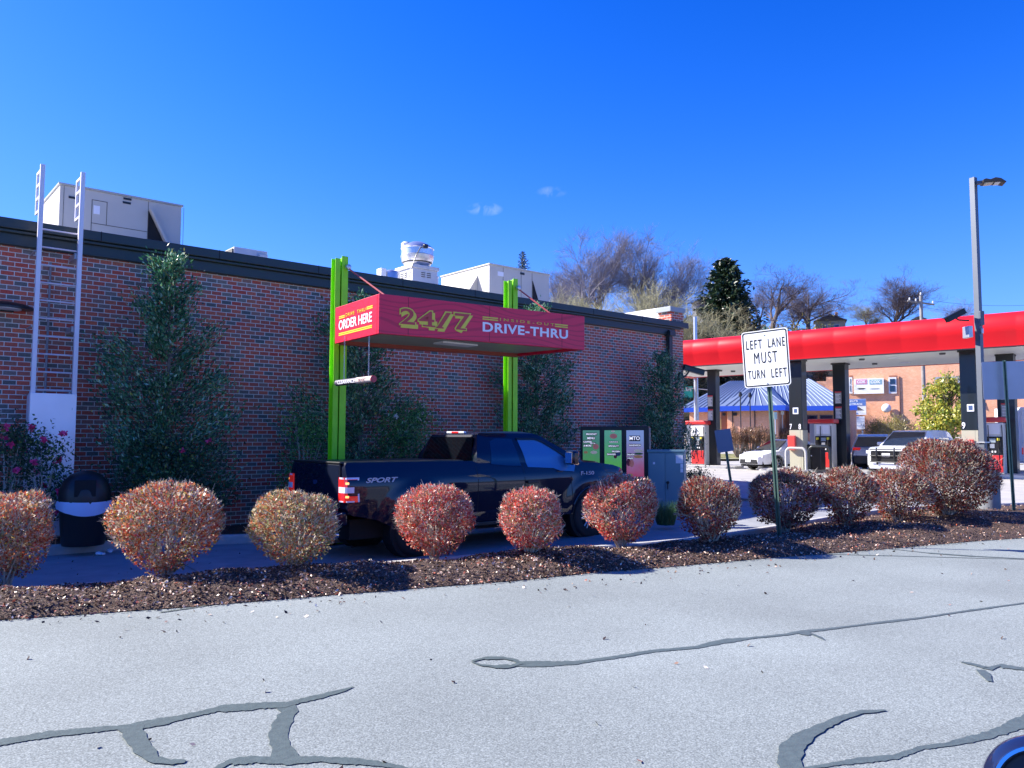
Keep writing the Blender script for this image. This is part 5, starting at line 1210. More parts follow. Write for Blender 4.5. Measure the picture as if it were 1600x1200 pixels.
for v in (.37, -.40): part('bolt', MB().lathe([(.012, 0), (.012, .008), (.002, .01)], n=10, M=Matrix.Translation(ctr+up_*v+sn*.004) @ sn.to_track_quat('Z', 'Y').to_matrix().to_4x4()), M['galv'], pan)

# wide sign seen from behind at the right edge
q = atz(1585, 801, .13); zb = bed_height(q.x, q.y); d0 = q.x*_h[0]+q.y*_h[1]
bs = thing('road_sign', (q.x, q.y, zb), 'wide grey blank back of a road sign on a perforated post at the right edge', 'road sign')
Bs = bs.location; tp = att(1569, 563, d0)-Bs; upost('post', bs, Vector((0, 0, -.3)), tp, .075, 26)
c = att(1573+8, 594, d0+.1)-Bs; ez = tp.normalized(); ex = _r.copy(); ex = (ex-ez*ex.dot(ez)).normalized(); ey = ez.cross(ex); W2 = 92/F*d0; H2 = 60/F*d0
part('panel', MB().prism(rrect(W2, H2, .03), c, ex, ez, ey*.004), mat('sign_back', (.36, .39, .46), .45, metal=.3, var=.05, vscale=3), bs)
# small sign, back turned, beside the lane; its blue shade is put into the colour
q = att(1148, 792, 21.0); q.z = g(q.x, q.y); d0 = 21.0
ss = thing('road_sign', (q.x, q.y, q.z), 'small rectangular sign back, its blue shade put into the colour, on a leaning post beyond the shaded bush', 'road sign')
Bs = ss.location; tp = att(1130, 673, d0)-Bs; upost('post', ss, Vector((0, 0, -.2)), tp, .07)
ez = tp.normalized(); c = att(1131.5, 688.5, d0-.1)-Bs; ex = _r.copy(); ex = (ex-ez*ex.dot(ez)).normalized(); ey = ez.cross(ex)
part('panel', MB().prism(rrect(25/F*d0, 35/F*d0, .02), c, ex, ez, ey*.004), mat('sign_back_shaded', (.12, .17, .26), .5, metal=.2), ss)

# ---------------------------------------------------------------- light pole
q = atz(1543, 797, .15); zb = bed_height(q.x, q.y); d0 = q.x*_h[0]+q.y*_h[1]
lp = thing('light_pole', (q.x, q.y, zb), 'square grey light pole with a flat lamp head and cameras on a round concrete base', 'light pole')
Bl = lp.location; sc1 = d0/F; zt = att(1513, 278, d0).z-zb
pole_m = mat('pole_paint', (.11, .125, .15), .45, metal=.3, var=.05, vscale=2)
xo = (att(1524, 690, d0)-q); xo.z = 0
part('concrete_base', MB().lathe([(.25, -.3), (.25, .93), (.23, .96)], n=32), mat('base_concrete', (.20, .21, .22), .85, var=.15, vscale=5, bump=.3), lp, smooth=True)
a0 = math.atan2(_r.y, _r.x)+R(28); Mp = Matrix.Rotation(a0, 4, 'Z')
part('base_plate', MB().box((-.17, -.17, .96), (.17, .17, 1.0), M=Matrix.Translation(xo*.2) @ Mp), M['galv'], lp)
part('pole', MB().box((-.055, -.055, .98), (.055, .055, zt), M=Matrix.Translation(xo*.2) @ Mp), pole_m, lp)
B0 = xo*.2
hd = Matrix.Translation(B0+Vector((0, 0, zt-.18))) @ Matrix.Rotation(math.atan2(_r.y, _r.x)-R(18), 4, 'Z') @ Matrix.Rotation(R(-2), 4, 'Y')
mb = MB().box((.05, -.05, .02), (.22, .05, .09), M=hd); part('arm', mb, pole_m, lp)
mb = MB().prism([(.16, .02), (.46, .0), (.58, -.04), (.60, -.02), (.5, .07), (.40, .10), (.30, .07), (.22, .10), (.16, .08)], (0, 0, 0), (1, 0, 0), (0, 0, 1), (0, .30, 0)); mb.v = [tuple(hd @ Vector((x, y-.15, z))) for x, y, z in mb.v]
hh_ = part('lamp_head', mb, mat('bronze', (.05, .045, .04), .5, metal=.4), lp, bevel=.01)
mb = MB().box((.20, -.11, .0), (.36, .11, .016), M=hd); part('lens', mb, mat('lens', (.65, .62, .52), .3), hh_); mb = MB().box((.39, -.11, -.012), (.52, .11, .0), M=hd); part('lens', mb, M['paper'], hh_)
def onp(px, py): v = att(px, py, d0)-Bl; return v
for (px0, py0, px1, py1, m__, nm) in ((1527, 487, 1533, 509, pole_m, 'equipment_box'), (1509, 510, 1515, 528, M['galv'], 'equipment_box'), (1529, 514, 1532, 522, M['galv'], 'equipment_box')):
    a = onp(px0, py1); b = onp(px1, py0); c = (a+b)/2; w = abs((b-a).dot(_r)); h = b.z-a.z
    part(nm, MB().box((-w/2, -.12, -h/2), (w/2, .12, h/2), M=Matrix.Translation(c) @ Matrix.Rotation(math.atan2(_r.y, _r.x), 4, 'Z')), m__, lp, bevel=.01)
a = onp(1479, 500); b = onp(1506, 486); cdir = (b-a).normalized(); L_ = (b-a).length
Mc = Matrix.Translation((a+b)/2) @ Matrix((cdir, Vector((0, 0, 1)).cross(cdir).normalized()*1, cdir.cross(Vector((0, 0, 1)).cross(cdir).normalized()))).transposed().to_4x4()
cm = part('camera', MB().box((-L_/2, -.07, -.06), (L_/2, .07, .05), M=Mc).box((-L_/2-.05, -.085, .05), (L_/2, .085, .065), M=Mc), M['black'], lp, bevel=.006)
part('camera_arm', MB().tube([(a+b)/2+Vector((0, 0, -.05)), onp(1498, 500), onp(1514, 501)], .018, 8), M['black'], cm)
mb = MB().box((-.09, -.09, .0), (.09, .09, .025), M=Matrix.Translation(B0+Vector((0, 0, onp(1533, 692).z))) @ Mp); part('strap', mb, M['galv'], lp)

# ---------------------------------------------------------------- filling station canopy
def hz(px, py, z): # point on the ray at height z
    return atz(px, py, z)
K0 = cf(8.14, 37.5); K1 = cf(18.5, 28.5); kd = (K1-K0).normalized(); kn = Vector((0, 0, 1)).cross(kd)*1.0
if kn.dot(Vector((_h[0], _h[1], 0))) < 0: kn = -kn
E0 = K0-kd*3.2; E1 = K1+kd*9; KL = (E1-E0).length; KD = 6.9
gc = thing('station_canopy', (E0.x, E0.y, 0), 'long red-edged filling station canopy on black columns across the lot', 'canopy')
Bk = gc.location
redk = mat('canopy_red', (.66, .010, .016), .42, coat=.12, spec=.3)
prof = [(0, 5.08), (-.05, 5.06), (-.06, 5.16), (-.22, 5.55), (-.30, 5.85), (-.22, 6.12), (-.06, 6.28), (.2, 6.34), (.25, 6.3), (.25, 5.1)]
def fascia(name, A, dirv, L, nrm, panels):
    mb = MB(); k = len(prof); xs = []
    for i in range(panels+1):
        x = L*i/panels
        if i > 0: xs.append((x-.05, .99)); 
        xs.append((x, .965)); 
        if i < panels: xs.append((x+.05, .99)); xs.append((x+L/panels*.5, 1.0))
    vs = []
    for x, s in xs:
        for (a, z) in prof: vs.append(Vector(A)+dirv*x+nrm*(a*s if a < 0 else a)+Vector((0, 0, z)))
    n = len(xs); mb.add(vs, [(i*k+j, (i+1)*k+j, (i+1)*k+(j+1) % k, i*k+(j+1) % k) for i in range(n-1) for j in range(k)]+[tuple(range(k)), tuple(reversed(range((n-1)*k, n*k)))])
    return part(name, mb, redk, gc, smooth=True)
fascia('front_fascia', (0, 0, 0), kd, KL, kn, 20)
fascia('end_fascia', kn*.2+kd*.0, kn, KD, -kd*-1, 6)
mb = MB().box((0, 0, 5.12), (KL, KD, 5.17)); mb.v = [tuple(kd*x+kn*y+Vector((0, 0, z))) for x, y, z in mb.v]; part('soffit', mb, mat('soffit_white', (.72, .73, .68), .5), gc)
mb = MB().box((.3, KD, 5.10), (KL, KD+.15, 5.9)); mb.v = [tuple(kd*x+kn*y+Vector((0, 0, z))) for x, y, z in mb.v]; part('back_fascia', mb, redk, gc)
mb = MB().box((.3, .3, 5.9), (KL, KD, 5.95)); mb.v = [tuple(kd*x+kn*y+Vector((0, 0, z))) for x, y, z in mb.v]; part('roof_deck', mb, M['galv'], gc)
mb = MB().box((0, -.07, 5.02), (KL, -.0, 5.065)); mb.v = [tuple(kd*x+kn*y+Vector((0, 0, z))) for x, y, z in mb.v]; part('drip_edge', mb, M['black'], gc)
colm = mat('column_black', (.010, .014, .016), .35, coat=.3); colg = mat('column_foot', (.40, .38, .28), .6)
def ray_line(px, off): # where the view ray at px meets the line parallel to the canopy front, off metres behind it
    d = ray(px, 685); d = Vector((d.x, d.y, 0)); k = (E0.dot(kn)+off)/d.dot(kn); return d*k
cang = math.atan2(kd.y, kd.x)
rzc = lambda: Matrix.Rotation(cang, 4, 'Z')
colpos = {}
def kcol(key, px, off, w=.46, foot=False, parent_lab=None):
    p = ray_line(px, off); gz = g(p.x, p.y); c = Vector((p.x, p.y, 0))-Vector((Bk.x, Bk.y, 0)); Mx = Matrix.Translation(c) @ rzc()
    z0 = gz+.1
    o = part('column', MB().box((-w/2, -w/2, z0 if not foot else z0+1.75), (w/2, w/2, 5.14), M=Mx), colm, gc, bevel=.02)
    if foot: part('column_foot', MB().box((-w/2-.005, -w/2-.005, z0), (w/2-.1, w/2+.005, z0+1.75), M=Mx).box((w/2-.1, -w/2, z0), (w/2, w/2, z0+1.75), M=Mx), colg, o)
    colpos[key] = (p, gz, Mx, o); return o
kcol('A', 1116, 3.2); b1 = kcol('B', 1248, .7, .58, True); kcol('C', 1316, 3.6, .56); kcol('D', 1518, 1.3, .56, True); kcol('E', 1576, 3.9, .62)
for k in 'ABCDE':
    p, gz, Mx, o = colpos[k]; part('soffit_reflection', MB().box((-.33, -.33, 5.05), (.33, .33, 5.115), M=Mx), M['black'], o)  # black plate put in for the column's reflection in the soffit
# numerals and stickers
def coltext(key, tx, u, z, w, h, m__=None, side_n=-1):
    p, gz, Mx, o = colpos[key]; ww = .58/2 if key == 'B' else .28
    org = Mx @ Vector((u-w/2, -ww-.012, z)); org.z = z
    return lettering(tx, o, org, kd, (0, 0, 1), w, h, m__ or M['wht'], .004, .02)
coltext('B', '7', -.22, 2.05, .10, .24); coltext('B', '8', .17, 2.05, .10, .24); coltext('D', '9', -.20, 2.05, .12, .26)
for key, pxs in (('B', 0.0), ('D', .06)):
    p, gz, Mx, o = colpos[key]; st = part('notice', MB().box((-.12+pxs, -.30, 2.72), (.12+pxs, -.292, 3.0), M=Mx), M['paper'], o)
    part('notice_picture', MB().box((-.07+pxs, -.305, 2.77), (.07+pxs, -.301, 2.95), M=Mx), mat('sticker_navy', (.05, .09, .2), .5), st)
for key in 'ACE':
    p, gz, Mx, o = colpos[key]
    for z in (2.55, 3.25):
        st = part('warning_label', MB().box((-.17, -.34, z), (.12, -.325, z+.55), M=Mx), mat('label_grey', (.25, .27, .27), .5), o)
        part('label_heading', MB().box((-.17, -.345, z+.50), (.12, -.341, z+.56), M=Mx), mat('label_red', (.5, .04, .04), .5), st)
        lines = MB()
        for i in range(7): lines.box((-.14, -.345, z+.05+i*.06), (.08-.03*(i % 3), -.341, z+.075+i*.06), M=Mx)
        part('label_text', lines, M['paper'], st)
p, gz, Mx, o = colpos['B']; part('squeegee_bin', MB().box((-.30, -.50, gz+.98), (.02, -.31, gz+1.62), M=Mx), mat('bin_red', (.75, .06, .05), .35, coat=.5), o, bevel=.03)
p, gz, Mx, o = colpos['D']; part('squeegee_bin', MB().box((-.10, -.50, gz+1.2), (.16, -.31, gz+1.5), M=Mx), mat('bin_red2', (.75, .06, .05), .35, coat=.5), o, bevel=.03)
for px_, off in ((1147, 4.2), (1350, 2.0), (1477, 1.6), (1370, 4.5)):
    p = ray_line(px_, off)-Vector((Bk.x, Bk.y, 0)); part('canopy_lamp', MB().lathe([(.11, 5.05), (.12, 5.12)], c=(p.x, p.y, 0), n=16), mat('lamp_rim', (.1, .1, .1), .5), gc)
    part('canopy_lamp', MB().box((-.2, -.2, 5.09), (.2, .2, 5.118), M=Matrix.Translation(p+kd*1.2+kn*.4) @ rzc()), M['paper'], gc)

# pumps and islands
pumpm = mat('pump_white', (.62, .62, .58), .35, coat=.3); pumpg = mat('pump_steel', (.35, .39, .46), .3, metal=.6); predm = mat('pump_red', (.55, .03, .03), .35, coat=.3)
def pump(px, off, label, w=.95, face=1):
    p = ray_line(px, off); gz = g(p.x, p.y)+.15
    t = thing('fuel_pump', (p.x, p.y, gz), label, 'fuel pump', 'fuel pumps under the red canopy', rz=cang)
    part('body', MB().box((-w*.5, -.3, 0), (w*.5, .3, 2.0)), pumpm, t, bevel=.02)
    part('side_panel', MB().box((-w*.5-.03, -.32, 0), (-w*.5+.16, .32, 2.02)), pumpg, t, bevel=.01)
    part('base_panel', MB().box((-w*.28, -.325, .05), (w*.5-.03, -.302, .72)), predm, t, bevel=.01)
    f = part('display_face', MB().box((-w*.28, -.34, .74), (w*.5-.03, -.302, 1.45)), M['black'], t, bevel=.02)
    part('screen', MB().box((-.02, -.35, 1.22), (.22, -.342, 1.38)), mat('pump_screen', (.30, .36, .42), .2), f)
    part('keypad', MB().box((0.02, -.352, 1.0), (.18, -.342, 1.17)), M['galv'], f)
    for x in (.0, .10, .20): part('selector', MB().cbox((x, -.348, .86), (.05, .01, .07)), M['wht'], f)
    for x, cc in ((-.14, M['yellow']), (.33, M['yellow'])):
        nzl = part('nozzle', MB().tube([(x, -.36, 1.32), (x, -.42, 1.25), (x, -.38, 1.02), (x, -.35, .98)], .03, 8), M['black'], t)
        part('nozzle_guard', MB().cbox((x, -.40, 1.34), (.09, .10, .10)), cc, nzl, bevel=.01)
        part('hose', MB().tube([(x, -.37, 1.0), (x+.03, -.46, .45), (x+.10, -.42, .3), (x+.13, -.36, .7), (x+.12, -.34, 1.9)], .018, 6), M['black'], t)
    part('top_sign', MB().box((-w*.62, -.36, 2.02), (w*.62, .36, 2.22)), predm, t, bevel=.05)
    part('upper_panel', MB().box((-w*.22, -.312, 1.55), (w*.40, -.302, 1.95)), M['paper'], t)
    return t
pump(1092, 2.8, 'fuel pump at the left end of the red canopy, beside the store corner')
pump(1287, 2.7, 'fuel pump between the column numbered 7 and 8 and the next column')
pump(1548, 2.6, 'fuel pump between the grey light pole and the wide sign back')
def island(px, off, L0, L1, label):
    p = ray_line(px, off); gz = g(p.x, p.y)
    t = thing('pump_island', (p.x, p.y, gz), label, 'kerb island', 'raised concrete pump islands', rz=cang)
    part('slab', MB().prism([(-L0, -.7), (L1-.5, -.7), (L1-.12, -.5), (L1, 0), (L1-.12, .5), (L1-.5, .7), (-L0, .7), (-L0-.3, .4), (-L0-.3, -.4)], (0, 0, -.2), (1, 0, 0), (0, 1, 0), (0, 0, .34)), M['kerb'], t, bevel=.03)
    part('steel_edge', MB().prism([(-L0, -.71), (L1-.5, -.71), (L1-.5, -.703), (-L0, -.703)], (0, 0, -.1), (1, 0, 0), (0, 1, 0), (0, 0, .22)), M['galv'], t)
island(1100, 2.9, 2.2, 2.0, 'concrete island under the leftmost fuel pump')
island(1285, 2.2, 2.6, 2.6, 'concrete island under the middle fuel pump')
island(1545, 2.6, 2.6, 2.8, 'concrete island under the fuel pump beside the light pole')
def hoop(px, off, w, lab, m__, zt=.98):
    p = ray_line(px, off); gz = g(p.x, p.y)+.1; t = thing('guard_hoop', (p.x, p.y, gz), lab, 'bollard', 'pipe hoops guarding the pump islands', rz=cang)
    pts = [(-w/2, 0, -.1), (-w/2, 0, zt-.2)]+[(-w/2+.2-.2*math.cos(a), 0, zt-.2+.2*math.sin(a)) for a in [math.pi/2*i/6 for i in range(1, 7)]]+[(w/2-.2+.2*math.sin(a), 0, zt-.2+.2*math.cos(a)) for a in [math.pi/2*i/6 for i in range(1, 7)]]+[(w/2, 0, -.1)]
    part('pipe', MB().tube(pts, .055, 10), m__, t, smooth=True); part('foot', MB().cbox((-w/2, 0, .05), (.2, .2, .03)), M['galv'], t); part('foot', MB().cbox((w/2, 0, .05), (.2, .2, .03)), M['galv'], t)
hoop(1243, -.3, .85, 'pale grey pipe hoop in front of the column with the red bin', mat('hoop_grey', (.42, .42, .40), .5))
hoop(1280, .2, .9, 'dark pipe hoop just right of the pale hoop', colm, 1.05)
p = ray_line(1273, 1.2); wb = thing('waste_bin', (p.x, p.y, g(p.x, p.y)+.14), 'square black waste bin on the island behind the dark hoop', 'bin', rz=cang)
part('bin_body', MB().box((-.35, -.3, 0), (.35, .3, 1.0)), M['black'], wb, bevel=.03); part('bin_lid', MB().box((-.38, -.33, 1.0), (.38, .33, 1.08)), M['black'], wb, bevel=.03); part('bin_sticker', MB().cbox((-.05, -.31, .6), (.05, .004, .05)), M['paper'], wb)

# ---------------------------------------------------------------- cars on the station lot
def car(label, pos, heading, prm, paintm, cat='car', name='parked_car', group=None):
    """front faces local +x"""
    t = thing(name, (pos.x, pos.y, pos.z), label, cat, group, rz=heading)
    L, Wd, Hh = prm['L'], prm['W'], prm['H']; hw = Wd/2; wr = prm['wr']; rx, fx_ = prm['axles']; sill = .30
    top = prm['belt']
    out_ = [(0.02, .45), (0.0, prm['rear'][0][1]-.2)]+prm['rear']+prm['hood']+[(L-.02, .62), (L, .45), (L-.05, .28)]
    out_ += arch(fx_, wr+.06, sill, cz=wr+.02, n=10)+arch(rx, wr+.06, sill, cz=wr+.02, n=10)+[(.08, .32)]
    def yl(x, z):
        e = interp([(0, hw*.80), (.25, hw*.95), (.8, hw), (L-1.1, hw), (L-.35, hw*.90), (L, hw*.66)], x)
        return e+interp([(.25, -.05), (.45, 0), (.75, .0), (1.0, -.05), (1.25, -.10)], z)
    part('body', shell(out_, yl, xs=[.15, .3, .6, 1, 1.5, 2, 2.5, 3, 3.4, L-1, L-.6, L-.35, L-.18, L-.08], zs=[.45, .6, .75, .9]), paintm, t, smooth=True)
    hb_ = hw-.10; ht = prm['rooftop']
    def yc(x, z): k = S(z, top-.05, Hh); return hb_-(hb_-ht)*k
    part('cabin', shell(prm['cab'], yc, xs=[1, 1.5, 2, 2.5, 3], zs=[top+.15, top+.3, Hh-.08]), paintm, t, smooth=True)
    for s_ in (-1, 1):
        for w_ in prm['side']: sidepane(t, 'side_window', w_, yc, gls, s_)
        for c in (rx, fx_): wheel(t, c, s_*(hw-.14), wr, .22, M['steel'], 5, .68, s_)
        part('wing_mirror', MB().cbox((prm['mir'][0], s_*(hw+.07), prm['mir'][1]), (.16, .22, .14)), paintm, t, bevel=.04)
        hx_ = prm['lamp']
        part('headlight', MB().box((hx_[0]-.35, min(s_*hw*.50, s_*hw*.84), hx_[1]-.07), (hx_[0], max(s_*hw*.50, s_*hw*.84), hx_[1]+.06)), prm.get('lm', lwh), t, bevel=.02)
        part('tail_light', MB().box((-.02, min(s_*hw*.48, s_*hw*.83), prm['tl']-.06), (.3, max(s_*hw*.48, s_*hw*.83), prm['tl']+.07)), lred, t, bevel=.02)
    a, b = prm['ws']; endpane(t, 'windscreen', a[0]+.05, a[1], yc(*a)-.07, b[0]+.05, b[1], yc(*b)-.06, gls, 1)
    a, b = prm['rs']; endpane(t, 'rear_screen', a[0]-.06, a[1], yc(*a)-.07, b[0]-.06, b[1], yc(*b)-.06, gls, -1)
    gr = part('grille', MB().box((L-.10, -hw*.62, prm['gr'][0]), (L+.012, hw*.62, prm['gr'][1])), M['black'], t, bevel=.02)
    part('number_plate', MB().box((L+.02, -.16, (prm['gr'][0]+prm['gr'][1])/2-.02), (L+.03, .16, (prm['gr'][0]+prm['gr'][1])/2+.13)), M['paper'], t)
    part('rear_bumper', MB().box((-.06, -hw*.82, .32), (.1, hw*.82, .72)), prm.get('bump', paintm), t, bevel=.05)
    part('rear_plate', MB().box((-.075, -.16, .80 if 'bump' in prm else .55), (-.02, .16, .93 if 'bump' in prm else .68)), prm.get('plate', M['paper']), t)
    part('underbody', MB().box((.2, -hw*.8, .18), (L-.2, hw*.8, .42)), M['dark'], t)
    return t
sedan = dict(L=4.65, W=1.78, H=1.45, wr=.32, axles=(.95, 3.65), belt=.92, rooftop=.56, rear=[(.05, .98), (.6, 1.02)], hood=[(1.3, .98), (3.3, .93), (4.0, .84), (4.4, .72)],
    cab=[(.55, .92), (1.15, 1.30), (1.6, 1.43), (2.2, 1.455), (2.6, 1.42), (3.55, .90)], side=[[(1.15, 1.0), (1.95, .98), (1.95, 1.35), (1.55, 1.34)], [(2.02, .98), (3.1, .96), (2.55, 1.34), (2.02, 1.36)]],
    ws=((3.48, .95), (2.68, 1.39)), rs=((.72, 1.03), (1.3, 1.36)), mir=(3.0, 1.02), lamp=(4.50, .66), tl=.85, gr=(.30, .52))
suv = dict(L=4.6, W=1.86, H=1.70, wr=.36, axles=(.85, 3.55), belt=1.02, rooftop=.62, rear=[(.0, 1.02), (.12, 1.10)], hood=[(1.0, 1.06), (3.4, 1.04), (4.1, .98), (4.42, .80)],
    cab=[(.08, 1.05), (.45, 1.60), (.75, 1.68), (1.8, 1.70), (2.6, 1.66), (3.5, 1.02)], side=[[(.62, 1.18), (1.2, 1.10), (1.3, 1.56), (.95, 1.55)], [(1.36, 1.10), (2.05, 1.08), (2.05, 1.58), (1.38, 1.58)], [(2.12, 1.08), (3.1, 1.06), (2.55, 1.54), (2.12, 1.58)]],
    ws=((3.42, 1.06), (2.66, 1.61)), rs=((.14, 1.14), (.46, 1.56)), mir=(3.05, 1.14), lamp=(4.5, .80), tl=1.02, gr=(.42, .75), bump=M['black'], plate=mat('yellow_plate', (.55, .42, .16), .5))
bigs = dict(L=5.2, W=2.0, H=1.86, wr=.40, axles=(.95, 4.15), belt=1.18, rooftop=.70, rear=[(.0, 1.15), (.1, 1.22)], hood=[(1.0, 1.2), (3.6, 1.18), (4.6, 1.14), (5.05, 1.05)],
    cab=[(.08, 1.2), (.35, 1.74), (.7, 1.84), (2.0, 1.86), (2.75, 1.82), (3.7, 1.17)], side=[[(.6, 1.28), (1.4, 1.24), (1.4, 1.72), (.8, 1.70)], [(1.48, 1.24), (2.2, 1.22), (2.2, 1.73), (1.48, 1.73)], [(2.28, 1.22), (3.25, 1.2), (2.7, 1.70), (2.28, 1.73)]],
    ws=((3.62, 1.2), (2.82, 1.77)), rs=((.14, 1.28), (.36, 1.7)), mir=(3.2, 1.28), lamp=(5.12, .95), tl=1.1, gr=(.55, 1.0))
Pw = paint('white_paint', (.72, .74, .78), .8, .4, .4); Psil = paint('silver_blue', (.42, .46, .58), .9, .35, .4); Pblk = paint('black_paint', (.01, .01, .014), 1, .3, .3)
hd_cam = lambda deg: math.atan2(_r.y, _r.x)+R(deg)   # heading measured from the picture's right
def carpos(px, dist): p = att(px, 700, dist); return Vector((p.x, p.y, g(p.x, p.y)))
# sedan: nose towards left front
def place(label, pxc, dist, head, prm, pm_, **kw):
    p = carpos(pxc, dist); a = hd_cam(head); off = Vector((math.cos(a), math.sin(a), 0))*prm['L']/2; return car(label, p-off, a, prm, pm_, **kw)
place('white compact sedan facing left towards the fuel pumps, behind the lane sign post', 1226, 38.0, 207, sedan, Pw, name='white_sedan')
place('silver blue crossover seen from behind between two canopy columns', 1372, 37.5, 58, suv, Psil, name='crossover')
tk = place('white pickup-style vehicle with a black push bar, mostly hidden by the biggest red bush', 1425, 33.5, 222, bigs, Pw, name='white_utility_vehicle')
mb = MB()
for y in (-.35, .35): mb.tube([(5.22, y, .45), (5.30, y, .8), (5.26, y, 1.12)], .03, 8)
for z in (.55, .8, 1.05): mb.tube([(5.27, -.62, z), (5.27, .62, z)], .025, 8)
part('push_bar', mb, M['black'], tk)
place('black car whose roof just shows above the biggest red bush', 1450, 41, 195, sedan, Pblk, name='black_sedan')
place('dark car parked by the orange brick wall, left of the yellow tree trunk', 1288, 66, 190, sedan, Pblk, name='dark_sedan')
# white van at the right edge
p = carpos(1606, 36); vn = thing('white_van', (p.x, p.y, p.z), 'white box van cut by the right photo edge', 'van', rz=hd_cam(0))
part('box_body', MB().box((-.2, 0, .45), (5.0, 2.1, 2.95)), Pw, vn, bevel=.05); part('rear_door', MB().box((-.215, .1, .6), (-.201, 1.0, 2.8)), M['paper'], vn); part('rear_lamp', MB().box((-.22, .02, .8), (-.202, .08, 1.1)), lred, vn)
for x in (.9, 4.0): wheel(vn, x, .12, .38, .22, M['steel'], 5, .6, -1)

# ---------------------------------------------------------------- beyond the lot
road2 = sheet('back_street', lin(-2, 140, 40), lin(-20, 120, 40), lambda x, y: g(x, y)-.5, M['asphalt'])
bpy.data.objects.remove(road2)
def camsheet(name, us, ds, m, dz):
    mb = MB(); nx = len(us); vs = []
    for d in ds:
        for u in us: p = cf(u*d, d); vs.append((p.x, p.y, g(p.x, p.y)+dz))
    mb.add(vs, [(j*nx+i, j*nx+i+1, (j+1)*nx+i+1, (j+1)*nx+i) for j in range(len(ds)-1) for i in range(nx-1)]); o = part(name, mb, m, smooth=True); tag(o, kind='structure')
camsheet('grass_verge', lin(.05, .9, 24), lin(49, 53.5, 5), M['grassm'], .10)
camsheet('back_street', lin(.05, .95, 24), lin(53.6, 70, 12), M['lot'], .03)
camsheet('verge_kerb', lin(.05, .9, 24), [48.8, 48.99], M['kerb'], .13)
# bare hedge shrubs on the verge
def fuzzy(px_, base, top, wpx, dist, lab, lm, sd, n=2600, group='bare winter shrubs on the far verge'):
    p = att(px_, base, dist); gz = g(p.x, p.y)+.08; z1 = att(px_, top, dist).z; h = z1-gz; w = wpx/F*dist; t = thing('bare_shrub', (p.x, p.y, gz), lab, 'shrub', group); rr = random.Random(sd); r = np.random.default_rng(sd); mb = MB(); P = []; D = []
    for i in range(46):
        a = rr.uniform(0, 6.28); u = rr.random()**.5; tip = Vector((math.cos(a)*u*w/2, math.sin(a)*u*w/2, h*(.98-.35*u*u)*rr.uniform(.85, 1))); q0 = Vector((math.cos(a)*.06*w, math.sin(a)*.06*w, -.05)); m_ = q0.lerp(tip, .5)+Vector((math.cos(a), math.sin(a), 0))*w*.06; mb.tube([q0, m_, tip], [.03, .02, .008], 4, cap=False)
        k = n//46; uu = rr.random(); s = r.random((k, 1))*.62+.38; P.append(np.array(m_)*(1-s)+np.array(tip)*s+r.normal(size=(k, 3))*w*.055); dd_ = np.tile(np.array((tip-q0).normalized()), (k, 1)); D.append(dd_)
    part('stems', mb, M['twig'], t); qmesh('twigs', leaves(np.concatenate(P), .16, asp=.22, dirs=np.concatenate(D)), 4, LF[lm], t); return t
fuzzy(1153, 693, 664, 36, 50.5, 'reddish bare shrub at the left end of the far verge', 'tan', 51)
fuzzy(1172, 694, 663, 34, 50.5, 'reddish bare shrub second on the far verge', 'tan', 52)
fuzzy(1193, 692, 661, 42, 50.5, 'reddish bare shrub just left of the lane sign post, third on the verge', 'tan', 53)
fuzzy(1228, 681, 667, 34, 58, 'low red shrub between the lane sign post and the numbered column', 'tan', 54)
fuzzy(1395, 684, 650, 86, 58, 'wide olive brown bare shrub in front of the orange brick wall', 'olive', 55, n=5200)
fuzzy(1455, 690, 668, 40, 56, 'low brown shrub under the yellow leaved tree', 'tan', 56)

# orange brick facades further off: right vectors parallel to the canopy edge turned a little
def frame(px, py_ground, dist, ang):
    p = att(px, 690, dist); gz = g(p.x, p.y); return Vector((p.x, p.y, gz)), hd_cam(ang)
obr = brickmat('orange_brick', [(0, (.82, .38, .20)), (.5, (.76, .33, .17)), (1, (.86, .44, .26))], bw=.21, rh=.075, mortar=(.80, .58, .42), ms=.006, bump=.2)
blue = mat('blue_fascia', (.02, .08, .50), .4); 
def ribroof():
    m = bpy.data.materials.new('ribbed_roof'); m.use_nodes = True; nt = m.node_tree; b = nt.nodes['Principled BSDF']; b.inputs['Base Color'].default_value = (.19, .24, .35, 1); b.inputs['Roughness'].default_value = .45; b.inputs['Metallic'].default_value = .3; return m
rrm = ribroof()
bo_, ba = frame(1067, 0, 62, -27)
bb = thing('blue_roof_building', (bo_.x, bo_.y, bo_.z), 'low orange brick building with a ribbed pale blue metal hip roof', 'building', rz=ba)
ez_ = att(1150, 637, 60).z-bo_.z; rz1 = att(1160, 597, 66).z-bo_.z
Wb = 12.6
part('wall', MB().box((.4, .6, -1), (Wb-.6, 9.5, ez_)), obr, bb)
part('wing_wall', MB().box((3.8, -1.6, -1), (7.4, .6, ez_)), obr, bb)
eav = [(-.3, -.1), (Wb, -.1), (Wb, 10.2), (-.3, 10.2)]
ridge = [(2.6, 5.0, rz1), (Wb-3.6, 5.0, rz1)]
V_ = [Vector((x, y, ez_)) for x, y in eav]+[Vector(q) for q in ridge]
part('roof', MB().add(V_, [(0, 1, 5, 4), (1, 2, 5), (2, 3, 4, 5), (3, 0, 4), (3, 2, 1, 0)]), rrm, bb)
wv = [Vector((3.2, -2.2, ez_)), Vector((8.0, -2.2, ez_)), Vector((8.0, 2.6, ez_)), Vector((3.2, 2.6, ez_)), Vector((5.6, .4, ez_+(rz1-ez_)*.75)), Vector((5.6, 4.4, rz1-.05))]
part('wing_roof', MB().add(wv, [(0, 1, 4), (1, 2, 5, 4), (3, 0, 4, 5), (2, 3, 5)]), rrm, bb)
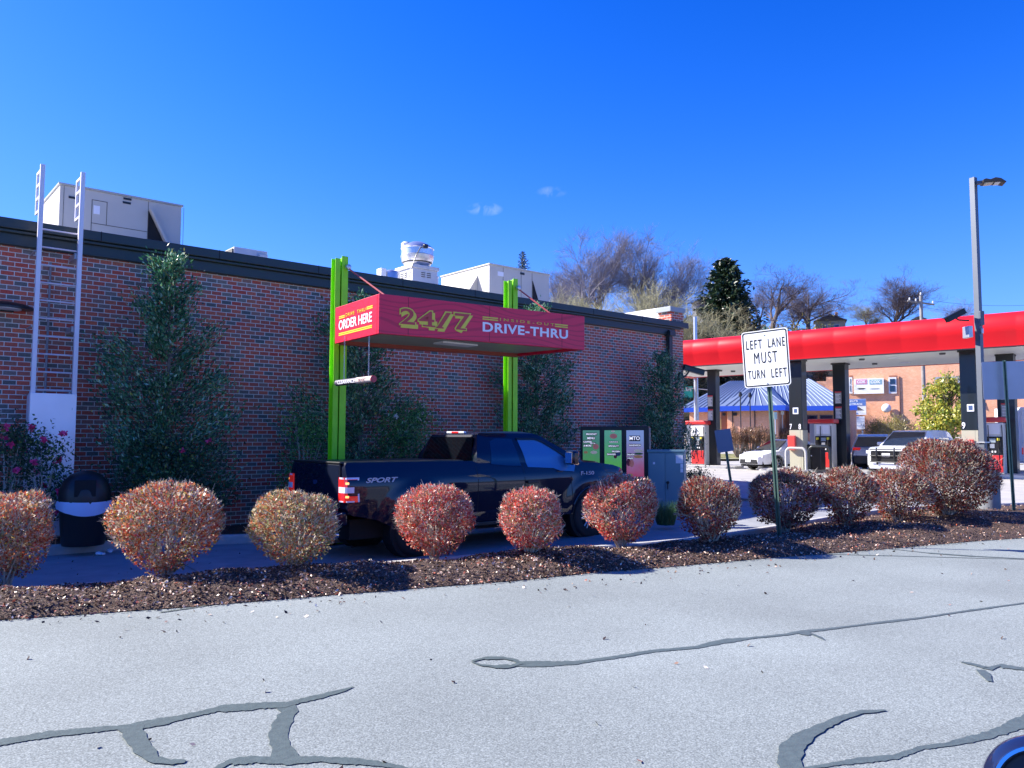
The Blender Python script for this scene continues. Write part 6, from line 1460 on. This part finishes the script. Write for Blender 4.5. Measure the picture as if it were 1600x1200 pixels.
part('eave', MB().box((-.35, -.16, ez_-.30), (3.15, -.08, ez_+.05)), blue, bb); part('eave', MB().box((8.05, -.16, ez_-.30), (Wb+.05, -.08, ez_+.05)), blue, bb)
part('wing_eave', MB().box((3.15, -2.28, ez_-.32), (8.05, -2.2, ez_+.05)).box((3.12, -2.2, ez_-.32), (3.19, 0, ez_+.05)).box((8.01, -2.2, ez_-.32), (8.08, 0, ez_+.05)), blue, bb)
def ribs(quad, n, name='roof_rib'):
    a, b, c, d = [Vector(q) for q in quad]; mb = MB(); nr = (b-a).cross(d-a).normalized(); nr = nr if nr.z > 0 else -nr
    for i in range(1, n):
        t = i/n; p0 = a.lerp(b, t)+nr*.03; p1 = d.lerp(c, t)+nr*.03; mb.tube([p0, p1], .035, 4, cap=False)
    part(name, mb, mat('rib_metal', (.27, .33, .44), .5), bb)  # ribs slightly paler than the roof sheet
ribs((V_[0], V_[1], V_[5], V_[4]), 34); ribs((wv[3], wv[0], wv[4], wv[5]), 12); ribs((wv[1], wv[2], wv[5], wv[4]), 12); ribs((wv[0], wv[1], wv[4], wv[4]), 9)
part('corner_pilaster', MB().box((2.9, .5, -1), (3.3, .59, ez_)).box((7.7, .45, -1), (8.3, .59, ez_)), mat('brown_brick', (.20, .09, .06), .8), bb)
for k in range(3):
    w_ = part('window', MB().box((9.0+k*1.05, .50, .9), (9.9+k*1.05, .595, 2.2)), mat('window_frame', (.08, .08, .09), .5), bb); part('pane', MB().box((9.06+k*1.05, .47, .96), (9.84+k*1.05, .498, 2.14)), gls, w_)
part('wall_sign', MB().box((2.0, .52, 1.0), (2.9, .56, 2.0)), mat('sign_gold', (.50, .40, .14), .5), bb)
for x in (4.2, 5.8): part('drain_pipe', MB().tube([(x, -1.66, -.8), (x, -1.66, ez_-.1)], .04, 6), M['black'], bb)
for x in (3.6, 4.4): part('flood_light', MB().cbox((x, -1.75, ez_-.55), (.25, .25, .22)), M['black'], bb, bevel=.03)
# tall orange brick building
bo_, ba = frame(1262, 0, 86, -30)
tb = thing('orange_brick_building', (bo_.x, bo_.y, bo_.z), 'tall orange brick building with signs and narrow windows behind the filling station', 'building', rz=ba)
s8 = 86/F
ztop = att(1330, 545, 84).z-bo_.z
part('wall', MB().box((2.9, 0, -2), (26, 14, ztop)), obr, tb)
part('stepped_wall', MB().box((-1, .3, -2), (1.0, 12, att(1270, 601, 86).z-bo_.z)).box((1.0, .3, -2), (2.0, 12, att(1290, 596, 86).z-bo_.z)).box((2.0, .3, -2), (2.9, 12, att(1300, 590, 86).z-bo_.z)), obr, tb)
part('coping', MB().box((2.85, -.06, ztop), (26.05, 14, ztop+.15)), M['white'], tb)
# local mapping from pixels on the facade
_inv = Matrix.Rotation(-ba, 4, 'Z')
def fac(px, py):
    d = ray(px, py); n_ = Vector((math.sin(ba), -math.cos(ba), 0)); k = (Vector((bo_.x, bo_.y, 0)).dot(n_))/(d.x*n_.x+d.y*n_.y); P_ = Vector((d.x*k, d.y*k, HC+d.z*k))-bo_; P_ = _inv @ P_; return P_.x, P_.z
def fbox(name, x0, y0, x1, y1, m__, parent, out=.1, inn=-.0):
    a = fac(x0, y1); b = fac(x1, y0); return part(name, MB().box((a[0], -out, a[1]), (b[0], -inn-.003, b[1])), m__, parent)
for x0, x1 in ((1327, 1331.5), (1389, 1400.5), (1508, 1518)):
    w_ = fbox('window', x0, 589.5, x1, 615, M['white'], tb, .12); fbox('pane', x0+1.8, 592, x1-2, 600.5, gls, w_, .16, .13); fbox('pane', x0+1.8, 602.5, x1-2, 612, gls, w_, .16, .13)
    fbox('lintel', x0, 586.5, x1, 589, mat('lintel_brick', (.35, .14, .08), .8), tb, .04)  # lintel strip in a darker brick colour
pinkm = mat('sign_pink', (.62, .25, .38), .5); tealm = mat('sign_teal', (.25, .42, .48), .5); navy = mat('sign_blue', (.12, .22, .50), .5)
gs = thing('wall_sign', (0, 0, 0), 'white board reading COX twice with arrows, high on the orange brick wall', 'sign')
def attach(t): 
    t.location = (bo_.x, bo_.y, bo_.z); t.rotation_euler = (0, 0, ba)
attach(gs)
pb = fbox('board', 1335, 591, 1381, 616, sgw, gs, .35, .05)
for x0, x1, m__ in ((1338, 1355, pinkm), (1359, 1378, tealm)):
    fbox('colour_block', x0, 593, x1, 601, m__, pb, .37, .352); a = fac(x0+2, 599.5); b = fac(x1-2, 594.5); lettering('COX', pb, (a[0], -.375, a[1]), (1, 0, 0), (0, 0, 1), b[0]-a[0], b[1]-a[1], M['wht'], .01, .04)
for x0, x1, m__ in ((1339, 1354, M['dark']), (1359, 1376, mat('arrow_grey', (.3, .33, .36), .5))):
    a = fac(x0, 609); b = fac(x1, 606.5); part('arrow', MB().prism([(a[0], (a[1]+b[1])/2), (a[0]+.25, b[1]), (b[0]-.25, b[1]), (b[0], (a[1]+b[1])/2), (b[0]-.25, a[1]), (a[0]+.25, a[1])], (0, -.36, 0), (1, 0, 0), (0, 0, 1), (0, .006, 0)), m__, pb)
# freestanding storage sign
bo_s = bo_.copy(); ba_s = ba
st = thing('storage_sign', (0, 0, 0), 'tall white and blue sign reading STORAGE beside the canopy column', 'sign'); attach(st)
def fb2(name, x0, y0, x1, y1, m__, parent, o0, o1): a = fac(x0, y1); b = fac(x1, y0); return part(name, MB().box((a[0], -o0, a[1]), (b[0], -o1, b[1])), m__, parent)
b1_ = fb2('upper_board', 1319, 624, 1355, 649, sgw, st, 1.4, 1.1); fb2('blue_band', 1319, 624.3, 1354.6, 635, navy, b1_, 1.42, 1.405)
for tx, x0, y1, x1, y0 in (("NO'S", 1328, 629, 1343, 625.5), ('STORAGE', 1328, 634.2, 1350, 630.5)):
    a = fac(x0, y1); b = fac(x1, y0); lettering(tx, b1_, (a[0], -1.43, a[1]), (1, 0, 0), (0, 0, 1), b[0]-a[0], b[1]-a[1], M['wht'], .01, .03)
a = fac(1327, 645); b = fac(1335, 638); lettering('ed', b1_, (a[0], -1.43, a[1]), (1, 0, 0), (0, 0, 1), b[0]-a[0], b[1]-a[1], navy, .01, .02)
fb2('text_line', 1328, 645.6, 1343, 647, navy, b1_, 1.42, 1.402)
b2_ = fb2('lower_board', 1319, 651, 1353, 671, sgw, st, 1.35, 1.12); fb2('text_line', 1328, 652.5, 1344, 653.5, navy, b2_, 1.37, 1.352); fb2('board_joint', 1319, 659, 1353, 659.6, M['galv'], b2_, 1.37, 1.352); fb2('board_joint', 1319, 665, 1353, 665.6, M['galv'], b2_, 1.37, 1.352)
fb2('post', 1321, 671, 1323, 690, M['galv'], st, 1.3, 1.15); fb2('post', 1349, 671, 1351, 690, M['galv'], st, 1.3, 1.15)
fb2('face_sign', 1460, 588, 1500, 600, mat('grey_sign', (.34, .36, .40), .5), tb, .2, .05)
a = fac(1464, 597); b = fac(1496, 591); lettering('STORAGE', tb, (a[0], -.22, a[1]), (1, 0, 0), (0, 0, 1), b[0]-a[0], b[1]-a[1], mat('gold_text', (.6, .5, .25), .5), .01, .03)
dx_, dz_ = fac(1385.5, 638)
dsh = thing('wall_dome', (0, 0, 0), 'round white dome light fixed to the orange brick wall', 'lamp'); attach(dsh)
part('dome', MB().lathe([(.46, 0), (.47, .08), (.42, .24), (.28, .38), (.01, .44)], n=24, M=Matrix.Translation((dx_, -.25, dz_)) @ Matrix.Rotation(R(90), 4, 'X')), M['white'], dsh, smooth=True)
part('mount', MB().lathe([(.12, -.0), (.12, .3)], n=12, M=Matrix.Translation((dx_, -.0, dz_)) @ Matrix.Rotation(R(90), 4, 'X')), M['galv'], dsh)
part('conduit', MB().tube([(fac(1405, 600)[0], -.06, fac(1405, 588)[1]), (fac(1405, 600)[0], -.06, fac(1405, 650)[1])], .05, 6), mat('brown_pipe', (.25, .12, .08), .6), tb)
# low white house by the right edge
p = att(1538, 680, 78); hs2 = thing('small_white_building', (p.x, p.y, g(p.x, p.y)), 'small white gabled building between the light pole and the sign back', 'building', rz=hd_cam(-5))
part('wall', MB().box((0, 0, -1), (6.2, 6, 2.9)), M['white'], hs2); part('roof', MB().prism([(-.5, 2.8), (6.7, 2.8), (3.1, 4.6)], (0, -.4, 0), (1, 0, 0), (0, 0, 1), (0, 6.8, 0)), mat('roof_grey', (.20, .20, .21), .8), hs2)
for x in (1.0, 3.6): w_ = part('window', MB().box((x, -.06, 1.0), (x+1.3, -.003, 2.2)), M['galv'], hs2); part('pane', MB().box((x+.1, -.09, 1.1), (x+1.2, -.062, 2.1)), gls, w_)

# utility pole
q = att(1446, 686, 62); gz = g(q.x, q.y); up = thing('utility_pole', (q.x, q.y, gz), 'wooden utility pole with a tilted crossarm and a yellow cable guard behind the canopy', 'utility pole')
tz = att(1446, 462, 62).z-gz; wood = mat('pole_wood', (.26, .24, .22), .9, var=.2, vscale=4)
part('pole', MB().tube([(0, 0, -.3), (0, 0, tz)], [.17, .12], 12), wood, up, smooth=True)
ca = _r*1.05; part('crossarm', MB().tube([-ca+Vector((0, 0, tz-.42)), ca+Vector((0, 0, tz-.72))], .075, 4), wood, up)
for s_, dz in ((-.9, -.34), (.95, -.60), (0, .08), (-.4, -.42)):
    part('insulator', MB().lathe([(.05, 0), (.07, .06), (.04, .12), (.06, .16), (.01, .2)], n=12, M=Matrix.Translation(_r*s_+Vector((0, 0, tz+dz)))), M['white'], up, smooth=True)
part('cable_guard', MB().tube([_r*-.18+Vector((0, 0, -.3)), _r*-.18+Vector((0, 0, 2.8))], .09, 8), mat('yellow_guard', (.62, .48, .06), .5), up)
def wire(a, b, sag, lab, rad=.012):
    mb = MB(); pts = [Vector(a).lerp(Vector(b), i/16)-Vector((0, 0, sag*4*(i/16)*(1-i/16))) for i in range(17)]; o = part('overhead_wire', mb.tube(pts, rad, 4, cap=False), M['black']); tag(o, lab, 'cable')
w0 = Vector((q.x, q.y, gz+tz))
wire(w0+_r*.9-Vector((0, 0, .4)), att(1700, 466, 62), .5, 'upper thin overhead wire leaving the utility pole to the right', .010)
wire(w0+_r*.0-Vector((0, 0, .9)), att(1700, 480, 62), .6, 'lower thin overhead wire leaving the utility pole to the right', .010)
# tall grey pole and street name sign left of the first canopy column
q = att(1089, 716, 45); gz = g(q.x, q.y); gp_ = thing('steel_pole', (q.x, q.y, gz), 'tall round galvanised pole beside the store corner carrying a green street name sign', 'pole')
part('shaft', MB().tube([(0, 0, -.2), (0, 0, att(1089, 495, 45).z-gz)], [.16, .10], 16), M['galv'], gp_, smooth=True)
zq = att(1089, 612, 45).z-gz; part('sign_arm', MB().tube([_r*-.9+Vector((0, 0, zq+.25)), _r*.9+Vector((0, 0, zq+.10))], .03, 6), M['galv'], gp_)
gpn = part('street_name', MB().box((-1.05, -.02, zq-.33), (-.20, .02, zq+.30), M=Matrix.Rotation(hd_cam(0), 4, 'Z')), mat('street_green', (.02, .42, .36), .45), gp_)
nv = Vector((math.sin(hd_cam(0)), -math.cos(hd_cam(0)), 0))
lettering('Park Ave', gpn, _r*-1.0+nv*.03+Vector((0, 0, zq+.02)), _r, (0, 0, 1), .72, .20, M['wht'], .005, .02)
lettering('al St', gpn, _r*-1.0+nv*.03+Vector((0, 0, zq-.26)), _r, (0, 0, 1), .36, .19, M['wht'], .005, .02)
# small signs and thin lamps far back
def smallsign(px, ptop, pbot, wpx, dist, lab, m__, ph=None):
    q = att(px, 690, dist); gz = g(q.x, q.y); t = thing('road_sign', (q.x, q.y, gz), lab, 'road sign', 'small signs across the street'); z1 = att(px, ptop, dist).z-gz; z0 = att(px, pbot, dist).z-gz
    part('post', MB().tube([(0, 0, -.3), (0, 0, z1-.03)], .045, 6), M['galv'], t); part('panel', MB().box((-wpx/2/F*dist, -.08, z0), (wpx/2/F*dist, -.05, z1), M=Matrix.Rotation(hd_cam(0), 4, 'Z')), m__, t); return t
smallsign(1212, 644, 655, 5, 56, 'small green and white sign just right of the lane sign post', mat('sign_mint', (.55, .72, .62), .5))
smallsign(1223, 642, 648, 5, 58, 'small white sign second right of the lane sign post', M['white'])
def lampost(px, ptop, dist, lab):
    q = att(px, 690, dist); gz = g(q.x, q.y); t = thing('street_lamp', (q.x, q.y, gz), lab, 'street lamp', 'thin black lamps before the blue roof'); z1 = att(px, ptop, dist).z-gz
    part('post', MB().tube([(0, 0, -.3), (0, 0, z1)], .04, 6), M['black'], t); part('lantern', MB().lathe([(.05, 0), (.14, .08), (.10, .3), (.02, .36)], c=(0, 0, z1), n=10), M['black'], t)
lampost(1158, 620, 55, 'thin black lamp post before the blue roof, left one'); lampost(1173, 621, 55, 'thin black lamp post before the blue roof, right one')
# yellow green tree
def leafy(px_, base, top, wpx, dist, lab, lm, sd, n=5200, leaf=.22, th=.12, crown0=.28):
    p = att(px_, base, dist); gz = g(p.x, p.y); h = att(px_, top, dist).z-gz; w = wpx/F*dist; t = thing('leafy_tree', (p.x, p.y, gz), lab, 'tree'); rr = random.Random(sd); r = np.random.default_rng(sd)
    part('trunk', MB().tube([(0, 0, -.3), (.03, 0, h*.5), (0, 0, h*.9)], [th, th*.7, .02], 8, cap=False), M['bark'], t, smooth=True); mb = MB(); P = []
    for i in range(64):
        a = rr.uniform(0, 6.28); zz_ = h*rr.uniform(crown0, .97); k = math.sin(math.pi*min(1, max(.08, (zz_/h-crown0+.08)/(1.05-crown0))))**.6; u = rr.random()**.45
        c = Vector((math.cos(a)*u*k*w/2, math.sin(a)*u*k*w/2, zz_)); b0 = Vector((0, 0, max(h*crown0*.8, zz_-w*.35*u))); mb.tube([b0, b0.lerp(c, .5)+Vector((0, 0, -.05)), c*1.0], [.05, .03, .01], 4, cap=False)
        m = n//64; P.append(np.array(c)+r.normal(size=(m, 3))*w*.065)
    for i in range(14):
        a = rr.uniform(0, 6.28); c = Vector((math.cos(a)*w*.5*rr.random(), math.sin(a)*w*.3, h*rr.uniform(1.0, 1.12))); mb.tube([(0, 0, h*.6), c], [.025, .008], 3, cap=False)
    part('limbs', mb, M['bark'], t); qmesh('crown', leaves(np.concatenate(P), leaf, asp=.7), 4, LF[lm], t); return t
leafy(1481, 682, 590, 84, 50, 'young tree with yellow green leaves in front of the orange brick wall', 'yellow', 71, n=6200, leaf=.20)
# evergreens and houses at the foot of the hill
for i, (px_, top, wpx, dist, lab) in enumerate(((1108, 556, 46, 92, 'dark evergreen behind the blue roof, beside the first canopy column'), (1150, 560, 56, 95, 'dark evergreen seen between canopy soffit and blue roof'), (1190, 557, 50, 93, 'dark evergreen hidden partly by the lane sign'), (1232, 562, 50, 96, 'dark evergreen left of the numbered column'), (1282, 556, 54, 97, 'dark evergreen right of the numbered column'))):
    spruce(px_, top, wpx, dist, lab, 80+i, n=4200)
def house(px_, ptop, wpx, dist, lab, wm, rm):
    q = att(px_, ptop, dist); gz = g(q.x, q.y); h = max(3.4, q.z-gz); w = wpx/F*dist; t = thing('hill_house', (q.x, q.y, gz), lab, 'house', 'houses high on the hillside', rz=hd_cam(-20))
    e = h-w*.22; part('wall', MB().box((-w/2, 0, -2), (w/2, w*.8, e)), wm, t); part('roof', MB().prism([(-w*.56, e-.05), (w*.56, e-.05), (0, h)], (0, -.3, 0), (1, 0, 0), (0, 0, 1), (0, w*.8+.6, 0)), rm, t)
    for x in (-.28, .12): w_ = part('window', MB().box((w*x, -.06, e*.35), (w*(x+.18), -.003, e*.75)), M['white'], t); part('pane', MB().box((w*(x+.02), -.09, e*.4), (w*(x+.16), -.062, e*.7)), gls, w_)
    part('chimney', MB().box((w*.18, w*.3, e), (w*.27, w*.42, h+.5)), obr, t)
rbrown = mat('roof_brown', (.16, .13, .11), .85); cream = mat('cream_siding', (.55, .50, .38), .7)
house(1297, 491, 44, 125, 'brown roofed house on the hilltop above the red canopy', cream, rbrown)
house(1095, 506, 26, 118, 'white house on the hill just right of the brick corner', M['white'], rbrown)
house(1122, 510, 20, 120, 'small white house on the hill left of the big spruce', M['white'], mat('roof_slate', (.2, .2, .22), .8))
house(1436, 494, 20, 120, 'house roof peeking over the canopy left of the utility pole', cream, rbrown)
# scrubby undergrowth covering the hillside
P = []
for i in range(16000):
    d = rng.uniform(96, 128); u = rng.uniform(-.02, .5); p = cf(u*d, d); c = math.sin(u*60+d*.3)+math.sin(u*23+1.3*d*.2)
    if c < -.6: continue
    P.append((p.x, p.y, g(p.x, p.y)+abs(rng.normal())*(.6+.35*c)))
tag(qmesh('hillside_scrub', leaves(np.array(P), .55, asp=.3, up=.4), 4, LF['olive']), 'olive and grey brush covering the hillside behind the store', 'brush', kind='stuff')

# ---------------------------------------------------------------- own car's round chrome-rimmed mirror in the lower right corner
mc = att(1636, 1246, 1.05)
om = thing('car_mirror', tuple(mc), 'rounded glossy car mirror cut off at the lower right corner', 'car mirror')
vd = Vector((mc.x, mc.y, mc.z-HC)).normalized(); Mq = (-vd).to_track_quat('Z', 'Y').to_matrix().to_4x4() 
k = 1.05/F
part('shell', MB().lathe([(74*k, -.10), (88*k, -.05), (89*k, -.02), (84*k, .0), (70*k, .012)], n=56, M=Mq, cap=False), paint('mirror_navy', (.008, .012, .04), 1, .3), om, smooth=True)
part('chrome_rim', MB().lathe([(72*k, .010), (70*k, .018), (65*k, .018), (63*k, .008)], n=56, M=Mq, cap=False), M['chrome'], om, smooth=True)
part('mirror_glass', MB().lathe([(64*k, .004), (40*k, .009), (.001, .011)], n=56, M=Mq, cap=False), M['black'], om, smooth=True)
